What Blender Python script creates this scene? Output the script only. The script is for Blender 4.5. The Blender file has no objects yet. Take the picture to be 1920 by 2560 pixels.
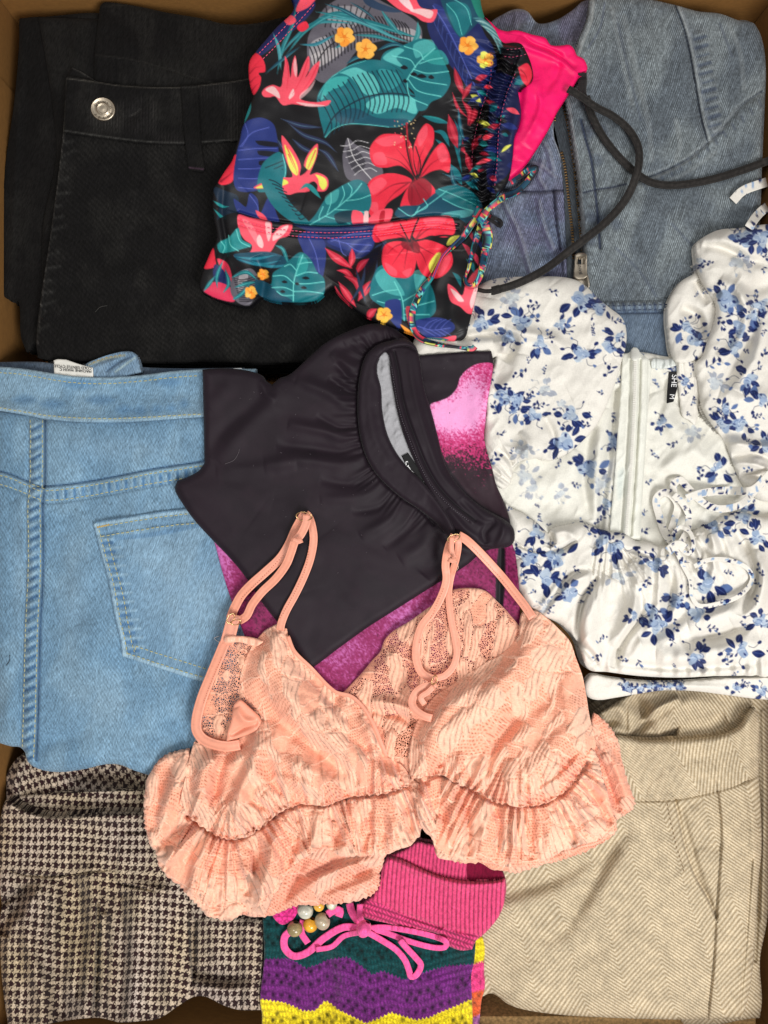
import bpy, bmesh, math, random
import numpy as np
from mathutils import Vector

# ------------------------------------------------------------------ camera, world, lamps
D = 1849.0            # camera height above the reference plane, in photo pixels
K = 0.6 / 1920        # metres per photo pixel on the reference plane
scene = bpy.context.scene
cam_d = bpy.data.cameras.new("camera")
cam = bpy.data.objects.new("camera", cam_d)
scene.collection.objects.link(cam)
cam.location = (0, 0, D * K)
cam_d.sensor_fit = 'VERTICAL'
cam_d.angle = 2 * math.atan(1280.0 / D)
cam_d.clip_start = 0.01
cam_d.clip_end = 50
scene.camera = cam

world = bpy.data.worlds.new("World")
scene.world = world
world.use_nodes = True
bgn = world.node_tree.nodes["Background"]
bgn.inputs[0].default_value = (1.0, 0.98, 0.96, 1)
bgn.inputs[1].default_value = 0.32


def lamp(name, loc, target, size, power, col):
    d = bpy.data.lights.new(name, 'AREA')
    d.shape = 'RECTANGLE'
    d.size, d.size_y = size
    d.energy = power
    d.color = col
    o = bpy.data.objects.new(name, d)
    scene.collection.objects.link(o)
    o.location = loc
    o.rotation_euler = (Vector(target) - Vector(loc)).to_track_quat('-Z', 'Y').to_euler()
    return o


lamp("window_light", (0.5, -0.66, 1.08), (0, -0.02, 0), (0.5, 0.5), 16.2, (1.0, 0.985, 0.965))
lamp("ceiling_light", (-0.35, 0.15, 1.9), (0, 0, 0), (0.5, 0.5), 10.0, (1.0, 0.97, 0.93))
scene.view_settings.view_transform = 'Standard'
scene.view_settings.look = 'None'
scene.view_settings.exposure = 0.0
scene.view_settings.gamma = 1.0
scene.view_settings.use_curve_mapping = False
scene.cycles.transparent_max_bounces = 12

# ------------------------------------------------------------------ maths helpers
rng = np.random.RandomState(7)
TAB = rng.rand(512, 512).astype(np.float32)


def to_world(x, y, z):
    s = (1 - z / D) * K
    return (x - 960) * s, (1280 - y) * s, z * K


def lin(c):
    c = np.asarray(c, dtype=np.float64) / 255.0
    return np.where(c <= 0.04045, c / 12.92, ((c + 0.055) / 1.055) ** 2.4)


def vnoise(x, y, seed=0):
    x = x + seed * 37.17
    y = y + seed * 91.73
    xi = np.floor(x).astype(int)
    yi = np.floor(y).astype(int)
    fx = x - xi
    fy = y - yi
    fx = fx * fx * (3 - 2 * fx)
    fy = fy * fy * (3 - 2 * fy)
    a = TAB[yi % 512, xi % 512]
    b = TAB[yi % 512, (xi + 1) % 512]
    c = TAB[(yi + 1) % 512, xi % 512]
    d = TAB[(yi + 1) % 512, (xi + 1) % 512]
    return (a + (b - a) * fx) * (1 - fy) + (c + (d - c) * fx) * fy


def fbm(x, y, seed=0, octv=3):
    s = 0
    a = 0.5
    for i in range(octv):
        s = s + a * (vnoise(x * 2 ** i, y * 2 ** i, seed + i * 5) * 2 - 1)
        a *= 0.5
    return s


def ss(a, b, x):
    t = np.clip((x - a) / (b - a), 0, 1)
    return t * t * (3 - 2 * t)


def rot(x, y, deg):
    c, s = math.cos(math.radians(deg)), math.sin(math.radians(deg))
    return x * c + y * s, -x * s + y * c


def crom(P, closed, step):
    P = [np.array(p[:2], float) for p in P]
    n = len(P)
    if n == 2:
        m = max(1, int(np.linalg.norm(P[1] - P[0]) / step))
        return [P[0] + (P[1] - P[0]) * i / m for i in range(m + (0 if closed else 1))]
    out = []
    for i in range(n if closed else n - 1):
        p1, p2 = P[i], P[(i + 1) % n]
        p0 = P[(i - 1) % n] if (closed or i > 0) else 2 * p1 - p2
        p3 = P[(i + 2) % n] if (closed or i < n - 2) else 2 * p2 - p1
        L = np.linalg.norm(p2 - p1)
        m = max(1, int(round(L / step)))
        l0 = max(np.linalg.norm(p1 - p0), 1e-6)
        l2 = max(np.linalg.norm(p3 - p2), 1e-6)
        t1 = (p2 - p0) / (l0 + L) * L
        t2 = (p3 - p1) / (L + l2) * L
        for k in range(m):
            t = k / m
            h1 = 2 * t ** 3 - 3 * t ** 2 + 1
            h2 = -2 * t ** 3 + 3 * t ** 2
            h3 = t ** 3 - 2 * t ** 2 + t
            h4 = t ** 3 - t ** 2
            out.append(h1 * p1 + h2 * p2 + h3 * t1 + h4 * t2)
    if not closed:
        out.append(P[-1])
    return out


def smooth(P, closed=True, step=7.0):
    """curve through the points; a third element marks a sharp corner"""
    if not closed:
        return np.array(crom(P, False, step))
    cs = [i for i, p in enumerate(P) if len(p) > 2 and p[2]]
    if not cs:
        return np.array(crom(P, True, step))
    out = []
    n = len(P)
    for a, i in enumerate(cs):
        j = cs[(a + 1) % len(cs)]
        m = (j - i) % n or n
        seg = [P[(i + k) % n] for k in range(m + 1)]
        out += crom(seg, False, step)[:-1]
    return np.array(out)


class Grid:
    def __init__(s, x0, y0, x1, y1, st):
        s.s = st
        s.x0, s.y0 = x0, y0
        s.nx = int(math.ceil((x1 - x0) / st)) + 1
        s.ny = int(math.ceil((y1 - y0) / st)) + 1
        s.X, s.Y = np.meshgrid(x0 + np.arange(s.nx) * st, y0 + np.arange(s.ny) * st)

    def win(s, P, cap):
        a = np.min(P, axis=0) - cap
        b = np.max(P, axis=0) + cap
        i0 = max(0, int((a[0] - s.x0) / s.s))
        i1 = min(s.nx, int((b[0] - s.x0) / s.s) + 2)
        j0 = max(0, int((a[1] - s.y0) / s.s))
        j1 = min(s.ny, int((b[1] - s.y0) / s.s) + 2)
        return slice(j0, max(j0, j1)), slice(i0, max(i0, i1))


def bil(A, g, X, Y):
    fx = np.clip((X - g.x0) / g.s, 0, g.nx - 1.001)
    fy = np.clip((Y - g.y0) / g.s, 0, g.ny - 1.001)
    i = fx.astype(int)
    j = fy.astype(int)
    fx = fx - i
    fy = fy - j
    return (A[j, i] * (1 - fx) + A[j, i + 1] * fx) * (1 - fy) + (A[j + 1, i] * (1 - fx) + A[j + 1, i + 1] * fx) * fy


def pdist(P, g, cap, closed=False, near=False):
    """distance to a polyline: (distance, side, arclength, total length [, nearest point])"""
    P = np.asarray(P, float)
    d2 = np.full(g.X.shape, cap * cap * 1.0)
    side = np.ones(g.X.shape)
    T = np.zeros(g.X.shape)
    if near:
        NX = g.X.copy()
        NY = g.Y.copy()
    L = 0.0
    n = len(P)
    for k in range(n if closed else n - 1):
        a = P[k]
        b = P[(k + 1) % n]
        e = b - a
        l = math.hypot(*e)
        if l < 1e-9:
            continue
        w = g.win(np.array([a, b]), cap)
        x = g.X[w] - a[0]
        y = g.Y[w] - a[1]
        if x.size == 0:
            L += l
            continue
        t = np.clip((x * e[0] + y * e[1]) / (l * l), 0, 1)
        dx = x - t * e[0]
        dy = y - t * e[1]
        q = dx * dx + dy * dy
        m = q < d2[w]
        d2[w] = np.where(m, q, d2[w])
        side[w] = np.where(m, np.sign(e[0] * y - e[1] * x + 1e-12), side[w])
        T[w] = np.where(m, L + t * l, T[w])
        if near:
            NX[w] = np.where(m, g.X[w] - dx, NX[w])
            NY[w] = np.where(m, g.Y[w] - dy, NY[w])
        L += l
    d = np.sqrt(d2)
    if near:
        return d, side, T, L, NX, NY
    return d, side, T, L


def inside(P, g):
    P = np.asarray(P, float)
    M = np.zeros(g.X.shape, bool)
    n = len(P)
    for k in range(n):
        a = P[k]
        b = P[(k + 1) % n]
        if a[1] == b[1]:
            continue
        lo, hi = (a, b) if a[1] < b[1] else (b, a)
        j0 = max(0, int(math.ceil((lo[1] - g.y0) / g.s)))
        j1 = min(g.ny, int(math.ceil((hi[1] - g.y0) / g.s)))
        if j1 <= j0:
            continue
        yy = g.y0 + np.arange(j0, j1) * g.s
        xc = lo[0] + (yy - lo[1]) / (hi[1] - lo[1]) * (hi[0] - lo[0])
        M[j0:j1] ^= (g.X[j0:j1] < xc[:, None])
    return M


def sdf(P, g, cap):
    d, _, _, _ = pdist(P, g, cap, True)
    return np.where(inside(P, g), d, -d)


def blur(A, sig):
    """gaussian-like: three box passes"""
    r = max(1, int(round(sig)))
    for ax in (0, 1):
        for _ in range(3):
            n = A.shape[ax]
            pad = [(0, 0), (0, 0)]
            pad[ax] = (r + 1, r)
            B = np.cumsum(np.pad(A, pad, mode='edge'), axis=ax)
            if ax == 0:
                A = (B[2 * r + 1:2 * r + 1 + n] - B[:n]) / (2 * r + 1)
            else:
                A = (B[:, 2 * r + 1:2 * r + 1 + n] - B[:, :n]) / (2 * r + 1)
    return A


def smax(a, b, k=4.0):
    h = np.clip(0.5 + 0.5 * (a - b) / k, 0, 1)
    return b * (1 - h) + a * h + k * h * (1 - h)


FOLD = 1.6              # relief of the folds
# ------------------------------------------------------------------ the height of the pile so far
FL = -330.0
GG = Grid(-160, -160, 2080, 2720, 3.0)
H = np.full(GG.X.shape, FL)


def height(x, y):
    return bil(H, GG, np.atleast_1d(np.asarray(x, float)), np.atleast_1d(np.asarray(y, float)))


# ------------------------------------------------------------------ scene objects
def thing(name, label, cat, x, y, z=-40, group=None):
    o = bpy.data.objects.new(name, None)
    o.empty_display_size = 0.02
    o.location = to_world(x, y, z)
    scene.collection.objects.link(o)
    o['label'] = label
    o['category'] = cat
    if group:
        o['group'] = group
    return o


def tag(o, label=None, cat=None, group=None, kind=None):
    if label:
        o['label'] = label
    if cat:
        o['category'] = cat
    if group:
        o['group'] = group
    if kind:
        o['kind'] = kind
    return o


def origin(o):
    v = Vector((0, 0, 0))
    while o is not None:
        v += o.location
        o = o.parent
    return v


def link_mesh(name, V, F, mat, parent=None, cols=None, floats=None, smooth_sh=True):
    """V (n,3) world metres; F list of equal-length faces as int array or a list of arrays"""
    V = np.asarray(V, float)
    if parent is not None:
        V = V - np.array(origin(parent))
    if not isinstance(F, list):
        F = [F]
    F = [np.asarray(f, np.int32) for f in F if len(f)]
    me = bpy.data.meshes.new(name)
    nl = sum(f.size for f in F)
    nf = sum(len(f) for f in F)
    me.vertices.add(len(V))
    me.vertices.foreach_set('co', V.astype(np.float32).ravel())
    me.loops.add(nl)
    me.polygons.add(nf)
    me.loops.foreach_set('vertex_index', np.concatenate([f.ravel() for f in F]))
    st = []
    o = 0
    for f in F:
        st.append(o + np.arange(len(f)) * f.shape[1])
        o += f.size
    me.polygons.foreach_set('loop_start', np.concatenate(st).astype(np.int32))
    me.polygons.foreach_set('use_smooth', np.full(nf, smooth_sh))
    me.update(calc_edges=True)
    if cols is not None:
        at = me.color_attributes.new('Col', 'FLOAT_COLOR', 'POINT')
        c = np.ones((len(V), 4), np.float32)
        c[:, :3] = cols
        at.data.foreach_set('color', c.ravel())
    if floats:
        for k, a in floats.items():
            at = me.attributes.new(k, 'FLOAT', 'POINT')
            at.data.foreach_set('value', np.asarray(a, np.float32))
    me.materials.append(mat)
    ob = bpy.data.objects.new(name, me)
    scene.collection.objects.link(ob)
    if parent is not None:
        ob.parent = parent
    return ob


# ------------------------------------------------------------------ materials
def fabric(name, weave='plain', rough=0.85, sheen=0.3, amt=0.12, bump=0.3, scale=1.0, spec=0.25, net=False, fuzz=0.0):
    m = bpy.data.materials.new(name)
    m.use_nodes = True
    nt = m.node_tree
    N, Lk = nt.nodes, nt.links
    b = N['Principled BSDF']
    b.inputs['Roughness'].default_value = rough
    b.inputs['Specular IOR Level'].default_value = spec
    b.inputs['Sheen Weight'].default_value = sheen
    b.inputs['Sheen Roughness'].default_value = 0.5
    att = N.new('ShaderNodeAttribute')
    att.attribute_name = 'Col'
    tc = N.new('ShaderNodeTexCoord')

    def mapped(sc, rz=0.0):
        mp = N.new('ShaderNodeMapping')
        mp.inputs['Scale'].default_value = sc
        mr = N.new('ShaderNodeMapping')
        mr.inputs['Rotation'].default_value = (0, 0, rz)
        Lk.new(tc.outputs['Object'], mr.inputs[0])
        Lk.new(mr.outputs[0], mp.inputs[0])
        return mp

    def noise(mp, sc, det=2.0):
        n = N.new('ShaderNodeTexNoise')
        n.inputs['Scale'].default_value = sc
        n.inputs['Detail'].default_value = det
        Lk.new(mp.outputs[0], n.inputs['Vector'])
        return n

    if weave == 'twill':
        a = noise(mapped((1.0, 0.2, 1), math.radians(20)), 1150 / scale)
        c = noise(mapped((0.5, 1, 1)), 1700 / scale)
        w = (0.75, 0.25)
    elif weave == 'rib':
        a = noise(mapped((1, 0.1, 1), 0), 800 / scale)
        c = noise(mapped((1, 1, 1)), 900 / scale)
        w = (0.7, 0.3)
    elif weave == 'knit':
        a = noise(mapped((1, 0.5, 1), 0), 500 / scale)
        c = noise(mapped((1, 1, 1)), 900 / scale)
        w = (0.6, 0.4)
    else:
        a = noise(mapped((1, 0.25, 1), 0.1), 1500 / scale)
        c = noise(mapped((0.25, 1, 1), 0.1), 1500 / scale)
        w = (0.5, 0.5)
    big = noise(mapped((1, 1, 1)), 45 / scale, 4)
    m1 = N.new('ShaderNodeMath')
    m1.operation = 'MULTIPLY'
    m1.inputs[1].default_value = w[0]
    m2 = N.new('ShaderNodeMath')
    m2.operation = 'MULTIPLY_ADD'
    m2.inputs[1].default_value = w[1]
    Lk.new(a.outputs[0], m1.inputs[0])
    Lk.new(c.outputs[0], m2.inputs[0])
    Lk.new(m1.outputs[0], m2.inputs[2])
    # brightness factor: 1 + amt*(4*(n-.5)) + a little large mottling
    f = N.new('ShaderNodeMapRange')
    f.inputs['From Min'].default_value = 0.32
    f.inputs['From Max'].default_value = 0.75
    f.inputs['To Min'].default_value = 1 - amt * 2
    f.inputs['To Max'].default_value = 1 + amt * 2
    f.clamp = False
    Lk.new(m2.outputs[0], f.inputs['Value'])
    g = N.new('ShaderNodeMapRange')
    g.inputs['From Min'].default_value = 0.3
    g.inputs['From Max'].default_value = 0.7
    g.inputs['To Min'].default_value = 1 - amt * 0.5
    g.inputs['To Max'].default_value = 1 + amt * 0.5
    Lk.new(big.outputs[0], g.inputs['Value'])
    mm = N.new('ShaderNodeMath')
    mm.operation = 'MULTIPLY'
    Lk.new(f.outputs[0], mm.inputs[0])
    Lk.new(g.outputs[0], mm.inputs[1])
    sc = N.new('ShaderNodeVectorMath')
    sc.operation = 'SCALE'
    Lk.new(att.outputs['Color'], sc.inputs[0])
    Lk.new(mm.outputs[0], sc.inputs['Scale'])
    Lk.new(sc.outputs[0], b.inputs['Base Color'])
    bp = N.new('ShaderNodeBump')
    bp.inputs['Strength'].default_value = bump
    bp.inputs['Distance'].default_value = 0.0005
    Lk.new(m2.outputs[0], bp.inputs['Height'])
    Lk.new(bp.outputs[0], b.inputs['Normal'])
    if net:
        vo = N.new('ShaderNodeTexVoronoi')
        vo.feature = 'DISTANCE_TO_EDGE'
        vo.inputs['Scale'].default_value = 780
        mp = mapped((1, 0.8, 0.45), 0.3)
        Lk.new(mp.outputs[0], vo.inputs['Vector'])
        an = N.new('ShaderNodeAttribute')
        an.attribute_name = 'Net'
        cmp_ = N.new('ShaderNodeMapRange')
        cmp_.inputs['From Min'].default_value = 0.10
        cmp_.inputs['From Max'].default_value = 0.26
        Lk.new(vo.outputs['Distance'], cmp_.inputs['Value'])
        hm = N.new('ShaderNodeMath')
        hm.operation = 'MULTIPLY'
        Lk.new(cmp_.outputs[0], hm.inputs[0])
        Lk.new(an.outputs['Fac'], hm.inputs[1])
        al = N.new('ShaderNodeMath')
        al.operation = 'SUBTRACT'
        al.use_clamp = True
        al.inputs[0].default_value = 1.0
        Lk.new(hm.outputs[0], al.inputs[1])
        Lk.new(al.outputs[0], b.inputs['Alpha'])
    return m


def plain(name, col, rough=0.5, metal=0.0, amt=0.06, nscale=300, bump=0.1, stretch=(1, 1, 1)):
    m = bpy.data.materials.new(name)
    m.use_nodes = True
    nt = m.node_tree
    N, Lk = nt.nodes, nt.links
    b = N['Principled BSDF']
    b.inputs['Roughness'].default_value = rough
    b.inputs['Metallic'].default_value = metal
    tc = N.new('ShaderNodeTexCoord')
    mp = N.new('ShaderNodeMapping')
    mp.inputs['Scale'].default_value = stretch
    n = N.new('ShaderNodeTexNoise')
    n.inputs['Scale'].default_value = nscale
    n.inputs['Detail'].default_value = 4
    Lk.new(tc.outputs['Object'], mp.inputs[0])
    Lk.new(mp.outputs[0], n.inputs['Vector'])
    r = N.new('ShaderNodeValToRGB')
    c = lin(col)
    r.color_ramp.elements[0].position = 0.3
    r.color_ramp.elements[1].position = 0.7
    r.color_ramp.elements[0].color = (*np.clip(c * (1 - amt * 2), 0, 1), 1)
    r.color_ramp.elements[1].color = (*np.clip(c * (1 + amt * 2), 0, 1), 1)
    Lk.new(n.outputs[0], r.inputs[0])
    Lk.new(r.outputs[0], b.inputs['Base Color'])
    bp = N.new('ShaderNodeBump')
    bp.inputs['Strength'].default_value = bump
    bp.inputs['Distance'].default_value = 0.0005
    Lk.new(n.outputs[0], bp.inputs['Height'])
    Lk.new(bp.outputs[0], b.inputs['Normal'])
    return m


# ------------------------------------------------------------------ a piece of cloth
class Cloth:
    """one piece of cloth lying on the pile: outline in photo pixels, height and colour per grid node"""

    def __init__(s, outline, step=2.5, cap=45, zmin=-60, puff=0, radius=14, thick=3, drape=10, col=(200, 200, 200), closed_step=7.0):
        s.P = smooth(outline, True, closed_step)
        f = 1 - (min(zmin, 0) + thick) / D          # keep inside the box walls
        s.P[:, 0] = np.clip(s.P[:, 0], 960 + (XL - 956) / f, 960 + (XR - 964) / f)
        s.P[:, 1] = np.clip(s.P[:, 1], 1280 + (YT - 1276) / f, 1280 + (YB - 1284) / f)
        a = s.P.min(axis=0) - 2 * step
        b = s.P.max(axis=0) + 2 * step
        s.g = Grid(a[0], a[1], b[0], b[1], step)
        g = s.g
        d, _, _, _, s.NX, s.NY = pdist(s.P, g, cap, True, True)
        s.cap = cap
        s.M = inside(s.P, g)
        s.sd = np.where(s.M, d, -d)
        s.thick = thick
        s.zmin = zmin
        s.Hs = bil(H, GG, g.X, g.Y)
        # tension: the cloth bridges hollows of the pile
        w = GG.win(s.P, 60)
        B = np.maximum(H[w], zmin)
        for sg in (drape, drape * 0.6, drape * 0.3):
            if sg >= 1:
                B = np.maximum(B, blur(B, sg))
        B = blur(B, max(1, drape * 0.35))
        sub = Grid(GG.x0 + w[1].start * GG.s, GG.y0 + w[0].start * GG.s, 0, 0, GG.s)
        sub.nx = B.shape[1]
        sub.ny = B.shape[0]
        s.B = bil(B, sub, g.X, g.Y)
        s.Z = s.B + thick
        s.radius = radius
        s.puff = puff
        s.C = np.empty(g.X.shape + (3,))
        s.C[:] = np.array(col, float)
        s.net = None

    # -- height
    def round_edge(s, amount=None, radius=None, soft=False):
        r = radius or s.radius
        a = s.puff if amount is None else amount
        t = np.clip(s.sd / r, 0, 1)
        s.Z = s.Z + a * (np.sin(t * math.pi / 2) ** 1.4 if soft else np.sqrt(np.clip(1 - (1 - t) ** 2, 0, 1)))
        return s

    def ridge(s, pts, w, h, asym=0.0, taper=True, cut=2.6):
        P = smooth(pts, False, 9)
        d, sg, T, L = pdist(P, s.g, w * cut * (1 + abs(asym)))
        ww = w * (1 + asym * sg)
        p = np.exp(-(d / ww) ** 2)
        p = np.clip((p - 0.0012), 0, None)
        t = T / max(L, 1e-6)
        if taper:
            p = p * np.clip(np.sin(np.pi * np.clip(t, 0.0, 1)), 0, 1) ** 0.5 if taper is True else p * np.clip((1 - t) * 1.0, 0, 1) ** 0.7
        s.Z = s.Z + FOLD * h * p
        return s

    def step(s, pts, h, soft=3, fall=60, taper=False):
        """raised on the left side of the path (seen along it, y down), easing back over `fall`"""
        P = smooth(pts, False, 9)
        d, sg, T, L = pdist(P, s.g, fall * 2)
        sd = d * sg
        p = ss(-soft, soft, -sd) * np.exp(-np.clip(-sd, 0, None) / fall)
        p = np.where(d >= fall * 2 - 0.01, 0, p)
        if taper:
            p = p * np.clip(np.sin(np.pi * T / L), 0, 1) ** 0.5
        s.Z = s.Z + h * p
        return s

    def gather(s, pts, period, length, amp, side=0, seed=0, grow=0.0, power=1.0):
        """gathers springing from a line"""
        P = smooth(pts, False, 9)
        d, sg, T, L = pdist(P, s.g, length * 2.2)
        m = (d < length * 2.19)
        if side:
            m &= (sg == side)
        jit = vnoise(T / (period * 2.3), T * 0 + seed, seed) * 2.2
        ph = T / period + jit + 0.5 * fbm(s.g.X / 90, s.g.Y / 90, seed + 3, 2) * np.clip(d / length, 0, 2)
        r = np.sin(2 * np.pi * ph)
        r = np.sign(r) * np.abs(r) ** power
        env = np.exp(-d / length) * (1 + grow * d / length) * ss(0, period * 0.3, d + period * 0.12) * (0.45 + 0.9 * vnoise(T / (period * 1.6), T * 0, seed + 9))
        s.Z = s.Z + np.where(m, amp * r * env * (1 - ss(length * 1.6, length * 2.19, d)), 0)
        return s

    def rumple(s, sx, sy, amp, seed=0, deg=0, sharp=False, octv=3):
        x, y = rot(s.g.X, s.g.Y, deg)
        n = fbm(x / sx + 0.4 * fbm(x / (2 * sx), y / (2 * sy), seed + 40, 2), y / sy, seed, octv)
        if sharp:
            n = 0.5 - np.abs(n) * 2.2
        s.Z = s.Z + amp * n
        return s

    # -- colour
    def fill(s, pts, col, sm=True, a=1.0, soft=None, st=6):
        P = smooth(pts, True, st) if sm else np.array([p[:2] for p in pts], float)
        w = s.g.win(P, 6)
        if s.g.X[w].size == 0:
            return s
        g = s.sub(w)
        soft = soft or s.g.s
        d = sdf(P, g, max(5, soft * 2))
        al = (np.clip(d / soft + 0.5, 0, 1) * a)[..., None]
        s.C[w] = s.C[w] * (1 - al) + np.array(col, float) * al
        return s

    def sub(s, w):
        g = Grid.__new__(Grid)
        g.s = s.g.s
        g.X = s.g.X[w]
        g.Y = s.g.Y[w]
        g.ny, g.nx = g.X.shape
        g.x0, g.y0 = g.X[0, 0], g.Y[0, 0]
        return g

    def line(s, pts, width, col, a=1.0, sm=True, taper=False, st=6):
        P = smooth(pts, False, st) if sm else np.array(pts, float)
        w = s.g.win(P, width + 4)
        if s.g.X[w].size == 0:
            return s
        g = s.sub(w)
        d, sg, T, L = pdist(P, g, width + 3)
        hw = width / 2 * (np.ones_like(T) if not taper else (1 - T / L) ** 0.8 if taper == 1 else np.sin(np.pi * np.clip(T / L, 0.02, .98)))
        al = (np.clip((hw - d) / s.g.s + 0.5, 0, 1) * a)[..., None]
        s.C[w] = s.C[w] * (1 - al) + np.array(col, float) * al
        return s

    def mul(s, f):
        s.C = s.C * (f[..., None] if f.ndim == 2 else f)
        return s

    def carve(s, mask):
        s.M &= ~mask
        return s

    # -- finish
    def build(s, name, mat, parent, skirt=None, gap=None, write=True, detail=None, keep=True, flat=False):
        g = s.g
        t = s.thick if gap is None else gap
        if keep:
            s.Z = smax(s.Z, s.Hs + t, 3.0)
            s.Z = np.maximum(s.Z, s.Hs + t * 0.8)
        if write:
            w = GG.win(s.P, 0)
            gx, gy = GG.X[w], GG.Y[w]
            z = bil(s.Z, g, gx, gy)
            sdv = bil(s.sd, g, gx, gy)
            mm = bil(s.M.astype(float), g, gx, gy) > 0.5
            H[w] = np.where((sdv > 0) & mm, np.maximum(z, H[w]), H[w])
        Z = s.Z if detail is None else s.Z + detail
        # keep cells whose centre is inside
        sdc = (s.sd[:-1, :-1] + s.sd[1:, :-1] + s.sd[:-1, 1:] + s.sd[1:, 1:]) / 4
        cells = sdc > 0
        if (s.M != (s.sd > 0)).any():
            m4 = s.M[:-1, :-1] & s.M[1:, :-1] & s.M[:-1, 1:] & s.M[1:, 1:]
            cells &= m4 | (s.sd[:-1, :-1] < g.s * 2)
        idx = np.arange(g.nx * g.ny).reshape(g.ny, g.nx)
        J, I = np.nonzero(cells)
        q = np.stack([idx[J, I], idx[J + 1, I], idx[J + 1, I + 1], idx[J, I + 1]], 1)
        used = np.zeros(g.nx * g.ny, bool)
        used[q.ravel()] = True
        # border edges: counted once
        e = np.concatenate([q[:, [0, 1]], q[:, [1, 2]], q[:, [2, 3]], q[:, [3, 0]]])
        key = np.minimum(e[:, 0], e[:, 1]).astype(np.int64) * (g.nx * g.ny) + np.maximum(e[:, 0], e[:, 1])
        u, first, cnt = np.unique(key, return_index=True, return_counts=True)
        be = e[first[cnt == 1]]
        bv = np.unique(be.ravel())
        x = g.X.ravel().copy()
        y = g.Y.ravel().copy()
        z = Z.ravel().copy()
        sdr = s.sd.ravel()
        snap = bv[np.abs(sdr[bv]) < g.s * 1.6]
        x[snap] = s.NX.ravel()[snap]
        y[snap] = s.NY.ravel()[snap]
        # outward direction
        gy_, gx_ = np.gradient(blur(s.sd, 1))
        ox = -gx_.ravel()
        oy = -gy_.ravel()
        ln = np.hypot(ox, oy) + 1e-9
        ox /= ln
        oy /= ln
        new = np.full(g.nx * g.ny, -1)
        vid = np.nonzero(used)[0]
        new[vid] = np.arange(len(vid))
        wx, wy, wz = to_world(x[vid], y[vid], z[vid])
        V = [np.stack([wx, wy, wz], 1)]
        cols = [s.C.reshape(-1, 3)[vid]]
        nets = [s.net.ravel()[vid]] if s.net is not None else None
        F = [new[q]]
        # skirt rings: (inward px, downward px)
        if skirt is None:
            skirt = [(-0.3, t * 0.45), (0.6, t * 0.95), (5, t * 1.1)]
        base = len(vid)
        ring_of = {}
        lut = np.full(g.nx * g.ny, -1)
        lut[bv] = np.arange(len(bv))
        prev = new[be]
        bx, by, bz = to_world(x[bv], y[bv], z[bv])
        for (ins, dn) in skirt:
            dz = np.minimum(dn, 1e9)
            rx = bx + (-ox[bv] * ins) * K
            ry = by + (oy[bv] * ins) * K
            rz = bz - dz * K
            V.append(np.stack([rx, ry, rz], 1))
            cols.append(s.C.reshape(-1, 3)[bv])
            if nets is not None:
                nets.append(np.zeros(len(bv)))
            cur = lut[be] + base
            F.append(np.stack([prev[:, 1], prev[:, 0], cur[:, 0], cur[:, 1]], 1))
            prev = cur
            base += len(bv)
        cols = np.clip(lin(np.clip(np.concatenate(cols), 0, 255)), 0, 1)
        fl = {'Net': np.concatenate(nets)} if nets is not None else None
        ob = link_mesh(name, np.concatenate(V), F, mat, parent, cols, fl, not flat)
        return ob


def sheet_skirt(t, depth=60, n=3):
    r = [(-0.5, t * 0.4), (0.5, t)]
    for k in range(n):
        a = depth / n
        r += [(6, t + a * (k + 0.08)), (-1.5 - k, t + a * (k + 0.5)), (2, t + a * (k + 0.92))]
    return r


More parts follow.
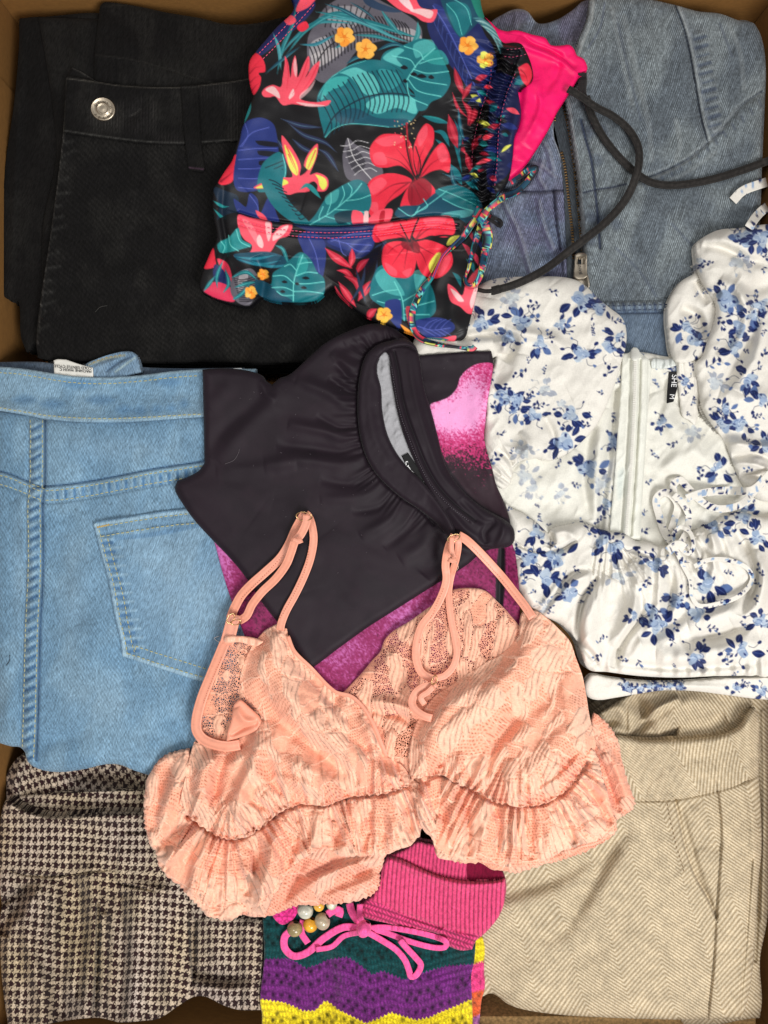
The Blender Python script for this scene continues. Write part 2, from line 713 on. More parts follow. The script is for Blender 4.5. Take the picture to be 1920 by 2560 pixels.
# ------------------------------------------------------------------ ribbons, cords and thread
def ribbon(name, pts, width, thick, mat, parent, col=(200, 200, 200), lift=3.0, z=None, colf=None, step=5.0, nseg=10, flat=0.5, twist=None, write=True, closed=False, groove=0.0, ease=0):
    """a strap or cord along a path; third element of a point = extra height"""
    P3 = []
    ex = np.array([p[2] if len(p) > 2 else 0.0 for p in pts], float)
    P = np.array(crom(pts, closed, step))
    # arclength fraction of control points for the extra height
    cp = np.array([p[:2] for p in pts], float)
    near = [int(np.argmin(((P - c) ** 2).sum(1))) for c in cp]
    for i in range(1, len(near)):
        if near[i] <= near[i - 1]:
            near[i] = near[i - 1] + 1
    # distance-based indices are ambiguous on loops: walk by cumulative counts instead
    cnt = [0]
    for i in range(len(cp) - 1):
        cnt.append(cnt[-1] + max(1, int(round(np.linalg.norm(cp[i + 1] - cp[i]) / step))))
    exi = np.interp(np.arange(len(P)), cnt, ex)
    n = len(P)
    tg = np.gradient(P, axis=0)
    tg /= (np.linalg.norm(tg, axis=1)[:, None] + 1e-9)
    nr = np.stack([-tg[:, 1], tg[:, 0]], 1)
    wd = np.array([width(t) if callable(width) else width for t in np.linspace(0, 1, n)])
    hl = np.maximum.reduce([height(P[:, 0] + nr[:, 0] * o, P[:, 1] + nr[:, 1] * o) for o in (-wd / 2, -wd / 4, 0, wd / 4, wd / 2)])
    if ease:
        k = ease
        pad = np.pad(hl, k, mode='edge')
        mx = np.array([pad[i:i + 2 * k + 1].max() for i in range(n)])
        pad = np.pad(mx, k, mode='edge')
        hl = np.array([pad[i:i + 2 * k + 1].mean() for i in range(n)])
    zc = (hl if z is None else np.full(n, z)) + lift + exi + thick * 0.5
    tw = np.zeros(n) if twist is None else np.array([twist(t) for t in np.linspace(0, 1, n)])
    V = []
    C = []
    for k in range(nseg):
        a = 2 * math.pi * k / nseg
        ca, sa = math.cos(a), math.sin(a)
        u = math.copysign(abs(ca) ** flat, ca)
        v = math.copysign(abs(sa) ** flat, sa)
        v = v * (1 - groove * (1 - abs(u)) * (1 if sa > 0 else 0))
        uu = u * np.cos(tw) * wd / 2 - v * np.sin(tw) * thick / 2
        vv = u * np.sin(tw) * wd / 2 + v * np.cos(tw) * thick / 2
        x = P[:, 0] + nr[:, 0] * uu
        y = P[:, 1] + nr[:, 1] * uu
        zz = zc + vv
        V.append(np.stack(to_world(x, y, zz), 1))
        if colf is None:
            C.append(np.tile(np.array(col, float), (n, 1)))
        else:
            C.append(colf(x, y, np.arange(n) * step, np.full(n, u)))
    V = np.stack(V, 1).reshape(-1, 3)
    C = np.stack(C, 1).reshape(-1, 3)
    F = []
    i = np.arange(n - 1)
    for k in range(nseg):
        k2 = (k + 1) % nseg
        F.append(np.stack([i * nseg + k, i * nseg + k2, (i + 1) * nseg + k2, (i + 1) * nseg + k], 1))
    Fq = [np.concatenate(F)]
    Fq.append(np.arange(nseg)[None, ::-1])
    Fq.append((np.arange(nseg) + (n - 1) * nseg)[None])
    if write:
        w = GG.win(P, float(wd.max()))
        g = Cloth.sub(type('o', (), {'g': GG})(), w)
        d, _, T, L = pdist(P, g, float(wd.max()) * 0.5 + 1)
        idx = np.clip((T / L * (n - 1)), 0, n - 1)
        zt = np.interp(idx, np.arange(n), zc + thick * 0.5)
        H[w] = np.where(d < wd.max() * 0.5, np.maximum(H[w], zt), H[w])
    return link_mesh(name, V, Fq, mat, parent, np.clip(lin(np.clip(C, 0, 255)), 0, 1))


def stitches(name, pts, parent, mat, col, ln=8, gap=4, width=2.2, lift=0.6, sm=True, jitter=0.6, h=1.6):
    P = smooth(pts, False, 2.0) if sm else np.array(pts, float)
    seg = np.linalg.norm(np.diff(P, axis=0), axis=1)
    cl = np.concatenate([[0], np.cumsum(seg)])
    r = np.random.RandomState(int(abs(P[0, 0] * 7 + P[0, 1])) % 9999)
    V = []
    F = []
    p = gap
    while p + ln < cl[-1]:
        ts = p + np.array([0, 0.25, 0.75, 1.0]) * ln
        x = np.interp(ts, cl, P[:, 0])
        y = np.interp(ts, cl, P[:, 1])
        dx, dy = x[-1] - x[0], y[-1] - y[0]
        l = math.hypot(dx, dy) + 1e-9
        nx, ny = -dy / l, dx / l
        j = r.uniform(-jitter, jitter)
        x = x + nx * j
        y = y + ny * j
        hh = height(x, y)
        zz = hh + lift + np.array([-0.8, h, h, -0.8]) * 0.8
        b = len(V)
        for i in range(4):
            wv = width * (0.6 if i in (0, 3) else 1) / 2
            V.append(to_world(x[i] + nx * wv, y[i] + ny * wv, zz[i] - 0.8))
            V.append(to_world(x[i], y[i], zz[i] + 0.5))
            V.append(to_world(x[i] - nx * wv, y[i] - ny * wv, zz[i] - 0.8))
        for i in range(3):
            a = b + i * 3
            F.append((a, a + 1, a + 4, a + 3))
            F.append((a + 1, a + 2, a + 5, a + 4))
        p += ln + gap + r.uniform(-0.5, 0.5)
    V = np.array(V)
    c = np.tile(lin(col), (len(V), 1))
    o = link_mesh(name, V, np.array(F), mat, parent, c)
    o['kind'] = 'stuff'
    return o


def box_mesh(name, corners_lo, corners_hi, mat, parent, bev=0.0):
    bm = bmesh.new()
    bmesh.ops.create_cube(bm, size=1)
    lo, hi = Vector(corners_lo), Vector(corners_hi)
    for v in bm.verts:
        v.co = Vector((lo[i] + (v.co[i] + 0.5) * (hi[i] - lo[i]) for i in range(3)))
    if bev:
        bmesh.ops.bevel(bm, geom=bm.edges[:], offset=bev, segments=2, affect='EDGES')
    org = origin(parent) if parent is not None else Vector((0, 0, 0))
    for v in bm.verts:
        v.co -= org
    me = bpy.data.meshes.new(name)
    bm.to_mesh(me)
    bm.free()
    me.materials.append(mat)
    o = bpy.data.objects.new(name, me)
    scene.collection.objects.link(o)
    o.parent = parent
    return o


def text_on(name, body, x, y, size, deg, mat, parent, lift=1.0, z=None, extrude=0.00008, spacing=1.0, flip=False):
    cu = bpy.data.curves.new(name, 'FONT')
    cu.body = body
    cu.size = size * K
    cu.extrude = extrude
    cu.align_x = 'LEFT'
    cu.align_y = 'CENTER'
    cu.space_line = spacing
    ob = bpy.data.objects.new(name, cu)
    scene.collection.objects.link(ob)
    dg = bpy.context.evaluated_depsgraph_get()
    me = bpy.data.meshes.new_from_object(ob.evaluated_get(dg))
    bpy.data.objects.remove(ob)
    me.materials.clear()
    me.materials.append(mat)
    o = bpy.data.objects.new(name, me)
    scene.collection.objects.link(o)
    zz = (float(height(x, y)[0]) if z is None else z) + lift
    o.parent = parent
    o.location = Vector(to_world(x, y, zz)) - origin(parent)
    o.rotation_euler = (0, 0, math.radians(deg))
    return o

# ------------------------------------------------------------------ the cardboard box
CARD = plain('cardboard', (142, 99, 46), rough=0.85, amt=0.05, nscale=220, stretch=(1, 1, 2.5), bump=0.2)
CARD_EDGE = plain('cardboard_cut_edge', (196, 160, 108), rough=0.9, amt=0.2, nscale=400, bump=0.5)
TAPE = plain('clear_tape', (150, 118, 76), rough=0.25, amt=0.05, nscale=80)
XL, XR, YT, YB = -46, 1976, -60, 2640          # inner faces on the reference plane
ZR = 95.0                                    # rim height


def flatpt(x, y, z):
    return ((x - 960) * K, (1280 - y) * K, z * K)


crate = thing('cardboard_box', 'open brown cardboard box holding all the folded clothes', 'box', 960, 1280, FL)


def panel(name, x0, y0, x1, y1, z0, z1, bev=0.0006, mat=CARD):
    a = flatpt(x0, y1, z0)
    b = flatpt(x1, y0, z1)
    return box_mesh(name, a, b, mat, crate, bev)


panel('base_panel', XL - 14, YT - 14, XR + 14, YB + 14, FL - 14, FL)
panel('side_panel', XL - 14, YT - 14, XL, YB + 14, FL, ZR)
panel('side_panel', XR, YT - 14, XR + 14, YB + 14, FL, ZR)
panel('end_panel', XL, YT - 14, XR, YT, FL, ZR - 0.5)
panel('end_panel', XL, YB, XR, YB + 14, FL, ZR - 0.5)
# doubled inner liner at the lower end, its corrugated cut edge showing
panel('liner_panel', XL + 1240, YB - 22, XR - 30, YB - 1, FL, -112, 0.0004, CARD_EDGE)
panel('liner_panel', XL + 1.5, 150, XL + 9, 1150, FL, -2, 0.0004, CARD)
# wrinkled creases at two corners
for (xa, ya, xb, yb, z0) in ((XL + 4, 60, XL + 9, 100, -60), (XR - 12, YT + 2, XR - 7, YT + 40, -70)):
    pass
H[:] = FL
ground = box_mesh('table_top', flatpt(-3000, 4500, FL - 40), flatpt(5000, -2500, FL - 15), plain('table_wood', (150, 120, 90), rough=0.6, nscale=12, stretch=(1, 12, 1), amt=0.12), None)
ground['kind'] = 'structure'

# ------------------------------------------------------------------ shared cloth materials
M_DENIM = fabric('denim', 'twill', amt=0.20, bump=0.5, sheen=0.15, rough=0.9)
M_GREY_DENIM = fabric('grey_denim', 'twill', amt=0.18, bump=0.6, sheen=0.1, rough=0.9)
M_BLACK = fabric('black_denim', 'twill', amt=0.30, bump=0.5, sheen=0.015, rough=0.85, spec=0.15)
M_WOOL = fabric('wool', 'plain', amt=0.12, bump=0.6, sheen=0.06, rough=0.95, spec=0.1, scale=1.3)
M_SMOOTH = fabric('smooth_jersey', 'plain', amt=0.05, bump=0.15, sheen=0.06, rough=0.62, spec=0.25)
M_CREPE = fabric('crepe', 'plain', amt=0.05, bump=0.3, sheen=0.1, rough=1.0, spec=0.08)
M_SWIM = fabric('swim_fabric', 'plain', amt=0.05, bump=0.12, sheen=0.0, rough=0.48, spec=0.4)
M_KNIT = fabric('knit', 'knit', amt=0.16, bump=0.7, sheen=0.25, rough=0.95, spec=0.1)
M_LACE = fabric('lace', 'plain', amt=0.08, bump=0.3, sheen=0.3, rough=0.8, spec=0.2, net=True, scale=1.5)
M_SATIN = fabric('satin', 'plain', amt=0.04, bump=0.1, sheen=0.2, rough=0.42, spec=0.45)
M_THREAD = fabric('thread', 'plain', amt=0.1, bump=0.1, sheen=0.2, rough=0.8)
M_METAL = plain('silver_metal', (180, 172, 160), rough=0.5, metal=1.0, amt=0.05)
M_GOLD = plain('pale_gold_metal', (215, 180, 130), rough=0.28, metal=1.0, amt=0.05)
M_PAPER = fabric('label_satin', 'plain', amt=0.03, bump=0.1, sheen=0.0, rough=0.6)
M_INK = plain('label_ink', (40, 40, 42), rough=0.7)
M_WHITE_INK = plain('white_print', (235, 235, 235), rough=0.6)


def wear(c, sx, sy, seed, lo, hi, deg=0, thr=(0.3, 0.7)):
    """blend towards a paler or darker dye in worn patches"""
    x, y = rot(c.g.X, c.g.Y, deg)
    n = ss(thr[0], thr[1], 0.5 + fbm(x / sx, y / sy, seed, 3))[..., None]
    c.C = c.C + (np.array(lo, float) * (1 - n) + np.array(hi, float) * n)
    return c


def twill_grain(c, amp, seed, per=5.2, deg=20, ln=14):
    """diagonal twill lines, broken and uneven"""
    x, y = rot(c.g.X, c.g.Y, deg)
    w = 0.5 + 0.5 * np.sin(2 * np.pi * (x / per + 1.2 * vnoise(x / 40, y / 60, seed + 4)))
    n = 1.35 * (w - .5) * (0.25 + vnoise(x / 7, y / ln, seed + 6)) + 0.45 * (vnoise(x / (per * 0.5), y / ln, seed) - 0.5)
    n2 = vnoise(c.g.X / 3, c.g.Y / 3, seed + 1) - 0.5
    c.mul(1 + amp * (n + n2 * 0.6))
    return c


# ================================================================== BLACK JEANS
bj = thing('black_jeans', 'folded black denim jeans with silver waist button, in the upper left corner of the box', 'jeans', 320, 480, -60)
BK = (19, 18, 18)


def blk(outline, zmin, thick, puff, radius, seed, drape=6, col=BK, step=4.0):
    c = Cloth(outline, step=step, zmin=zmin, thick=thick, puff=puff, radius=radius, drape=drape, col=col)
    c.round_edge()
    c.rumple(90, 60, 3.5, seed, 15)
    wear(c, 60, 90, seed, (-2, -2, -2), (7, 7, 6), thr=(0.35, 0.8))
    return c


c = blk([(48, 46, 1), (95, 42), (300, 48), (520, 300, 1), (500, 860), (160, 880), (90, 862), (68, 884, 1), (52, 840), (46, 754), (20, 748), (5, 732), (3, 560), (15, 400), (36, 250), (47, 120)], -100, 6, 8, 14, 3)
c.ridge([(60, 60), (45, 300), (25, 700)], 10, 3)
c.build('back_leg', M_BLACK, bj, sheet_skirt(5, 200, 5))
c = blk([(96, 43, 1), (180, 46), (300, 50, 1), (500, 300), (480, 700), (150, 700), (105, 740, 1), (108, 560), (140, 400), (136, 300), (118, 170)], -86, 6, 7, 14, 4)
c.ridge([(185, 60), (190, 150), (170, 330), (150, 420)], 14, 5)
c.build('folded_leg', M_BLACK, bj, sheet_skirt(5, 12, 1))
# inside of the back, seen above the front waistband
c = blk([(250, 14, 1), (262, 5), (340, 15), (420, 32), (500, 45), (565, 60), (640, 58), (760, 30, 1), (800, 300, 1), (260, 320, 1), (238, 230), (237, 135)], -80, 6, 6, 12, 5)
c.step([(700, 235), (530, 208), (420, 174), (330, 149), (230, 135)], 7, 2, 60)
c.ridge([(288, 150), (290, 215)], 3, -4, taper=False)
c.line([(237, 137), (330, 149), (420, 173), (530, 207), (700, 232)], 3, (62, 62, 60), 0.5)
c.line([(252, 16), (330, 14), (420, 33), (500, 46), (570, 62), (640, 60), (700, 48)], 4, (58, 56, 50), 0.4)
c.mul(1 + 0.10 * np.sin(c.g.X / 2.6) * (0.3 + vnoise(c.g.X / 40, c.g.Y / 40, 3)))
c.build('back_waistband', M_BLACK, bj, sheet_skirt(5, 30, 1))
# inner tip of the front waistband
c = blk([(180, 168, 1), (205, 180), (245, 206, 1), (230, 240), (165, 240, 1), (166, 196, 1)], -66, 4, 2, 8, 6, step=3)
c.line([(181, 170), (205, 182), (242, 204)], 3, (90, 88, 84), 0.6)
c.build('fly_corner', M_BLACK, bj)
c = blk([(158, 325, 1), (300, 345), (470, 350), (640, 350), (1010, 480, 1), (1010, 700), (985, 820), (920, 905, 1), (600, 906), (340, 902), (150, 902), (95, 895, 1), (90, 850), (100, 760), (118, 640), (135, 520), (150, 400)], -60, 6, 8, 12, 7, drape=10)
c.ridge([(160, 330), (148, 420), (134, 530), (117, 650), (102, 770)], 6, 4, taper=False)
for k in range(16):
    yy = 360 + k * 31
    xx = 165 - (yy - 330) * 0.13
    c.line([(xx - 5, yy), (xx + 20 + 12 * math.sin(k * 2.1), yy - 8 - 8 * math.sin(k))], 8, (52, 52, 50), 0.45)
    c.ridge([(xx - 2, yy), (xx + 22, yy - 8)], 6, 1.6)
c.line([(160, 330), (149, 415), (134, 530), (117, 650), (101, 770), (94, 860)], 2.5, (92, 90, 86), 0.75)
c.ridge([(300, 360), (380, 420), (520, 430)], 40, -4)
c.ridge([(200, 700), (350, 690), (500, 720)], 30, 4)
c.ridge([(260, 560), (420, 600), (640, 560)], 40, 4)
twill_grain(c, 0.35, 5)
c.build('front_panel', M_BLACK, bj, sheet_skirt(6, 150, 4))
c = blk([(165, 195, 1), (172, 190), (240, 203), (300, 212), (430, 217), (560, 205), (640, 193), (760, 180, 1), (760, 352, 1), (620, 350), (470, 360), (360, 357), (240, 342), (158, 330, 1), (162, 260)], -52, 7, 5, 6, 8, step=3)
w_ = 0.5 + 0.5 * np.sin(c.g.X * 2 * math.pi / 7.5 + 2 * vnoise(c.g.X / 40, c.g.Y / 60, 8))
c.Z += 0.8 * w_
c.mul(1 + 0.9 * w_ * ss(0.35, 0.7, vnoise(c.g.X / 60, c.g.Y / 90, 12)))
c.ridge([(310, 300), (335, 285), (360, 250)], 12, -5)
c.ridge([(340, 215), (335, 285), (345, 350)], 20, 4)
c.line([(165, 196), (240, 205), (300, 214), (430, 219), (560, 207), (640, 195), (760, 184)], 3, (96, 93, 86), 0.7)
c.line([(163, 197), (160, 260), (158, 328)], 3, (100, 98, 90), 0.8)
c.line([(160, 326), (240, 338), (360, 353), (470, 356), (620, 347)], 3, (84, 84, 80), 0.6)
c.line([(325, 290), (338, 284), (352, 272)], 3, (90, 88, 84), 0.5)
c.build('waistband', M_BLACK, bj, sheet_skirt(7, 6, 1), gap=6)
c = blk([(452, 215, 1), (494, 213, 1), (499, 300), (503, 360), (511, 420, 1), (508, 428), (474, 424), (470, 418, 1), (462, 350), (456, 280)], -50, 6, 3, 6, 9, step=2.5)
c.line([(474, 419), (508, 423)], 4, (80, 56, 74), 0.7)
c.line([(455, 219), (494, 217)], 4, (60, 60, 58), 0.6)
c.ridge([(457, 225), (465, 350), (473, 418)], 3, 2, taper=False)
c.ridge([(491, 222), (497, 330), (507, 418)], 3, 2, taper=False)
c.build('belt_loop', M_BLACK, bj, gap=6)


def disc(name, x, y, prof, mat, parent, squash=1.0, deg=0, tilt=(0, 0), n=48, z=None):
    """lathe: prof = [(radius px, height px)]"""
    z0 = float(height(x, y)[0]) if z is None else z
    cx, cy, cz = to_world(x, y, z0)
    V, F = [], []
    for r, h in prof:
        for k in range(n):
            a = 2 * math.pi * k / n
            px, py = r * math.cos(a), r * math.sin(a) * squash
            d = math.radians(deg)
            qx, qy = px * math.cos(d) - py * math.sin(d), px * math.sin(d) + py * math.cos(d)
            V.append((cx + qx * K, cy + qy * K, cz + (h + qx * tilt[0] + qy * tilt[1]) * K))
    for i in range(len(prof) - 1):
        for k in range(n):
            k2 = (k + 1) % n
            F.append((i * n + k, (i + 1) * n + k, (i + 1) * n + k2, i * n + k2))
    return link_mesh(name, V, [np.array(F)[:, ::-1]], mat, parent, np.tile(lin((200, 200, 200)), (len(V), 1)))


bt = disc('button', 259, 275, [(26, -4), (31, -1), (32, 3), (30.5, 6), (29, 6.2), (27, 4.6), (17, 4.2), (15.5, 6.4), (14, 7), (12.5, 5.4), (10, 5.2), (4, 6.2), (0.01, 6.4)],
          plain('brushed_nickel', (205, 192, 172), rough=0.38, metal=1.0, amt=0.04, nscale=900), bj, 0.9, -15, (0.02, 0.06))
BTI = plain('button_relief', (120, 110, 98), rough=0.5, metal=1.0)
for i, ch in enumerate('DENIM'):
    a = math.radians(150 - i * 30)
    text_on('lettering', ch, 259 + 22 * math.cos(a) - 3, 275 - 20 * math.sin(a), 10, math.degrees(a) - 90, BTI, bt, 5.2)
for i, ch in enumerate('JEANS'):
    a = math.radians(210 + i * 30)
    text_on('lettering', ch, 259 + 22 * math.cos(a) - 3, 275 - 20 * math.sin(a), 10, math.degrees(a) + 90, BTI, bt, 5.2)

# ================================================================== GREY-BLUE DENIM JACKET
dj = thing('denim_jacket', 'faded grey blue denim jacket with brass zip and collar, in the upper right corner', 'jacket', 1550, 400, -40)
DC = (99, 107, 113)


def djc(outline, zmin, thick, puff, radius, seed, drape=6, step=2.6, col=DC, purple=0.0):
    c = Cloth(outline, step=step, zmin=zmin, thick=thick, puff=puff, radius=radius, drape=drape, col=col)
    c.round_edge()
    wear(c, 70, 110, seed, (-9, -9, -8), (12, 12, 10), deg=20, thr=(0.25, 0.8))
    if purple:
        n = ss(0.4, 0.75, 0.5 + fbm(c.g.X / 60, c.g.Y / 70, seed + 7, 2))[..., None] * purple
        c.C = c.C * (1 - n) + np.array((92, 80, 106.)) * n
    twill_grain(c, 0.55, seed, ln=22)
    return c


# back and sleeve behind
c = djc([(1795, 60), (1860, 50), (1890, 66), (1908, 110), (1915, 180), (1912, 260), (1905, 420), (1900, 560), (1890, 700), (1840, 800, 1), (1700, 700), (1700, 100)], -70, 6, 14, 26, 11)
c.build('back_panel', M_GREY_DENIM, dj, sheet_skirt(6, 150, 4))
c = djc([(1225, 60), (1262, 33), (1292, 22), (1318, 28), (1345, 58), (1390, 50), (1430, 26), (1460, 2), (1540, -8, 1), (1560, 140), (1450, 230), (1250, 230, 1), (1215, 130)], -80, 6, 10, 16, 12, col=(98, 104, 116), purple=0.4)
c.ridge([(1292, 26), (1290, 55), (1300, 100)], 9, 8)
c.ridge([(1310, 50), (1330, 62), (1300, 95)], 14, -12)
c.ridge([(1370, 75), (1420, 90), (1450, 60)], 20, -7)
c.line([(1262, 35), (1292, 24), (1318, 30), (1340, 56)], 5, (150, 152, 155), 0.5)
c.build('collar', M_GREY_DENIM, dj, sheet_skirt(5, 60, 2))
# left front: wrinkled, purplish
c = djc([(1120, 300), (1200, 250), (1370, 220, 1), (1383, 275), (1385, 340), (1398, 380), (1408, 420), (1418, 500), (1428, 600), (1432, 720), (1432, 900, 1), (1050, 880, 1), (1100, 600)], -62, 6, 7, 10, 13, purple=0.35, col=(98, 108, 128))
c.ridge([(1180, 455), (1240, 470), (1320, 478), (1410, 475)], 7, -7)
c.step([(1415, 480), (1320, 483), (1240, 476), (1170, 460)], 5, 2, 30)
c.ridge([(1383, 480), (1388, 540), (1400, 620), (1405, 700)], 5, -5, taper=False)
c.ridge([(1395, 480), (1400, 560), (1412, 680)], 7, 5, taper=False)
for (a, b, e, f, h_) in ((1330, 330, 1370, 420, 6), (1350, 300, 1390, 400, -5), (1300, 400, 1380, 440, 5), (1260, 500, 1320, 700, 6), (1200, 520, 1240, 680, -6), (1330, 520, 1370, 650, 5), (1300, 560, 1340, 660, -4)):
    c.ridge([(a, b), ((a + e) / 2 + 12, (b + f) / 2), (e, f)], 14, h_)
for k in range(9):
    c.ridge([(1375 + k % 2 * 6, 480 + k * 22), (1402, 488 + k * 22)], 7, 3.0)
c.line([(1383, 278), (1386, 340), (1399, 382), (1409, 425), (1419, 505), (1429, 605), (1432, 700)], 6, (172, 174, 172), 0.5)
c.line([(1384, 480), (1389, 545), (1401, 625)], 5, (36, 36, 56), 0.85)
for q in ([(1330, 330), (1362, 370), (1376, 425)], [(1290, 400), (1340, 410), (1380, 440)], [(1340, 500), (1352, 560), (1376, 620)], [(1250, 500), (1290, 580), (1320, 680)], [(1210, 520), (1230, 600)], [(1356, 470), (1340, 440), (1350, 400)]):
    c.line(q, 9, (62, 56, 80), .45)  # crease shade painted along the folds, with a pale line beside it
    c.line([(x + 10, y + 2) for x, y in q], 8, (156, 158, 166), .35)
c.line([(1200, 462), (1300, 478), (1410, 476)], 4, (36, 36, 52), 0.85)
c.rumple(26, 60, 3, 15, 20)
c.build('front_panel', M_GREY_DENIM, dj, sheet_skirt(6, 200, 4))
# zip tape
c = Cloth([(1366, 230, 1), (1440, 230, 1), (1452, 420), (1462, 640, 1), (1440, 900, 1), (1425, 900, 1), (1405, 420)], step=3, zmin=-66, thick=3, drape=3, col=(60, 66, 72))
twill_grain(c, 0.25, 4)
c.build('zip_tape', M_GREY_DENIM, dj)
# right front
RF = [(1408, 235, 1), (1424, 300), (1432, 350), (1442, 420), (1450, 500), (1458, 600), (1468, 720), (1470, 900, 1), (1700, 960), (1900, 900, 1), (1880, 800), (1895, 520), (1905, 300), (1914, 180), (1904, 100), (1884, 58), (1850, 52), (1800, 34), (1745, 28), (1690, 13), (1600, -6), (1520, -10), (1475, -2), (1470, 40), (1445, 100), (1438, 140), (1462, 170), (1440, 215)]
c = djc(RF, -52, 7, 14, 22, 14, drape=10)
# lapel strip at the neck, front princess seams
c.line([(1478, 5), (1470, 55), (1448, 105), (1440, 135)], 22, (150, 152, 152), 0.35)
c.line([(1512, 5), (1500, 70), (1470, 120)], 4, (70, 78, 100), 0.5)
c.ridge([(1470, 10), (1465, 60), (1442, 110)], 12, 7)
c.ridge([(1530, 20), (1560, 160), (1600, 280), (1620, 400)], 16, 6)
c.ridge([(1560, 30), (1590, 160), (1640, 270)], 20, -4)
SA = [(1688, 13), (1706, 60), (1720, 110), (1735, 190), (1752, 290), (1768, 352)]
SB = [(1580, 455), (1640, 437), (1720, 398), (1768, 358), (1810, 315), (1850, 268), (1905, 228)]
c.step(SA, 7, 1.5, 14)
c.ridge(SA, 4, -5, taper=False)
c.line(SA, 3.2, (30, 36, 50), 0.9)
c.step(SB[::-1], -6, 1.5, 16)
c.ridge(SB, 4, -6, taper=False)
c.line(SB, 3.5, (30, 36, 50), 0.9)
c.line([(1700, 18), (1733, 110), (1748, 190), (1768, 290), (1790, 335)], 10, (150, 158, 166), 0.35)
for k in range(12):
    t = k / 11
    x_ = 1726 + 42 * t + 22
    y_ = 90 + 240 * t
    c.ridge([(x_ - 16, y_), (x_ + 18, y_ - 9)], 8, 3.4)
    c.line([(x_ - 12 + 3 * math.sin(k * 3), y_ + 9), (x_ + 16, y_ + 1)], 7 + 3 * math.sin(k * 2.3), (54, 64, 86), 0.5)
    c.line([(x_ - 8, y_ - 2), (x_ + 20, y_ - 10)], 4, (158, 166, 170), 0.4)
for k in range(14):
    t = k / 13
    x_ = 1600 + 290 * t
    y_ = 452 - 205 * t ** 1.25
    c.ridge([(x_ - 6, y_ + 4), (x_ + 8, y_ + 26)], 7, 3.2)
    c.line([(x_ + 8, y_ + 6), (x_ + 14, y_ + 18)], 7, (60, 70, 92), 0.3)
# paler worn edges, with seam highlights and crease shade painted in
for q, w_, a_ in (([(x + 7, y + 2) for x, y in SA], 7, .5), ([(x - 5, y + 7) for x, y in SB], 7, .5), ([(x, y - 8) for x, y in SB], 6, .25), ([(1484, -6), (1478, 55), (1456, 110), (1446, 140)], 5, .6), ([(1560, 40), (1590, 170), (1620, 300), (1630, 400)], 14, .22),
                  ([(1530, 20), (1556, 150), (1580, 260)], 10, .2), ([(1822, 60), (1850, 130), (1860, 220)], 12, .25), ([(1690, 300), (1700, 360), (1690, 400)], 12, .25), ([(1600, 470), (1700, 440), (1790, 380)], 9, .25)):
    c.line(q, w_, (168, 174, 174), a_)
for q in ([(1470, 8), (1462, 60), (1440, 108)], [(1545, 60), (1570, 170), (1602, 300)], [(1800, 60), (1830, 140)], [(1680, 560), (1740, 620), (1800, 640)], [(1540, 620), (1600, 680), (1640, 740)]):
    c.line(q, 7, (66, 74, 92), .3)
# placket
PL = [(1452, 300), (1462, 340), (1478, 400), (1487, 470), (1494, 540), (1500, 620)]
c.ridge(PL, 5, -6, taper=False)
c.line(PL, 6, (38, 46, 68), 0.8)
c.ridge([(1428, 300), (1450, 420), (1460, 520), (1472, 640)], 10, 6, taper=False)
c.line([(1420, 250), (1432, 330), (1446, 425), (1454, 520), (1462, 620), (1470, 720)], 9, (160, 166, 168), 0.5)  # highlight painted along the placket edge
c.line([(1458, 482), (1490, 474), (1530, 468), (1566, 460)], 4, (36, 42, 60), 0.85)
c.ridge([(1458, 482), (1490, 474), (1530, 468), (1566, 460)], 5, -5)
for k in range(9):
    c.ridge([(1462, 470 + k * 24), (1494, 478 + k * 24)], 8, 3)
for (x_, y_) in ((1480, 545), (1500, 550), (1492, 400), (1470, 330), (1505, 330), (1540, 560), (1478, 600)):
    c.fill([(x_ - 14, y_ - 8), (x_ + 4, y_ - 14), (x_ + 16, y_ + 6), (x_ - 2, y_ + 16)], (50, 60, 84), a=0.28, soft=14)
# double hem seam
for yy in (752, 783):
    c.ridge([(1380, yy + 6), (1500, yy), (1700, yy - 3), (1800, yy + 8)], 4, -5, taper=False)
c.line([(1400, 790), (1500, 784), (1680, 782)], 3.5, (30, 38, 56), 0.9)
c.ridge([(1380, 772), (1500, 767), (1700, 764)], 9, 5, taper=False)
for k in range(22):
    x_ = 1480 + k * 13
    c.line([(x_, 758), (x_ + 3, 778)], 5, (160, 176, 190) if k % 2 else (48, 62, 90), 0.6)
c.fill([(1480, 795), (1700, 790), (1760, 1000), (1480, 1000)], (82, 104, 134), a=0.5, soft=20)
c.ridge([(1560, 560), (1640, 640), (1660, 740)], 26, -5)
c.ridge([(1520, 500), (1620, 520), (1760, 600)], 30, 6)
c.rumple(90, 120, 9, 16, 25)
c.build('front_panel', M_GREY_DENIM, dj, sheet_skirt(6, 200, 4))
for p in ([(1500, 766), (1600, 763), (1700, 761)], [(1500, 776), (1600, 774), (1700, 772)]):
    stitches('stitching', p, dj, M_THREAD, (52, 62, 88), 8, 5, 2.4)
# teeth
BR = plain('brass', (120, 96, 66), rough=0.35, metal=1.0, amt=0.1)


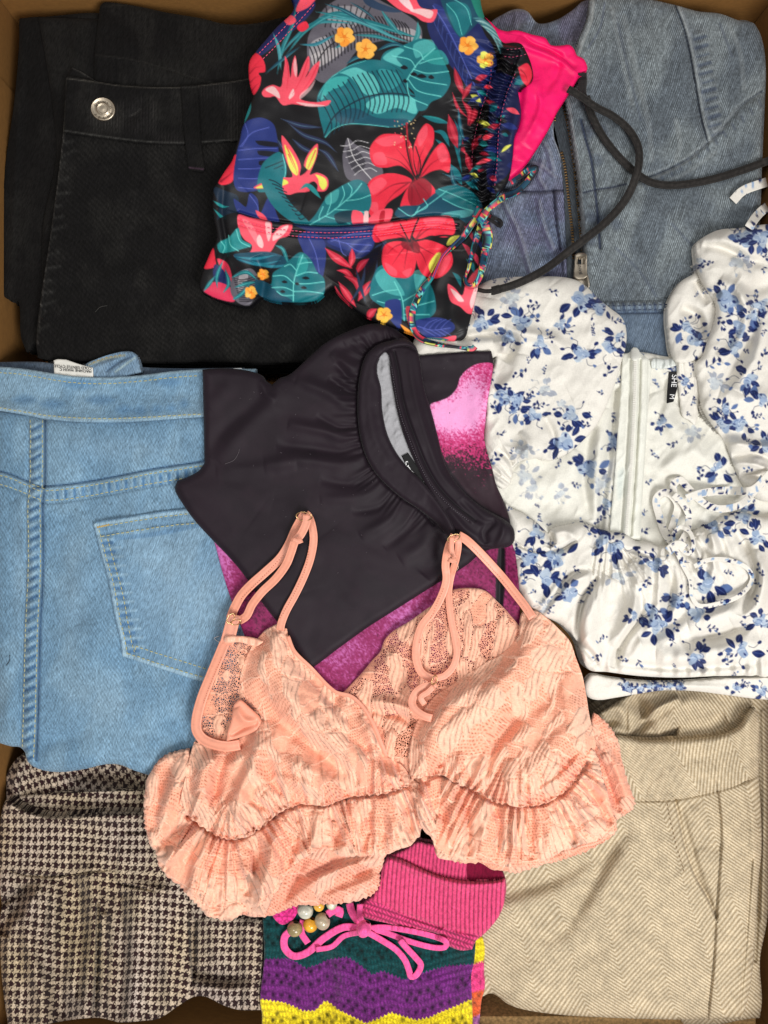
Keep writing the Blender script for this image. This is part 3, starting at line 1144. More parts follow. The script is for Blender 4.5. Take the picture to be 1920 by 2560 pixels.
def teeth(name, path, side, parent, mat, pitch=7.0, w=9, h=4.2, l=4.6, z=None, lift=1.0, n_max=290):
    P = smooth(path, False, 2)
    cl = np.concatenate([[0], np.cumsum(np.linalg.norm(np.diff(P, axis=0), axis=1))])
    n = min(n_max, int(cl[-1] / pitch))
    t = (np.arange(n) + 0.5) * pitch
    x = np.interp(t, cl, P[:, 0])
    y = np.interp(t, cl, P[:, 1])
    x2 = np.interp(t + 1, cl, P[:, 0]) - np.interp(t - 1, cl, P[:, 0])
    y2 = np.interp(t + 1, cl, P[:, 1]) - np.interp(t - 1, cl, P[:, 1])
    zz = height(x, y) if z is None else np.full(n, z)
    bm = bmesh.new()
    bmesh.ops.create_cube(bm, size=1)
    bmesh.ops.bevel(bm, geom=bm.edges[:], offset=0.18, segments=1, affect='EDGES')
    me = bpy.data.meshes.new(name)
    for v in bm.verts:
        v.co = Vector((v.co.x * w * K, v.co.y * l * K, v.co.z * h * K))
    bm.to_mesh(me)
    bm.free()
    me.materials.append(mat)
    at = me.color_attributes.new('Col', 'FLOAT_COLOR', 'POINT')
    at.data.foreach_set('color', np.tile(np.array([.75, .73, .68, 1], np.float32), len(me.vertices)))
    og = origin(parent)
    for i in range(n):
        o = bpy.data.objects.new(name, me)
        scene.collection.objects.link(o)
        o.parent = parent
        o.location = Vector(to_world(x[i], y[i], zz[i] + lift)) - og
        o.rotation_euler = (0, 0, math.atan2(-y2[i], x2[i]) + math.pi / 2)


teeth('zip_tooth', [(1386, 262), (1388, 330), (1402, 376), (1412, 420), (1421, 500), (1430, 580), (1434, 650)], 1, dj, BR)
teeth('zip_tooth', [(1409, 262), (1424, 330), (1437, 420), (1445, 500), (1452, 580), (1458, 640)], -1, dj, BR)
# slider and its pull
cs = Cloth([(1434, 686, 1), (1470, 686, 1), (1474, 716), (1458, 730), (1440, 716)], step=2, zmin=-50, thick=8, radius=6, puff=4, drape=2, col=(190, 186, 176))
cs.round_edge()
sl = cs.build('zip_slider', M_METAL, dj)
cp = Cloth([(1438, 636, 1), (1445, 632), (1460, 632), (1467, 637, 1), (1468, 690, 1), (1460, 697), (1441, 697), (1434, 690, 1)], step=1.6, zmin=-46, thick=9, radius=3.5, puff=3, drape=2, col=(190, 186, 176))
cp.round_edge()
cp.carve(sdf(smooth([(1443, 641, 1), (1461, 641, 1), (1461, 659, 1), (1442, 659, 1)], True, 3), cp.g, 5) > 0)
cp.build('zip_pull', plain('zip_nickel', (176, 166, 150), rough=0.55, metal=0.8, amt=0.03), dj)
text_on('lettering', 'JEANS', 1452, 686, 10, 96, M_INK, dj, 1.0)

FOLD = 1.25
# ================================================================== HOUNDSTOOTH TROUSERS
ht = thing('houndstooth_trousers', 'folded brown and cream houndstooth wool trousers in the lower left corner', 'trousers', 300, 2250, -60)


def hound(c, deg=0.0, cell=18.0, warp=None, seed=0):
    X, Y = c.g.X, c.g.Y
    wx, wy = (0, 0) if warp is None else warp
    x, y = rot(X + wx, Y + wy, deg)
    x = x + 5 * fbm(X / 120, Y / 120, seed + 20, 2)
    y = y + 5 * fbm(X / 120, Y / 120, seed + 30, 2)
    # woven: warp threads 4 dark 4 light, weft likewise, 2/2 twill
    i = np.floor(x / cell * 8).astype(int)
    j = np.floor(y / (cell * 1.2) * 8).astype(int)
    wd = (x / cell * 8) % 8 < 4.6
    fd = (y / (cell * 1.2) * 8) % 8 < 4.5
    up = ((i + j) % 4) < 2
    dark = np.where(up, wd, fd).astype(float)
    n = 0.5 + fbm(X / 110, Y / 150, seed + 50, 2)
    lt = np.array((192, 177, 166.)) * (1 - n[..., None]) + np.array((190, 172, 142.)) * n[..., None]
    dk = np.array((46, 29, 30.))
    dark = blur(dark, 0.4) if c.g.s < 1.6 else dark
    fz = (vnoise(X / 2.2, Y / 2.2, seed) - 0.5) * 0.35
    c.C = (lt * (1 - dark[..., None]) + dk * dark[..., None]) * (1 + fz[..., None])
    return c


def htc(outline, zmin, thick, puff, radius, step=1.7, drape=8, deg=0):
    c = Cloth(outline, step=step, zmin=zmin, thick=thick, puff=puff, radius=radius, drape=drape)
    c.round_edge()
    return c


FOLD = 2.4
c = htc([(52, 1890), (28, 1915), (12, 1950), (2, 2000), (-6, 2060, 1), (20, 2120), (420, 2120, 1), (430, 1900, 1), (280, 1860)], -118, 5, 12, 22, 2.4)
c.ridge([(60, 1900), (40, 1950), (40, 2000)], 12, 10)
c.ridge([(160, 1930), (250, 1935), (380, 1950)], 22, -22)
c.ridge([(50, 1990), (130, 1988), (250, 1980), (400, 1975)], 9, 9)
hound(c, -28, warp=(0, 0.25 * np.abs(c.g.X - 205)), seed=3)
c.build('back_waistband', M_WOOL, ht, sheet_skirt(5, 120, 3))
c = htc([(25, 1993, 1), (120, 1984), (240, 1980), (400, 1974, 1), (400, 2100, 1), (20, 2100, 1), (28, 2040)], -98, 5, 8, 12, 2.2)
hound(c, 3, seed=6)
c.build('inner_waistband', M_WOOL, ht, sheet_skirt(5, 20, 1))
c = htc([(18, 1998), (32, 2010), (60, 2026), (120, 2042), (190, 2038), (280, 2030), (430, 2036, 1), (500, 2200), (560, 2290), (600, 2280), (658, 2300, 1), (656, 2400), (652, 2525, 1), (600, 2525), (560, 2514), (515, 2492), (485, 2492), (450, 2512), (400, 2545), (360, 2552), (300, 2556), (250, 2545), (190, 2548), (100, 2562), (20, 2562, 1), (8, 2480), (0, 2380), (0, 2300), (4, 2255), (-8, 2200), (-2, 2080), (6, 2020)], -78, 6, 16, 24, 1.75, drape=10)
X_, Y_ = c.g.X, c.g.Y
FOLD = 2.7
c.ridge([(28, 2012), (60, 2030), (130, 2048), (250, 2040), (430, 2040)], 16, 9, taper=False)
c.step([(20, 2172), (60, 2185), (130, 2189), (240, 2176), (290, 2172)], 6, 2, 40)
c.ridge([(20, 2172), (60, 2186), (130, 2190), (240, 2177), (285, 2173)], 4, -5)
c.ridge([(75, 2215), (60, 2245), (20, 2300), (5, 2340)], 16, -26)
c.ridge([(90, 2235), (70, 2290), (72, 2360), (100, 2480), (110, 2560)], 22, 13, taper=False)
c.ridge([(30, 2300), (20, 2400), (34, 2560)], 18, 8, taper=False)
c.ridge([(180, 2200), (175, 2320), (150, 2440), (160, 2560)], 24, -12, taper=False)
c.ridge([(135, 2200), (130, 2300), (120, 2400)], 14, 9)
c.ridge([(230, 2190), (240, 2300), (222, 2420), (215, 2545)], 24, 12, taper=False)
c.ridge([(245, 2260), (244, 2400), (236, 2545)], 5, -12, taper=False)
c.ridge([(350, 2230), (345, 2350), (330, 2545)], 30, 10, taper=False)
c.ridge([(290, 2240), (290, 2400), (280, 2540)], 18, -7, taper=False)
c.ridge([(400, 2240), (420, 2400), (430, 2510)], 26, 10, taper=False)
c.step([(470, 2275), (474, 2350), (478, 2420), (486, 2490)], -20, 3, 60)
c.ridge([(484, 2290), (482, 2380), (486, 2440)], 8, -12)
c.ridge([(500, 2300), (540, 2340), (560, 2440)], 30, 10)
c.ridge([(620, 2320), (625, 2500)], 24, 10, taper=False)
c.ridge([(486, 2450), (520, 2470), (600, 2480)], 22, 12)
c.ridge([(480, 2430), (560, 2448), (650, 2440)], 16, -10)
# pocket flap
c.ridge([(295, 2080), (292, 2140), (282, 2200)], 4, -4)
c.step([(280, 2204), (330, 2214), (390, 2226)], 7, 2, 40)
c.ridge([(280, 2205), (330, 2215), (390, 2227)], 3.5, -5)
c.ridge([(300, 2078), (350, 2081), (400, 2082)], 4, -4)
c.ridge([(300, 2120), (400, 2126)], 5, -3)
c.rumple(120, 60, 9, 61, 5)
c.ridge([(0, 2262), (40, 2236), (85, 2212)], 12, -16)
c.ridge([(8, 2330), (50, 2262), (90, 2240)], 14, 12)
c.ridge([(150, 2052), (240, 2046), (330, 2046)], 14, 4)
c.ridge([(200, 2230), (206, 2330), (196, 2480)], 12, -9, taper=False)
c.ridge([(262, 2290), (264, 2420), (256, 2545)], 11, 8, taper=False)
c.ridge([(300, 2240), (312, 2360), (304, 2540)], 13, -8, taper=False)
gxx = np.gradient(c.Z, axis=1) / c.g.s
gyy = np.gradient(c.Z, axis=0) / c.g.s
upz = ss(2186, 2170, Y_)
lean = ss(2180, 2560, Y_)
hound(c, 2.5, warp=(blur(c.Z, 8) * 0.22 + (1 - upz) * 5, blur(c.Z, 8) * 0.2), seed=9)
c.build('front_panel', M_WOOL, ht, sheet_skirt(6, 200, 5))
stitches('stitching', [(20, 2176), (60, 2190), (130, 2194), (240, 2181), (285, 2178)], ht, M_THREAD, (150, 132, 110), 7, 5, 2.2, 0.6)
stitches('stitching', [(284, 2200), (330, 2209), (392, 2221)], ht, M_THREAD, (150, 132, 110), 7, 5, 2.2, 0.6)

FOLD = 1.25
# ================================================================== HERRINGBONE TROUSERS
hb = thing('herringbone_trousers', 'folded beige herringbone wool trousers with a slanted side pocket in the lower right corner', 'trousers', 1600, 2200, -60)


def herring(c, cols=None, pitch=10.5, slope=0.62, seed=0, ox=0, w=118, lean=None, warp=(0, 0)):
    X, Y = c.g.X + warp[0], c.g.Y + warp[1]
    x = X + ox + 14 * fbm(X / 160, Y / 200, seed + 2, 2)
    if lean is not None:
        x = x + lean
    y = Y + 10 * fbm(X / 150, Y / 150, seed + 4, 2)
    ph = (x % (2 * w))
    tri = np.abs(ph - w)
    v = (y + tri * slope) / pitch
    s_ = np.sin(2 * np.pi * v)
    s_ = 0.5 + 0.5 * np.tanh(1.6 * s_)
    a = np.array((212, 198, 172.))
    b = np.array((148, 130, 102.))
    n = (vnoise(X / 2.4, Y / 2.4, seed) - 0.5) * 0.12 + 0.10 * fbm(X / 18, Y / 18, seed + 9, 2)
    c.C = (a * s_[..., None] + b * (1 - s_[..., None])) * (1 + n[..., None])
    c.Z = c.Z + 0.5 * s_
    return c


c = Cloth([(1880, 1740), (1900, 1725), (1922, 1735, 1), (1922, 2200), (1918, 2300), (1900, 2400), (1905, 2500), (1900, 2545, 1), (1700, 2545), (1700, 1800)], 2.6, 45, -95, 8, 14, 5, 6)
c.round_edge()
c.ridge([(1908, 1780), (1912, 2000), (1906, 2300)], 7, 8, taper=False)
c.ridge([(1888, 1900), (1898, 2100), (1888, 2400)], 6, -10, taper=False)
herring(c, seed=3, ox=20, w=300, slope=0.9)
c.build('back_leg', M_WOOL, hb, sheet_skirt(5, 180, 4))
# the back waistband, curling over the top
c = Cloth([(1440, 1830), (1475, 1800), (1520, 1770), (1560, 1745), (1610, 1728), (1700, 1715), (1800, 1715), (1860, 1735), (1885, 1765), (1898, 1830), (1895, 1900), (1800, 1950, 1), (1500, 1930, 1)], 2.3, 45, -78, 12, 20, 5, 10)
FOLD = 2.6
c.round_edge()
herring(c, seed=5, ox=-70, w=180, slope=-1.6, pitch=13)
c.ridge([(1500, 1790), (1545, 1770), (1570, 1850)], 16, 7)
c.ridge([(1580, 1740), (1610, 1790), (1570, 1850)], 16, -22)
c.ridge([(1640, 1830), (1720, 1760), (1800, 1770)], 26, 12)
c.ridge([(1650, 1842), (1740, 1830), (1820, 1805)], 26, -24)
c.ridge([(1568, 1755), (1566, 1800), (1568, 1840)], 4, -5)
c.ridge([(1560, 1846), (1600, 1806), (1650, 1768), (1700, 1745)], 10, 14)
c.ridge([(1470, 1835), (1540, 1800), (1580, 1830)], 14, -12)
c.ridge([(1560, 1860), (1700, 1856), (1830, 1838)], 18, -26, taper=False)
c.ridge([(1880, 1790), (1868, 1820), (1850, 1840)], 10, 14)
FOLD = 1.25
c.build('back_waistband', M_WOOL, hb, sheet_skirt(5, 150, 3))
OUT = [(1530, 1842), (1600, 1851), (1680, 1850), (1760, 1844), (1815, 1834), (1850, 1812), (1872, 1780), (1886, 1768), (1897, 1800), (1899, 1860), (1897, 1930), (1902, 2020), (1904, 2120), (1895, 2220), (1888, 2350), (1878, 2450), (1866, 2510), (1855, 2545, 1), (1780, 2548), (1700, 2549), (1600, 2547), (1500, 2543), (1400, 2537), (1310, 2524), (1270, 2510), (1240, 2488), (1222, 2484), (1160, 2520, 1), (1150, 2300), (1150, 2150, 1), (1250, 2100), (1400, 2000)]
c = Cloth(OUT, 2.5, 45, -76, 18, 30, 6, 12)
c.round_edge()
X_, Y_ = c.g.X, c.g.Y
# waistband and its seam
WS = [(1540, 2000), (1600, 2001), (1680, 1999), (1760, 1984), (1830, 1966), (1895, 1938)]
c.ridge([(1540, 1852), (1640, 1860), (1780, 1852), (1850, 1826), (1880, 1785)], 20, 12, taper=False)
c.ridge([(1600, 1940), (1720, 1900), (1800, 1900), (1850, 1870)], 24, -7)
c.step(WS, 8, 2, 40)
c.ridge(WS, 4, -7, taper=False)
# fly lapping, side seam, slanted pocket
PK = [(1684, 2000), (1694, 2040), (1706, 2098), (1718, 2142), (1740, 2196), (1768, 2246), (1787, 2290)]
c.step(PK[::-1], 15, 2, 34)
c.ridge([(x + 3, y) for x, y in PK], 5, -11, taper=False)
c.ridge([(1700, 2010), (1722, 2100), (1750, 2190), (1783, 2262)], 9, -12)
c.ridge([(1740, 2010), (1766, 2090), (1785, 2120)], 26, 7)
c.ridge([(1730, 2120), (1780, 2112), (1800, 2130)], 12, -7)
SS = [(1794, 1978), (1801, 2040), (1803, 2100), (1797, 2200), (1790, 2300), (1785, 2400), (1770, 2545)]
c.step(SS, 8, 2, 40)
c.ridge(SS, 4, -7, taper=False)
c.ridge([(1868, 1960), (1885, 2100), (1872, 2300), (1850, 2520)], 10, 6, taper=False)
c.ridge([(1880, 2150), (1866, 2350), (1848, 2545)], 4, -9, taper=False)
# soft folds of the front
FOLD = 0.8
c.ridge([(1180, 2262), (1290, 2222), (1380, 2195), (1480, 2140), (1540, 2100)], 26, -30)
c.ridge([(1190, 2290), (1320, 2260), (1420, 2250)], 40, 12)
c.ridge([(1380, 2330), (1430, 2290), (1480, 2210), (1540, 2110), (1580, 2060)], 22, -24)
c.ridge([(1330, 2340), (1390, 2340), (1440, 2310)], 22, -14)
c.ridge([(1460, 2300), (1530, 2200), (1600, 2080)], 34, 12)
c.ridge([(1600, 2150), (1640, 2130), (1700, 2180)], 34, -8)
c.ridge([(1180, 2200), (1300, 2170), (1440, 2120)], 24, 14)
c.ridge([(1660, 2300), (1680, 2400), (1660, 2500)], 40, -8)
c.ridge([(1330, 2400), (1310, 2480), (1300, 2530)], 40, 14)
c.ridge([(1500, 2380), (1560, 2460), (1620, 2540)], 60, 8)
c.rumple(150, 110, 12, 65, 30)
gxx = blur(c.Z, 8)
bandw = ss(2004, 1994, Y_ + (X_ - 1680) * ss(1680, 1900, X_) * 0.25)
herring(c, seed=8, w=112, ox=-20, lean=-0.30 * (Y_ - 2250), warp=(gxx * 0.45, gxx * 0.3), slope=0.85)
# band: pattern turned
C0 = c.C.copy()
herring(c, seed=12, w=150, ox=-55, slope=1.5, pitch=13, lean=-0.55 * (Y_ - 1900))
c.C = C0 * (1 - bandw[..., None]) + c.C * bandw[..., None]
c.build('front_panel', M_WOOL, hb, sheet_skirt(6, 200, 5))
stitches('stitching', [(1668, 2004), (1678, 2060), (1690, 2110), (1702, 2150), (1712, 2190)], hb, M_THREAD, (140, 116, 86), 7, 5, 2.0, 0.5)

FOLD = 1.6
# ================================================================== LIGHT BLUE JEANS
lj = thing('blue_jeans', 'folded light blue denim jeans showing waistband, yoke seams and a back pocket at left', 'jeans', 280, 1400, -30)
LB = (112, 146, 171)


def ljc(outline, zmin, thick, puff, radius, seed, drape=6, step=3.0, col=LB):
    c = Cloth(outline, step=step, zmin=zmin, thick=thick, puff=puff, radius=radius, drape=drape, col=col)
    c.round_edge()
    wear(c, 70, 110, seed, (-7, -6, -4), (7, 6, 5), deg=20, thr=(0.25, 0.8))
    twill_grain(c, 0.17, seed)
    return c


# inside back of the waist, care label, folded waistband tab
c = ljc([(0, 905), (100, 905), (210, 918), (280, 898), (360, 918), (612, 920, 1), (612, 1000, 1), (-20, 1000, 1), (-20, 905, 1)], -62, 5, 6, 10, 20, col=(70, 84, 100))
c.build('inner_waistband', M_DENIM, lj, sheet_skirt(5, 100, 2))
c = ljc([(210, 914), (245, 896), (290, 882), (322, 878), (338, 884), (346, 900), (353, 930, 1), (260, 960, 1), (216, 930, 1)], -40, 6, 6, 8, 21, col=(118, 144, 166))
c.ridge([(228, 912), (270, 896), (312, 890)], 6, -8)
c.line([(222, 912), (262, 898), (312, 888)], 4, (168, 150, 96), 0.6)
c.line([(268, 928), (300, 905), (330, 892)], 5, (60, 84, 112), 0.6)
c.line([(288, 930), (318, 908), (338, 894)], 3, (184, 200, 190), 0.8)
c.ridge([(262, 930), (296, 904), (324, 890)], 5, -7)
c.build('folded_waistband', M_DENIM, lj, sheet_skirt(5, 20, 1))
stitches('stitching', [(228, 908), (262, 895), (312, 885)], lj, M_THREAD, (170, 150, 100), 7, 4, 2.2)
c = Cloth([(134, 901, 1), (143, 898), (165, 899, 1), (200, 911), (232, 919, 1), (233, 945, 1), (136, 945, 1)], 2.0, 20, -30, 2, 5, 2.5, 3, col=(226, 224, 216))
c.round_edge()
c.rumple(40, 20, 3, 5)
lb_ = c.build('care_label', M_PAPER, lj)
for i, s_ in enumerate(('TUMBLE DRY. DO', 'DO NOT BLEACH. DO', 'COLD GENTLE CYCLE', 'MACHINE WASH C')):
    text_on('lettering', s_, (205, 222, 231, 231)[i] - 2, 905.5 + i * 7.8, 9.5, 180 - 4, M_INK, lb_, 1.2)
c = Cloth([(582, 921, 1), (604, 920, 1), (608, 930, 1), (582, 934, 1)], 2.0, 20, -24, 1, 4, 2.5, 2, col=(225, 228, 230))
c.build('small_label', M_PAPER, lj)

# the seat
SEAT = [(-30, 1020, 1), (120, 1040), (250, 1040), (505, 1030), (700, 1030, 1), (720, 1500), (700, 1800, 1), (560, 1930), (420, 1945), (380, 1940), (330, 1924), (300, 1912), (262, 1911), (215, 1922), (160, 1930), (120, 1928), (86, 1918), (68, 1902), (62, 1880), (50, 1868), (28, 1866), (0, 1858), (-30, 1850, 1)]
c = ljc(SEAT, -42, 6, 26, 46, 22, 12, 3.3)
X_, Y_ = c.g.X, c.g.Y
VS = [(112, 1045), (112, 1130), (111, 1215), (106, 1260), (107, 1350), (106, 1450), (100, 1560), (97, 1680), (94, 1800), (90, 1900)]
HR = [(110, 1217), (160, 1213), (230, 1203), (310, 1188), (390, 1172), (470, 1160), (640, 1135)]
HL = [(-30, 1172), (20, 1184), (60, 1200), (106, 1220)]
c.step(VS, -7, 1.5, 34)
c.ridge(VS, 3.5, -7, taper=False)
c.ridge([(x - 22, y) for x, y in VS], 13, 5, taper=False)
c.ridge([(x - 42, y) for x, y in VS], 3.5, -4, taper=False)
c.line([(x + 1, y) for x, y in VS], 3.6, (36, 62, 98), 0.85)  # shadow of the centre seam painted as a dark line
c.line([(x - 5, y) for x, y in VS], 6, (150, 184, 206), 0.55)  # and its highlight painted to the left
c.step(HR[::-1], 7, 1.5, 34)
c.ridge(HR, 3.5, -6, taper=False)
c.line([(x, y - 1) for x, y in HR], 3.4, (38, 66, 102), 0.8)  # yoke seam shadow painted dark, its highlight painted below
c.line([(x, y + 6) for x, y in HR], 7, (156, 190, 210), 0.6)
c.ridge([(x, y + 40) for x, y in HR], 4, -4, taper=False)
c.step(HL[::-1], 6, 1.5, 30)
c.ridge(HL, 3.5, -6, taper=False)
c.line([(x, y - 1) for x, y in HL], 3.2, (38, 66, 102), 0.7)  # same painted shadow and highlight on the left yoke seam
c.line([(x, y + 6) for x, y in HL], 6, (156, 190, 210), 0.5)
c.ridge([(x, y + 34) for x, y in HL], 4, -4, taper=False)
r_ = random.Random(3)
for k in range(34):   # puckers along the centre seam
    yy = 1060 + k * 25
    xx = 112 - (yy - 1050) * 0.024
    c.ridge([(xx - 8, yy - 7), (xx - 36, yy + 6)], 6, 3.2)
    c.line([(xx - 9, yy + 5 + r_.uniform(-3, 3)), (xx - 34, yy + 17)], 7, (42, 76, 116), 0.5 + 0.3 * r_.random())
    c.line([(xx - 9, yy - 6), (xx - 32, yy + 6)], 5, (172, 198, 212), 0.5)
for k in range(21):   # and the yoke seam
    t = k / 20
    x_ = 135 + 430 * t
    y_ = 1216 - 66 * t
    c.ridge([(x_, y_ + 8), (x_ + 3, y_ + 36)], 6, 3)
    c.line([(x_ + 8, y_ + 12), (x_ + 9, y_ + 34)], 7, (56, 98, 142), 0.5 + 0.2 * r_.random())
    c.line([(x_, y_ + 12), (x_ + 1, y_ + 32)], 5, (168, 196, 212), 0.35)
# soft relief
c.ridge([(160, 1300), (210, 1400), (190, 1540)], 40, 7)
c.ridge([(130, 1280), (150, 1240), (200, 1260)], 26, -5)
c.ridge([(200, 1560), (300, 1750), (420, 1800)], 60, 9)
c.ridge([(80, 1880), (130, 1850), (230, 1840)], 26, -10)
c.ridge([(40, 1250), (60, 1300), (70, 1400)], 24, 7)
c.ridge([(10, 1640), (30, 1720), (20, 1800)], 22, 6)
c.ridge([(240, 1110), (330, 1100), (420, 1120)], 40, 4)
c.rumple(110, 140, 12, 71, 20)
for (x_, y_, rx, ry) in ((330, 1420, 120, 150), (180, 1500, 40, 160), (300, 1120, 150, 40), (50, 1450, 26, 160), (250, 1760, 110, 60)):
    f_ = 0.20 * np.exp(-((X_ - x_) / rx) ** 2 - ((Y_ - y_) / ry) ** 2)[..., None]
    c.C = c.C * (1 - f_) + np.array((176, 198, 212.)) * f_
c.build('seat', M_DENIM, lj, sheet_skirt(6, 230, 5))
WB = [(-30, 914, 1), (60, 922), (130, 933), (190, 941), (270, 943), (350, 938), (430, 928), (505, 923), (640, 922, 1), (640, 1044, 1), (505, 1043), (400, 1050), (300, 1056), (200, 1055), (120, 1048), (50, 1035), (-30, 1022, 1)]
c = ljc(WB, -34, 7, 6, 7, 23, 6, 2.6, (118, 151, 175))
c.step([(-30, 926), (60, 934), (130, 946), (190, 954), (270, 956), (350, 950), (430, 941), (505, 935), (640, 934)], 4, 1.5, 6)
c.line([(-30, 917), (60, 925), (130, 936), (190, 944), (270, 946), (350, 941), (430, 931), (505, 926), (640, 925)], 8, (158, 184, 198), 0.7)  # highlight lines painted along the band's edges
c.line([(-30, 1016), (50, 1028), (120, 1041), (200, 1048), (300, 1049), (400, 1043), (505, 1036), (640, 1036)], 9, (164, 190, 206), 0.6)
for (x_, y_, w__) in ((60, 1000, 60), (200, 960, 80), (310, 1025, 40), (350, 1028, 34), (390, 1024, 30), (430, 1022, 30), (460, 1010, 24), (250, 1000, 70), (130, 1010, 60), (420, 955, 60)):
    c.fill([(x_ - w__ / 2, y_), (x_, y_ - 12), (x_ + w__ / 2, y_), (x_, y_ + 12)], (84, 128, 170), a=0.5, soft=16)
c.ridge([(0, 985), (120, 992), (300, 985), (520, 990)], 16, -3, taper=False)
c.rumple(50, 30, 4, 25)
c.build('waistband', M_DENIM, lj, sheet_skirt(7, 10, 1), gap=6)
PO = [(233, 1311, 1), (240, 1304), (330, 1290), (420, 1276), (500, 1271), (620, 1272, 1), (650, 1690, 1), (520, 1706), (490, 1701), (400, 1672), (306, 1641, 1), (300, 1600), (288, 1550), (272, 1460), (250, 1380)]
c = ljc(PO, -34, 6, 3, 6, 24, 10, 2.6, (114, 147, 172))
for i, off in enumerate((7, 30)):
    pass
PT = [(236, 1310), (330, 1294), (420, 1281), (500, 1275), (620, 1276)]
PLf = [(236, 1312), (254, 1380), (276, 1460), (292, 1550), (304, 1600), (309, 1638)]
PB = [(309, 1640), (400, 1670), (490, 1698), (520, 1703)]
for q in (PT, PLf, PB):
    c.line([(x + (4 if q is PLf else 0), y + (4 if q is PT else -4 if q is PB else 0)) for x, y in q], 8, (164, 192, 208), 0.65)  # highlight painted along the pocket edges
c.ridge([(x + 24, y + 6) for x, y in PLf], 5, -3, taper=False)
c.ridge([(x + 10, y + 26) for x, y in PT], 5, -3, taper=False)
for k in range(13):
    t = k / 12
    x_ = 262 + 66 * t
    y_ = 1350 + 270 * t
    c.ridge([(x_ - 10, y_), (x_ + 22, y_ - 4)], 6, 3)
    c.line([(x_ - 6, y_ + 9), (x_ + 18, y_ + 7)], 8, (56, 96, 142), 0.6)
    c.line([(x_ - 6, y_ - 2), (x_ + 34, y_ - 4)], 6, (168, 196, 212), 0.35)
c.line([(290, 1345), (380, 1336), (500, 1312)], 12, (70, 112, 156), 0.35)
c.ridge([(420, 1400), (480, 1480), (470, 1600)], 70, 5)
c.rumple(90, 110, 4, 29, 20)
f_ = 0.24 * np.exp(-((c.g.X - 440) / 110) ** 2 - ((c.g.Y - 1480) / 120) ** 2)[..., None]
c.C = c.C * (1 - f_) + np.array((176, 198, 212.)) * f_
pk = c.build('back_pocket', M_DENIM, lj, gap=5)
TH = (176, 176, 136)
for p in ([(x - 6, y) for x, y in VS], [(x - 36, y) for x, y in VS], [(x, y + 10) for x, y in HR], [(x, y + 35) for x, y in HR], [(x, y + 10) for x, y in HL], [(x, y + 32) for x, y in HL],
          [(-20, 929), (60, 937), (130, 949), (190, 957), (270, 959), (350, 953), (430, 944), (505, 938)], [(-20, 1016), (50, 1028), (120, 1039), (200, 1045), (300, 1046), (400, 1041), (505, 1035)]):
    stitches('stitching', p, lj, M_THREAD, TH, 9, 3.5, 2.6)
for p in ([(x + 10, y + 8) for x, y in PT], [(x + 14, y + 32) for x, y in PT], [(x + 10, y + 8) for x, y in PLf], [(x + 32, y + 30) for x, y in PLf[:-1]] + [(340, 1616)],
          [(x + 6, y - 8) for x, y in PB], [(x + 26, y - 26) for x, y in PB]):
    stitches('stitching', p, pk, M_THREAD, TH, 9, 3.5, 2.6)
stitches('stitching', [(242, 1318), (262, 1314), (274, 1311)], pk, M_THREAD, (196, 160, 70), 4, 0.5, 4.5)
stitches('stitching', [(76, 1210), (112, 1222)], lj, M_THREAD, TH, 9, 3.5, 2.6)

# ================================================================== CROCHET COVER-UP (stripes)
kn = thing('crochet_dress', 'striped crochet knit dress in teal, purple and yellow with pink ribbed waist, bottom centre', 'dress', 930, 2440, -40)


def crochet(c, waves, wavef, cols, seed, holes=True, pitch=9.0, fall=None):
    """bands of colour separated by wavy borders, rows of openwork following the wave"""
    X, Y = c.g.X, c.g.Y
    y = Y - wavef(X) + 4 * fbm(X / 25, Y / 25, seed, 2)
    C = np.zeros(X.shape + (3,))
    C[:] = cols[0]
    for yb, col in zip(waves, cols[1:]):
        m = y > yb + 3 * np.sin(X * 1.1)
        C[m] = col
    row = y / 17.0
    ph = row % 1
    stag = (np.floor(row) % 2) * 0.5
    xs = (X + 3 * fbm(X / 40, Y / 40, seed + 3, 2)) / pitch
    st = np.abs(np.sin(np.pi * (xs + 0.5 * np.sin(row * 6.28))))         # knit wales
    c.Z += 1.6 * np.sqrt(st) + 1.8 * np.sin(np.pi * ph) - 1
    hx = (X / 22.0 + stag + 0.2 * fbm(X / 30, Y / 30, seed + 5, 2)) % 1 - 0.5
    hy = ph - 0.5
    on = vnoise(np.floor(X / 22.0 + stag), np.floor(row), seed + 8) > 0.35
    on2 = (np.floor(row) % 3) != 1
    hole = ((hx * 22) ** 2 / 14 + (hy * 17) ** 2 / 15 < 1) & on & on2
    f = 0.86 + 0.22 * st * np.sin(np.pi * ph) + 0.22 * (vnoise(X / 2.3, Y / 2.3, seed) - 0.5)
    c.C = C * f[..., None]
    if holes:
        c.net = np.zeros(X.shape)
        hs = np.clip(blur(hole.astype(float), 0.6), 0, 1)
        c.Z -= 5 * hs
        c.C = c.C * (1 - 0.65 * hs[..., None])
    return c


TEAL, PUR, YEL = np.array((14, 66, 68.)), np.array((112, 40, 118.)), np.array((244, 220, 40.))
HOT, ORG = np.array((230, 68, 130.)), np.array((226, 96, 50.))
# the right-hand fold below
c = Cloth([(1130, 2330), (1190, 2330), (1207, 2345, 1), (1212, 2370), (1210, 2420), (1212, 2470), (1204, 2500), (1200, 2540), (1196, 2600, 1), (1090, 2600, 1), (1090, 2340)], 2.0, 40, -88, 8, 10, 5, 6)
c.round_edge()
crochet(c, [2408, 2480, 2540], lambda x: 4 * np.sin(x / 14), [YEL * .95, HOT, ORG, np.array((200, 120, 190.))], 4)
c.build('folded_layer', M_KNIT, kn, sheet_skirt(5, 120, 3))


def wv(x):
    return 24 * np.abs(((x - 640) / 170.0) % 2 - 1) * 1.0 + 10 * np.sin((x - 700) / 60) - 6


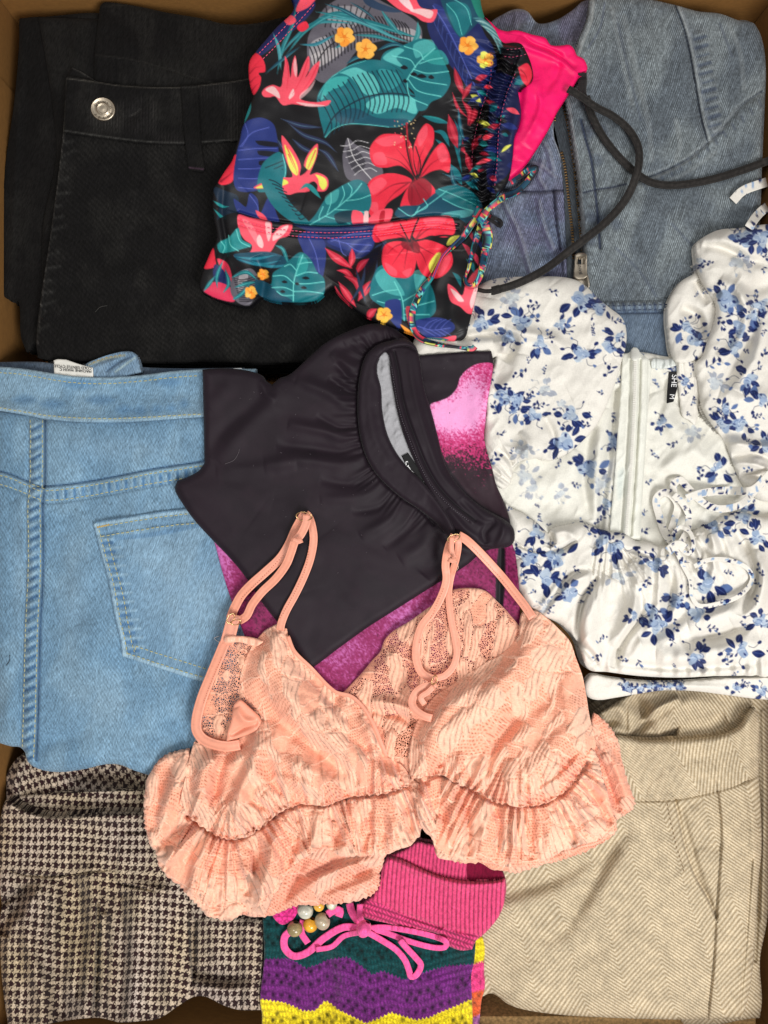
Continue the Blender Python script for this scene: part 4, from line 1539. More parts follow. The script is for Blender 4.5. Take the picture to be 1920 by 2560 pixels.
bX = np.arange(600, 1240)
b1 = np.interp(bX, [600, 659, 718, 740, 765, 795, 820, 868, 899, 931, 955, 980, 1010, 1040, 1073, 1120, 1183], [2397, 2395, 2392, 2402, 2418, 2408, 2396, 2389, 2408, 2434, 2424, 2434, 2446, 2436, 2424, 2411, 2407])
b2 = np.interp(bX, [600, 655, 710, 735, 758, 789, 800, 813, 830, 844, 880, 915, 947, 978, 1010, 1041, 1075, 1104, 1140, 1175], [2493, 2495, 2503, 2513, 2525, 2523, 2510, 2498, 2508, 2520, 2538, 2555, 2543, 2528, 2538, 2547, 2540, 2526, 2512, 2496])
sm = lambda b: np.convolve(np.pad(b, 3, mode='edge'), np.ones(7) / 7, mode='valid')
b1, b2 = sm(b1), sm(b2)
c = Cloth([(655, 2200, 1), (1100, 2200), (1190, 2330, 1), (1186, 2400), (1178, 2440), (1180, 2500), (1184, 2600, 1), (652, 2600, 1), (655, 2540), (650, 2500), (660, 2400), (657, 2300)], 1.9, 45, -72, 10, 14, 5, 8)
c.round_edge()
X_, Y_ = c.g.X, c.g.Y
B1 = np.interp(X_, np.arange(600, 1240), b1)
B2 = np.interp(X_, np.arange(600, 1240), b2)
mid = (B1 + B2) / 2
crochet(c, [0, 104], lambda x: np.interp(x, np.arange(600, 1240), (b1 + (b2 - 104)) / 2), [TEAL, PUR, YEL], 7)
# exact borders
f_ = c.C / np.maximum(np.select([(c.C[..., 0:1] > 200)], [YEL], PUR), 1)
tee = 5 * np.abs(np.sin(X_ * 0.33))
col = np.where((Y_ < B1 + tee)[..., None], TEAL, np.where((Y_ < B2 + tee)[..., None], PUR, YEL))
lum = 0.80 + 0.35 * (vnoise(X_ / 2.5, Y_ / 2.5, 31))
yy_ = Y_ - mid
st = np.abs(np.sin(np.pi * X_ / 8.5 + 0.8 * np.sin(yy_ / 9)))
hs = np.clip((c.Z * 0), 0, 1)
row = yy_ / 16.0
ph = row % 1
stag = (np.floor(row) % 2) * 0.5
hx = (X_ / 21.0 + stag + 0.2 * fbm(X_ / 30, Y_ / 30, 5, 2)) % 1 - 0.5
hole = ((hx * 21) ** 2 / 16 + ((ph - 0.5) * 16) ** 2 / 20 < 1) & (vnoise(np.floor(X_ / 21.0 + stag) * 0.7, np.floor(row) * 0.9, 18) > 0.3) & ((np.floor(row) % 3) != 1)
hole &= np.abs(Y_ - B1) > 9
hole &= np.abs(Y_ - B2) > 9
hs = blur(hole.astype(float), 0.5)
lum = lum * (0.84 + 0.26 * st * np.sin(np.pi * ph)) * (1 - 0.9 * hs)
c.C = col * lum[..., None]
c.net = None
c.rumple(80, 60, 6, 41)
c.ridge([(820, 2400), (830, 2480), (810, 2560)], 20, -10, taper=False)
c.ridge([(1000, 2380), (1050, 2440), (1120, 2470)], 24, 6)
c.build('striped_skirt', M_KNIT, kn, sheet_skirt(6, 160, 3))
# little pink crochet edge at the left
c = Cloth([(678, 2285, 1), (700, 2278), (740, 2262), (760, 2260, 1), (745, 2280), (730, 2302), (705, 2312), (688, 2300)], 1.8, 20, -50, 4, 6, 4, 3, col=(216, 52, 132))
c.round_edge()
c.C = c.C * (0.75 + 0.5 * vnoise(c.g.X / 4, c.g.Y / 4, 3))[..., None]
c.Z += 4 * vnoise(c.g.X / 5, c.g.Y / 5, 3)
c.build('crochet_edge', M_KNIT, kn)
PK_ = np.array((228, 76, 124.))


def ribs(c, pitch, wf, amp=2.2, seed=0, dark=0.30):
    w = wf(c.g.X, c.g.Y) / pitch
    s_ = np.abs(np.sin(np.pi * w))
    c.Z += amp * np.sqrt(s_)
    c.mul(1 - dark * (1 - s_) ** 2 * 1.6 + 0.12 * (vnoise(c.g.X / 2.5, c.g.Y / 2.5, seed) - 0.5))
    return c


# ribbed waist: inside at the back
c = Cloth([(1010, 2125), (1045, 2104), (1062, 2108), (1080, 2110), (1200, 2120), (1258, 2180, 1), (1262, 2200), (1200, 2215), (1120, 2205), (1060, 2190), (1020, 2165), (980, 2140)], 1.9, 40, -46, 8, 10, 5, 6, col=PK_ * .96)
c.round_edge()
ribs(c, 9.5, lambda x, y: x + 0.10 * (y - 2150))
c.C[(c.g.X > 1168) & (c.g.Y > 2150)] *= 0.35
c.C[(c.g.X > 1168) & (c.g.Y > 2150)] = np.array((112, 8, 44.))  # shade of the hollow opening painted as a flat dark patch
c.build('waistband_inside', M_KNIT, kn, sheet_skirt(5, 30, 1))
c = Cloth([(968, 2142, 1), (985, 2143), (1010, 2152), (1055, 2174), (1100, 2192), (1150, 2202), (1200, 2206), (1240, 2204), (1262, 2196, 1), (1266, 2210), (1262, 2250), (1248, 2290), (1225, 2320), (1205, 2340), (1190, 2352), (1180, 2374, 1), (1150, 2376), (1118, 2362), (1100, 2338), (1060, 2326), (1010, 2318), (960, 2306), (930, 2300), (905, 2290), (900, 2262), (930, 2240), (948, 2200), (955, 2165)], 1.7, 40, -40, 12, 14, 5, 8, col=PK_)
c.round_edge()
c.ridge([(975, 2152), (1060, 2186), (1150, 2212), (1255, 2208)], 9, 5, taper=False)
X_, Y_ = c.g.X, c.g.Y
low = ss(0, 5, Y_ - np.interp(X_, [900, 950, 1000, 1060, 1110, 1160, 1215, 1260], [2238, 2256, 2282, 2300, 2318, 2330, 2338, 2300]))
c0, z0 = c.C.copy(), c.Z.copy()
ribs(c, 11.0, lambda x, y: (x + 0.08 * (y - 2200) - 0.0004 * (y - 2200) ** 2))
c1, z1 = c.C.copy(), c.Z.copy()
nz = np.abs(np.sin(X_ / 2.7 + 1.5 * np.sin(Y_ / 4.3))) * np.abs(np.sin((Y_ + .35 * (1000 - X_)) / 4.0))
c2 = c0 * (0.62 + 0.5 * nz[..., None]) * np.array((.97, .9, 1.0))
c.C = c1 * (1 - low[..., None]) + c2 * low[..., None]
c.Z = z1 * (1 - low) + (z0 - 3 + 2.4 * nz) * low
c.ridge([(950, 2250), (1010, 2284), (1110, 2318), (1215, 2340)], 5, -5)
c.ridge([(1090, 2338), (1120, 2320), (1160, 2350)], 8, 5)
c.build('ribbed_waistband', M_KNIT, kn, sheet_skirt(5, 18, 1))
# drawstring with a bow and beads
PINK = (244, 92, 158)
R_ = dict(col=PINK, mat=M_KNIT, parent=kn, flat=0.6, nseg=12)


def cordp(pts, w=19, th=7, lift=2, name='drawstring', **k):
    return ribbon(name, pts, w, th, k.pop('mat', M_KNIT), k.pop('parent', kn), col=k.pop('col', PINK), lift=lift, **k)


cordp([(874, 2258, 6), (880, 2280, 4), (893, 2300, 3), (907, 2318, 4)], 20)
cordp([(900, 2260, 4), (900, 2290, 3), (912, 2315, 4)], 15)
cordp([(912, 2322, 6), (960, 2318, 8), (1040, 2330, 8), (1100, 2346, 6), (1116, 2356, 4), (1112, 2368, 3), (1080, 2368, 2), (1020, 2352, 1), (960, 2330, 1), (925, 2322, 2)], 15, 6, 2)
cordp([(905, 2322, 6), (860, 2318, 8), (810, 2345, 8), (770, 2380, 6), (735, 2390, 3), (712, 2370, 2), (712, 2342, 2), (728, 2326, 2)], 19, 7, 2)
cordp([(905, 2330, 5), (860, 2340, 5), (830, 2366, 3), (790, 2374, 1)], 14, 6, 2)
cordp([(918, 2330, 6), (950, 2348, 5), (990, 2374, 4), (1012, 2400, 2), (1022, 2425, 1), (1028, 2442, 1), (1042, 2436, 3), (1052, 2412, 3), (1040, 2395, 4), (1015, 2368, 5), (1000, 2350, 4)], 16, 6, 2)
cordp([(758, 2300, 2), (753, 2330, 2), (770, 2358, 4)], 17, 6, 2)
cordp([(818, 2286), (835, 2276, 3), (850, 2276, 2), (846, 2292, 0)], 20, 10, 1, name='knotted_end')


def sphere(name, x, y, r, mat, parent, col, hole_deg=0, lift=0, squash=0.9):
    z0 = float(height(x, y)[0]) + r * 0.85 + lift
    cx, cy, cz = to_world(x, y, z0)
    n, m = 28, 16
    V, F, C = [], [], []
    d = math.radians(hole_deg)
    for i in range(m + 1):
        th = math.pi * (0.11 + 0.78 * i / m)
        for k in range(n):
            a = 2 * math.pi * k / n
            u = math.cos(th) * squash
            v = math.sin(th) * math.cos(a)
            w = math.sin(th) * math.sin(a)
            px = u * math.cos(d) - v * math.sin(d)
            py = u * math.sin(d) + v * math.cos(d)
            V.append((cx + px * r * K, cy + py * r * K, cz + w * r * K))
            s_ = vnoise(np.array([u * 3 + v * 2]), np.array([w * 5 + x]), 3)[0]
            C.append(lin(np.array(col) * (0.8 + 0.3 * s_)))
    for i in range(m):
        for k in range(n):
            k2 = (k + 1) % n
            F.append((i * n + k, i * n + k2, (i + 1) * n + k2, (i + 1) * n + k))
    return link_mesh(name, V, np.array(F), mat, parent, np.clip(np.array(C), 0, 1))


sphere('knot', 910, 2322, 18, M_KNIT, kn, PINK, 60, 2, 1.15)
M_BEAD = fabric('glazed_bead', 'plain', amt=0.03, bump=0.0, sheen=0, rough=0.18, spec=0.6)
for (x, y, r, col, dg, lf, lb) in ((782, 2312, 0, 0, 0, 0, 0), (797, 2262, 16, (236, 180, 70), 20, 0, 'yellow bead'), (829, 2258, 16, (214, 214, 190), 10, 0, 'cream bead'),
                                   (763, 2276, 21, (206, 206, 190), 60, 1, 'white bead'), (776, 2312, 19, (238, 172, 52), 70, 0, 'yellow bead'), (806, 2303, 21, (190, 176, 150), 40, 1, 'pearly grey bead'), (737, 2322, 20, (164, 146, 104), 80, 0, 'olive brown bead')):
    if r:
        b_ = sphere('bead', x, y, r, M_BEAD, kn, col, dg, lf)
        b_['label'] = lb

FOLD = 2.3
# ================================================================== BLUE FLORAL BLOUSE
bl = thing('floral_blouse', 'white blouse printed with blue roses, puff sleeves, back zip and drawstring bow', 'blouse', 1560, 1200, -20)
WH = np.array((225, 221, 212.))
WIN = np.array((224, 222, 212.))
NAVY, MID, PALE = (30, 42, 92), (88, 110, 156), (160, 180, 202)
fr = random.Random(11)


def petalshape(x, y, a, L, W, curve=0.15):
    ca, sa = math.cos(a), math.sin(a)
    pts = []
    for t, w in ((0, 0), (0.3, 0.85), (0.6, 1.0), (0.85, 0.55), (1.0, 0)):
        pts.append((t * L, w * W / 2 + curve * L * t * (1 - t)))
    for t, w in ((0.85, 0.55), (0.6, 1.0), (0.3, 0.85)):
        pts.append((t * L, -w * W / 2 + curve * L * t * (1 - t)))
    return [(x + u * ca - v * sa, y + u * sa + v * ca) for u, v in pts]


def leaf(c, x, y, a, L, W, col, vein=None):
    c.fill(petalshape(x, y, a, L, W), col, st=4)
    if vein is not None:
        c.line([(x + L * .1 * math.cos(a), y + L * .1 * math.sin(a)), (x + L * .85 * math.cos(a), y + L * .85 * math.sin(a))], 1.5, vein, 0.7, sm=False)


def blob(x, y, r, n=9, j=.3, asp=1.0, a0=0.0):
    out = []
    for k in range(n):
        a = 6.283 * k / n
        q = r * (1 + fr.uniform(-j, j))
        u, v = q * math.cos(a), q * math.sin(a) * asp
        out.append((x + u * math.cos(a0) - v * math.sin(a0), y + u * math.sin(a0) + v * math.cos(a0)))
    return out


def rose(c, x, y, s, faded=0.0):
    """rose with leaves to one side, about 2s across"""
    def k(col):
        col = np.array(col, float)
        return col * (1 - faded) + np.array((208, 210, 206.)) * faded
    a0 = fr.uniform(0, 6.28)
    asp = fr.uniform(.6, .9)
    s = s * 1.34
    for i in range(fr.randint(4, 7)):
        a = a0 + fr.choice((0, 0, 2.6, 3.4)) + fr.uniform(-.9, .9)
        r = s * fr.uniform(.3, .75)
        leaf(c, x + r * math.cos(a), y + r * asp * math.sin(a), a + fr.uniform(-.9, .9), s * fr.uniform(.45, .8), s * fr.uniform(.3, .45), k(NAVY if fr.random() < .82 else MID), k((84, 104, 152)))
    for i in range(fr.randint(2, 4)):
        a = fr.uniform(0, 6.28)
        e = (x + 1.2 * s * math.cos(a), y + 1.1 * s * math.sin(a))
        c.line([(x + .5 * s * math.cos(a), y + .5 * s * math.sin(a)), (x + .8 * s * math.cos(a + .25), y + .8 * s * math.sin(a + .25)), e], 1.5, k((40, 46, 70)), .7)
        c.fill(blob(e[0], e[1], s * fr.uniform(.09, .17), 6, .3, .7, a), k(NAVY if fr.random() < .6 else MID), st=3)
    n = fr.randint(2, 4)
    for i in range(n):
        a = a0 + 1.6 + i * 1.9
        px, py = x + .25 * s * math.cos(a), y + .22 * s * math.sin(a)
        c.fill(blob(px, py, s * fr.uniform(.28, .44), 9, .22, asp, a), k((146, 164, 190) if i % 2 else (170, 184, 200)), st=4)
        for j in range(3):
            b = fr.uniform(0, 6.28)
            q = s * fr.uniform(.1, .38)
            c.line([(px + q * math.cos(b + t), py + q * asp * math.sin(b + t)) for t in (0, .6, 1.2, 1.7)], fr.uniform(1.2, 2.4), k((70, 90, 138) if fr.random() < .6 else (206, 218, 228)), .75, st=4)
    for i in range(3):
        a = fr.uniform(0, 6.28)
        c.fill(blob(x + .45 * s * math.cos(a), y + .4 * s * math.sin(a), s * .12, 6, .4, .6, a), k(NAVY), a=.9, st=3)


def sprig(c, x, y, s):
    a = fr.uniform(0, 6.28)
    px, py = x - s * .5 * math.cos(a), y - s * .5 * math.sin(a)
    for i in range(fr.randint(3, 6)):
        q = i / 4
        X0, Y0 = px + s * q * math.cos(a + .3 * q), py + s * q * math.sin(a + .3 * q)
        leaf(c, X0, Y0, a + (1 if i % 2 else -1) * fr.uniform(.5, 1.3), s * fr.uniform(.25, .55), s * fr.uniform(.14, .3), NAVY if fr.random() < .75 else MID, None)
    c.line([(px, py), (x, y + 2), (x + s * .5 * math.cos(a), y + s * .5 * math.sin(a))], 1.4, (44, 50, 76), .7)


def prints(c, big, small, pale, fade=0.0):
    # loose petals and buds strewn between the roses
    r_ = np.array(list(big) and [q[:2] for q in list(big) + list(small)] or [(0, 0)], float)
    lo, hi = c.P.min(0), c.P.max(0)
    for _ in range(int((hi[0] - lo[0]) * (hi[1] - lo[1]) / 9500)):
        p = (fr.uniform(lo[0], hi[0]), fr.uniform(lo[1], hi[1]))
        if np.min(np.hypot(r_[:, 0] - p[0], r_[:, 1] - p[1])) > 30:
            sprig(c, p[0], p[1], fr.uniform(11, 18))
    for p in pale:
        rose(c, p[0], p[1], (p[2] if len(p) > 2 else 16), 0.72)
    for p in small:
        sprig(c, p[0], p[1], (p[2] if len(p) > 2 else 22))
    for p in big:
        rose(c, p[0], p[1], (p[2] if len(p) > 2 else 26), fade)


def blc(outline, zmin, thick, puff, radius, drape=8, step=2.0, col=WH, cap=50):
    c = Cloth(outline, step=step, zmin=zmin, thick=thick, puff=puff, radius=radius, drape=drape, col=col, cap=cap)
    c.round_edge()
    c.rumple(30, 66, 3.6, int(abs(zmin)) + len(outline), 35, True, 2)
    return c


# bodice seen from the inside and the back, lowest
c = blc([(1100, 840, 1), (1240, 800), (1300, 1100, 1), (1290, 1130), (1480, 1000), (1550, 886, 1), (1600, 880), (1680, 892), (1760, 880), (1790, 870), (2000, 900, 1), (2000, 1450, 1), (1260, 1450, 1), (1256, 1300), (1215, 1190)], -30, 5, 16, 20, 12, 2.4, WIN)
c.ridge([(1542, 980), (1530, 1100), (1508, 1240), (1500, 1330)], 9, -10, taper=False)
c.ridge([(1512, 1020), (1496, 1140), (1484, 1320)], 16, 8)
c.ridge([(1480, 1060), (1460, 1200), (1478, 1300)], 14, -9)
c.ridge([(1290, 1170), (1340, 1210), (1400, 1200), (1450, 1130)], 26, 7)
c.ridge([(1300, 1280), (1380, 1260), (1440, 1280)], 26, -6)
c.ridge([(1640, 980), (1660, 1030), (1740, 1130), (1800, 1180)], 26, 9)
c.ridge([(1630, 1200), (1690, 1150), (1750, 1120)], 18, 8)
c.ridge([(1720, 930), (1730, 980), (1700, 1020)], 16, -8)
c.ridge([(1650, 920), (1660, 980), (1640, 1060)], 12, -7)
c.ridge([(1610, 1180), (1660, 1190), (1700, 1210), (1790, 1200)], 16, -8)
c.ridge([(1740, 1250), (1800, 1240), (1850, 1270)], 20, -14)
c.rumple(60, 60, 9, 80, 30)
prints(c, [(1470, 1172, 30), (1517, 1262, 22), (1656, 1056, 20), (1795, 1172, 30), (1535, 1107, 22), (1690, 930, 18), (1860, 1283, 26)],
       [(1493, 1302), (1535, 1042, 20), (1684, 1111, 24), (1749, 1185, 30), (1623, 1204, 20), (1614, 1325, 24), (1610, 1280, 18), (1640, 960, 20), (1735, 1010, 22), (1440, 1210, 22), (1395, 1160, 20), (1545, 950, 18), (1640, 1140, 16), (1902, 1340, 24)],
       [(1312, 1190, 24), (1400, 1232, 18), (1730, 1079, 20), (1330, 1225, 20), (1500, 1210, 20)])
c.build('bodice', M_CREPE, bl, sheet_skirt(5, 60, 2))
# zip panel
c = blc([(1556, 884, 1), (1572, 882), (1583, 874), (1594, 876), (1604, 884), (1630, 906, 1), (1622, 1000), (1612, 1150), (1606, 1250), (1601, 1352, 1), (1560, 1345), (1524, 1328, 1), (1536, 1200), (1546, 1060), (1553, 960)], -22, 5, 3, 5, 5, 1.8, (226, 226, 216))
MIDL = [(1588, 900), (1586, 1000), (1580, 1120), (1572, 1240), (1565, 1338)]
c.ridge([(x, y) for x, y in MIDL], 14, 5, taper=False)
c.ridge([(x + 12, y) for x, y in MIDL], 3, -5, taper=False)
c.ridge([(x - 12, y) for x, y in MIDL], 3, -4, taper=False)
c.ridge([(x + 22, y) for x, y in MIDL], 8, 3, taper=False)
c.line([(x + 13, y) for x, y in MIDL], 3, (196, 196, 184), 0.8)
c.line([(x - 13, y) for x, y in MIDL], 3, (200, 200, 190), 0.7)
c.line([(x + 32, y) for x, y in MIDL], 2.5, (200, 200, 190), 0.7)
c.fill([(1545, 1180), (1560, 1170), (1556, 1240), (1545, 1250)], (204, 216, 212), a=.5, soft=10)
c.rumple(20, 40, 2.0, 81)
c.build('zip_tape', M_CREPE, bl, gap=5)
M_TOOTH = fabric('nylon_teeth', 'plain', amt=0.02, bump=0, sheen=0, rough=0.5)
teeth('zip_tooth', MIDL, 1, bl, M_TOOTH, pitch=4.6, w=8, h=3, l=3.0, lift=1.0)
c = Cloth([(1578, 874), (1584, 868), (1592, 869), (1598, 876), (1599, 896), (1592, 902), (1581, 901), (1577, 892)], 1.8, 12, -14, 4, 5, 4, 2, col=(226, 226, 218))
c.round_edge()
c.build('zip_end_tab', M_CREPE, bl)
# gathered neck edge and strap
c = blc([(1628, 905, 1), (1634, 896), (1660, 898), (1690, 893), (1702, 884), (1716, 880), (1760, 868, 1), (1770, 900), (1752, 908), (1700, 912), (1660, 922), (1630, 920, 1)], -20, 4, 5, 7, 3, 1.8, (216, 220, 216))
c.Z += 4 * np.sin(c.g.X / 3.0 + 2 * fbm(c.g.X / 15, c.g.Y / 15, 2, 1))
prints(c, [(1716, 888, 16), (1740, 880, 15)], [], [])
c.build('neck_edge', M_CREPE, bl)
c = Cloth([(1673, 930, 1), (1692, 928, 1), (1697, 950), (1684, 1004, 1), (1667, 1008, 1), (1669, 970)], 1.8, 12, -16, 2, 4, 2.5, 2, col=(24, 24, 26))
c.build('neck_label', M_PAPER, bl)
lbl2 = scene.objects[-1]
text_on('lettering', 'SHE', 1686, 936, 19, -94, M_WHITE_INK, bl, 2.5)
text_on('lettering', 'M', 1680, 985, 17, -94, M_WHITE_INK, bl, 2.5)
c = blc([(1692, 905, 1), (1720, 900), (1755, 905, 1), (1750, 960), (1744, 1040), (1738, 1062), (1722, 1050), (1706, 1040), (1700, 1000), (1694, 950)], -14, 5, 8, 12, 3, 1.9)
c.gather([(1692, 908), (1755, 906)], 12, 40, 5, 0, 3)
prints(c, [(1716, 955, 16)], [(1712, 985, 20), (1735, 998, 16), (1722, 1035, 14)], [])
c.build('shoulder_strap', M_CREPE, bl)
# left puff sleeve
LS = [(1020, 900, 1), (1060, 800), (1150, 740), (1200, 712), (1236, 697), (1290, 692), (1340, 691), (1400, 692), (1440, 700), (1466, 716), (1490, 740), (1520, 766), (1556, 796), (1566, 830), (1564, 870), (1555, 900), (1544, 941), (1524, 996), (1493, 1060), (1447, 1111), (1410, 1139), (1372, 1151), (1335, 1146), (1303, 1153), (1284, 1166), (1280, 1190), (1272, 1214), (1256, 1222), (1240, 1212), (1224, 1190), (1216, 1150), (1208, 1110), (1210, 1070), (1217, 1030), (1216, 975), (1224, 940), (1236, 915), (1240, 892, 1), (1200, 900)]
c = blc(LS, -22, 5, 36, 50, 14, 2.0)
c.ridge([(1140, 846), (1200, 836), (1250, 836), (1285, 850), (1276, 880), (1262, 905)], 12, -20)
c.ridge([(1262, 830), (1320, 836), (1380, 850), (1420, 880)], 16, 12)
c.ridge([(1240, 845), (1262, 860), (1264, 885)], 12, 12)
c.ridge([(1300, 885), (1290, 940), (1240, 980)], 20, 10)
c.ridge([(1270, 1000), (1300, 1070), (1290, 1120)], 24, -8)
c.ridge([(1380, 1140), (1384, 1090), (1350, 1020)], 9, -9, taper='end')
c.ridge([(1300, 1150), (1320, 1110), (1300, 1080)], 9, 9)
c.ridge([(1285, 1160), (1265, 1140), (1240, 1120)], 9, -11)
c.ridge([(1330, 1140), (1320, 1128), (1290, 1120)], 8, 8)
c.ridge([(1220, 745), (1210, 790), (1160, 830)], 22, 9)
c.ridge([(1400, 700), (1470, 800), (1520, 900)], 50, 7)
c.ridge([(1420, 980), (1480, 950), (1540, 900)], 40, 5)
c.gather([(1290, 1165), (1262, 1180), (1236, 1214)], 16, 60, 6, 0, 5)
c.ridge([(1238, 896), (1222, 960), (1214, 1040)], 14, 8, taper=False)
c.rumple(80, 70, 12, 83, 40)
prints(c, [(1456, 751, 34), (1203, 806, 28), (1303, 806, 30), (1273, 845, 22), (1350, 860, 26), (1452, 885, 30), (1517, 870, 26), (1544, 839, 24), (1498, 770, 22), (1400, 811, 22), (1261, 990, 30), (1292, 1018, 28), (1336, 1040, 24), (1428, 1036, 28), (1410, 1106, 32), (1290, 1000, 24)],
       [(1336, 762, 30), (1336, 790, 36), (1373, 834, 22), (1521, 925, 34), (1303, 932, 34), (1475, 1040, 22), (1465, 1062, 22), (1254, 1083, 24), (1229, 1153, 30), (1540, 800, 22), (1384, 727, 24), (1235, 701, 14), (1320, 900, 16), (1420, 1070, 26), (1270, 970, 30), (1320, 990, 26), (1345, 1015, 24), (1235, 1020, 30), (1190, 850, 20), (1495, 740, 18)],
       [(1280, 744, 24), (1359, 969, 22), (1308, 1125, 24), (1405, 1010, 14)])
c.build('left_sleeve', M_CREPE, bl, sheet_skirt(5, 40, 2)).name = 'sleeve'
# inner lobe of the right sleeve
c = blc([(1752, 680), (1725, 690), (1700, 706), (1680, 735), (1668, 765), (1666, 800), (1670, 840), (1676, 880), (1690, 905), (1720, 905), (1800, 880, 1), (1850, 750), (1800, 690)], -20, 5, 22, 36, 8, 2.0)
c.ridge([(1700, 770), (1740, 790), (1756, 850)], 14, -16)
c.ridge([(1740, 700), (1750, 730), (1770, 760)], 10, -9)
prints(c, [(1716, 825, 30), (1738, 858, 26)], [(1705, 810, 26), (1700, 848, 22)], [])
c.build('sleeve_fold', M_CREPE, bl, sheet_skirt(5, 20, 1))
RS = [(1738, 612), (1760, 592), (1800, 574), (1850, 570), (1900, 562), (2000, 556, 1), (2000, 1260, 1), (1920, 1255), (1880, 1240), (1850, 1200), (1830, 1150), (1810, 1100), (1790, 1075), (1768, 1045), (1752, 1010), (1746, 960), (1738, 910), (1756, 890), (1770, 850), (1786, 800), (1790, 765), (1778, 740), (1760, 715), (1744, 680), (1738, 640)]
c = blc(RS, -10, 5, 36, 46, 16, 2.0)
c.ridge([(1742, 616), (1800, 618), (1870, 650), (1930, 665)], 12, -9)
c.ridge([(1750, 600), (1830, 600), (1900, 640)], 24, 9)
c.ridge([(1756, 732), (1780, 742), (1800, 725)], 9, -13)
c.ridge([(1800, 700), (1850, 730), (1870, 800), (1850, 860), (1800, 900)], 16, 16)
c.ridge([(1875, 760), (1876, 830), (1850, 900), (1810, 960)], 18, -16)
c.ridge([(1850, 700), (1880, 720), (1940, 700)], 20, -10)
c.ridge([(1840, 640), (1860, 700), (1850, 760)], 18, 9)
c.ridge([(1930, 760), (1900, 860), (1850, 980)], 26, 10)
c.ridge([(1750, 1010), (1780, 1040), (1830, 1060)], 18, 9)
c.ridge([(1800, 1090), (1850, 1080), (1880, 1100), (1930, 1090)], 18, -14)
c.ridge([(1820, 1110), (1870, 1110), (1930, 1120)], 10, 11)
c.ridge([(1830, 1140), (1890, 1136), (1930, 1150)], 8, -9)
c.ridge([(1830, 1160), (1880, 1160), (1930, 1176)], 8, 8)
c.ridge([(1850, 1190), (1900, 1190), (1940, 1200)], 8, -9)
c.ridge([(1800, 980), (1860, 1000), (1930, 990)], 24, 10)
c.rumple(70, 70, 11, 85, -20)
prints(c, [(1862, 596, 30), (1902, 594, 30), (1818, 750, 32), (1855, 822, 30), (1837, 866, 28), (1869, 945, 32), (1814, 1060, 28), (1851, 1062, 26), (1902, 762, 26), (1911, 1000, 28), (1880, 790, 22), (1918, 1110, 26), (1810, 1020, 22)],
       [(1749, 668, 26), (1772, 658, 26), (1818, 780, 26), (1781, 908, 36), (1911, 880, 26), (1809, 1020, 28), (1840, 575, 26), (1804, 806, 30), (1855, 640, 20), (1909, 676, 18), (1890, 740, 24), (1793, 1066, 24), (1911, 640, 20), (1890, 1040, 20), (1870, 1175, 24), (1911, 830, 14)],
       [(1846, 653, 24), (1790, 958, 22), (1750, 655, 16)])
c.build('sleeve', M_CREPE, bl, sheet_skirt(5, 40, 2))
# lower bodice, gathered on the drawstring
WL = [(1262, 1256), (1276, 1268), (1310, 1285), (1340, 1300), (1366, 1322), (1376, 1344)]
LO = [(1262, 1256), (1280, 1270), (1310, 1284), (1345, 1310), (1372, 1336, 1), (1374, 1326), (1388, 1318), (1420, 1312), (1448, 1306), (1475, 1312), (1496, 1322), (1530, 1330), (1560, 1334), (1590, 1352), (1620, 1354), (1640, 1362), (1668, 1362), (1690, 1350), (1730, 1330), (1770, 1310), (1810, 1290), (1850, 1280), (1900, 1290), (2000, 1290, 1), (2000, 1712, 1), (1900, 1692), (1800, 1690), (1700, 1694), (1600, 1690), (1520, 1680), (1470, 1672), (1440, 1600), (1400, 1560), (1340, 1530), (1300, 1480), (1280, 1420), (1266, 1370), (1268, 1320)]
c = blc(LO, -10, 5, 34, 34, 16, 1.9)
X_, Y_ = c.g.X, c.g.Y
GL = [(1290, 1330), (1340, 1366), (1372, 1374), (1410, 1368), (1450, 1390), (1480, 1416), (1540, 1420), (1580, 1400), (1600, 1372), (1650, 1376), (1690, 1368)]
c.ridge([(1272, 1345), (1300, 1365), (1350, 1380), (1376, 1374)], 4, -6)
c.ridge([(1374, 1330), (1380, 1350), (1372, 1370)], 7, -15)
c.ridge([(1376, 1376), (1410, 1372), (1440, 1350)], 6, -12)
c.ridge([(1385, 1330), (1420, 1330), (1440, 1350)], 12, 10)
c.ridge([(1490, 1325), (1495, 1345), (1480, 1370)], 8, -10)
c.gather([(1470, 1420), (1540, 1424), (1590, 1400), (1600, 1375)], 20, 55, 7, 0, 11)
c.ridge([(1480, 1430), (1410, 1470), (1370, 1520), (1350, 1560)], 18, 18)
c.ridge([(1478, 1422), (1430, 1440), (1380, 1500), (1350, 1540)], 9, -14)
c.ridge([(1496, 1440), (1460, 1500), (1446, 1560), (1446, 1620)], 9, -18)
c.ridge([(1520, 1440), (1490, 1500), (1470, 1560), (1480, 1660)], 26, 16)
c.ridge([(1570, 1410), (1600, 1440), (1590, 1520), (1540, 1620)], 22, 20)
c.ridge([(1600, 1460), (1600, 1540), (1560, 1600), (1530, 1670)], 10, -20)
c.ridge([(1590, 1370), (1612, 1410), (1620, 1480)], 9, 10)
c.ridge([(1650, 1390), (1650, 1470), (1630, 1560), (1570, 1660)], 14, 12)
c.ridge([(1668, 1400), (1680, 1470), (1660, 1560)], 10, -13)
c.gather([(1640, 1366), (1690, 1366), (1760, 1330), (1820, 1300)], 26, 80, 9, 0, 12)
c.ridge([(1780, 1330), (1786, 1400), (1780, 1460)], 12, 12)
c.ridge([(1730, 1350), (1750, 1400), (1746, 1440)], 12, 10)
c.ridge([(1830, 1310), (1870, 1380), (1890, 1450), (1850, 1540)], 12, -14)
c.ridge([(1880, 1380), (1906, 1440), (1890, 1520), (1830, 1560)], 20, 18)
c.ridge([(1720, 1560), (1800, 1540), (1880, 1500)], 22, 13)
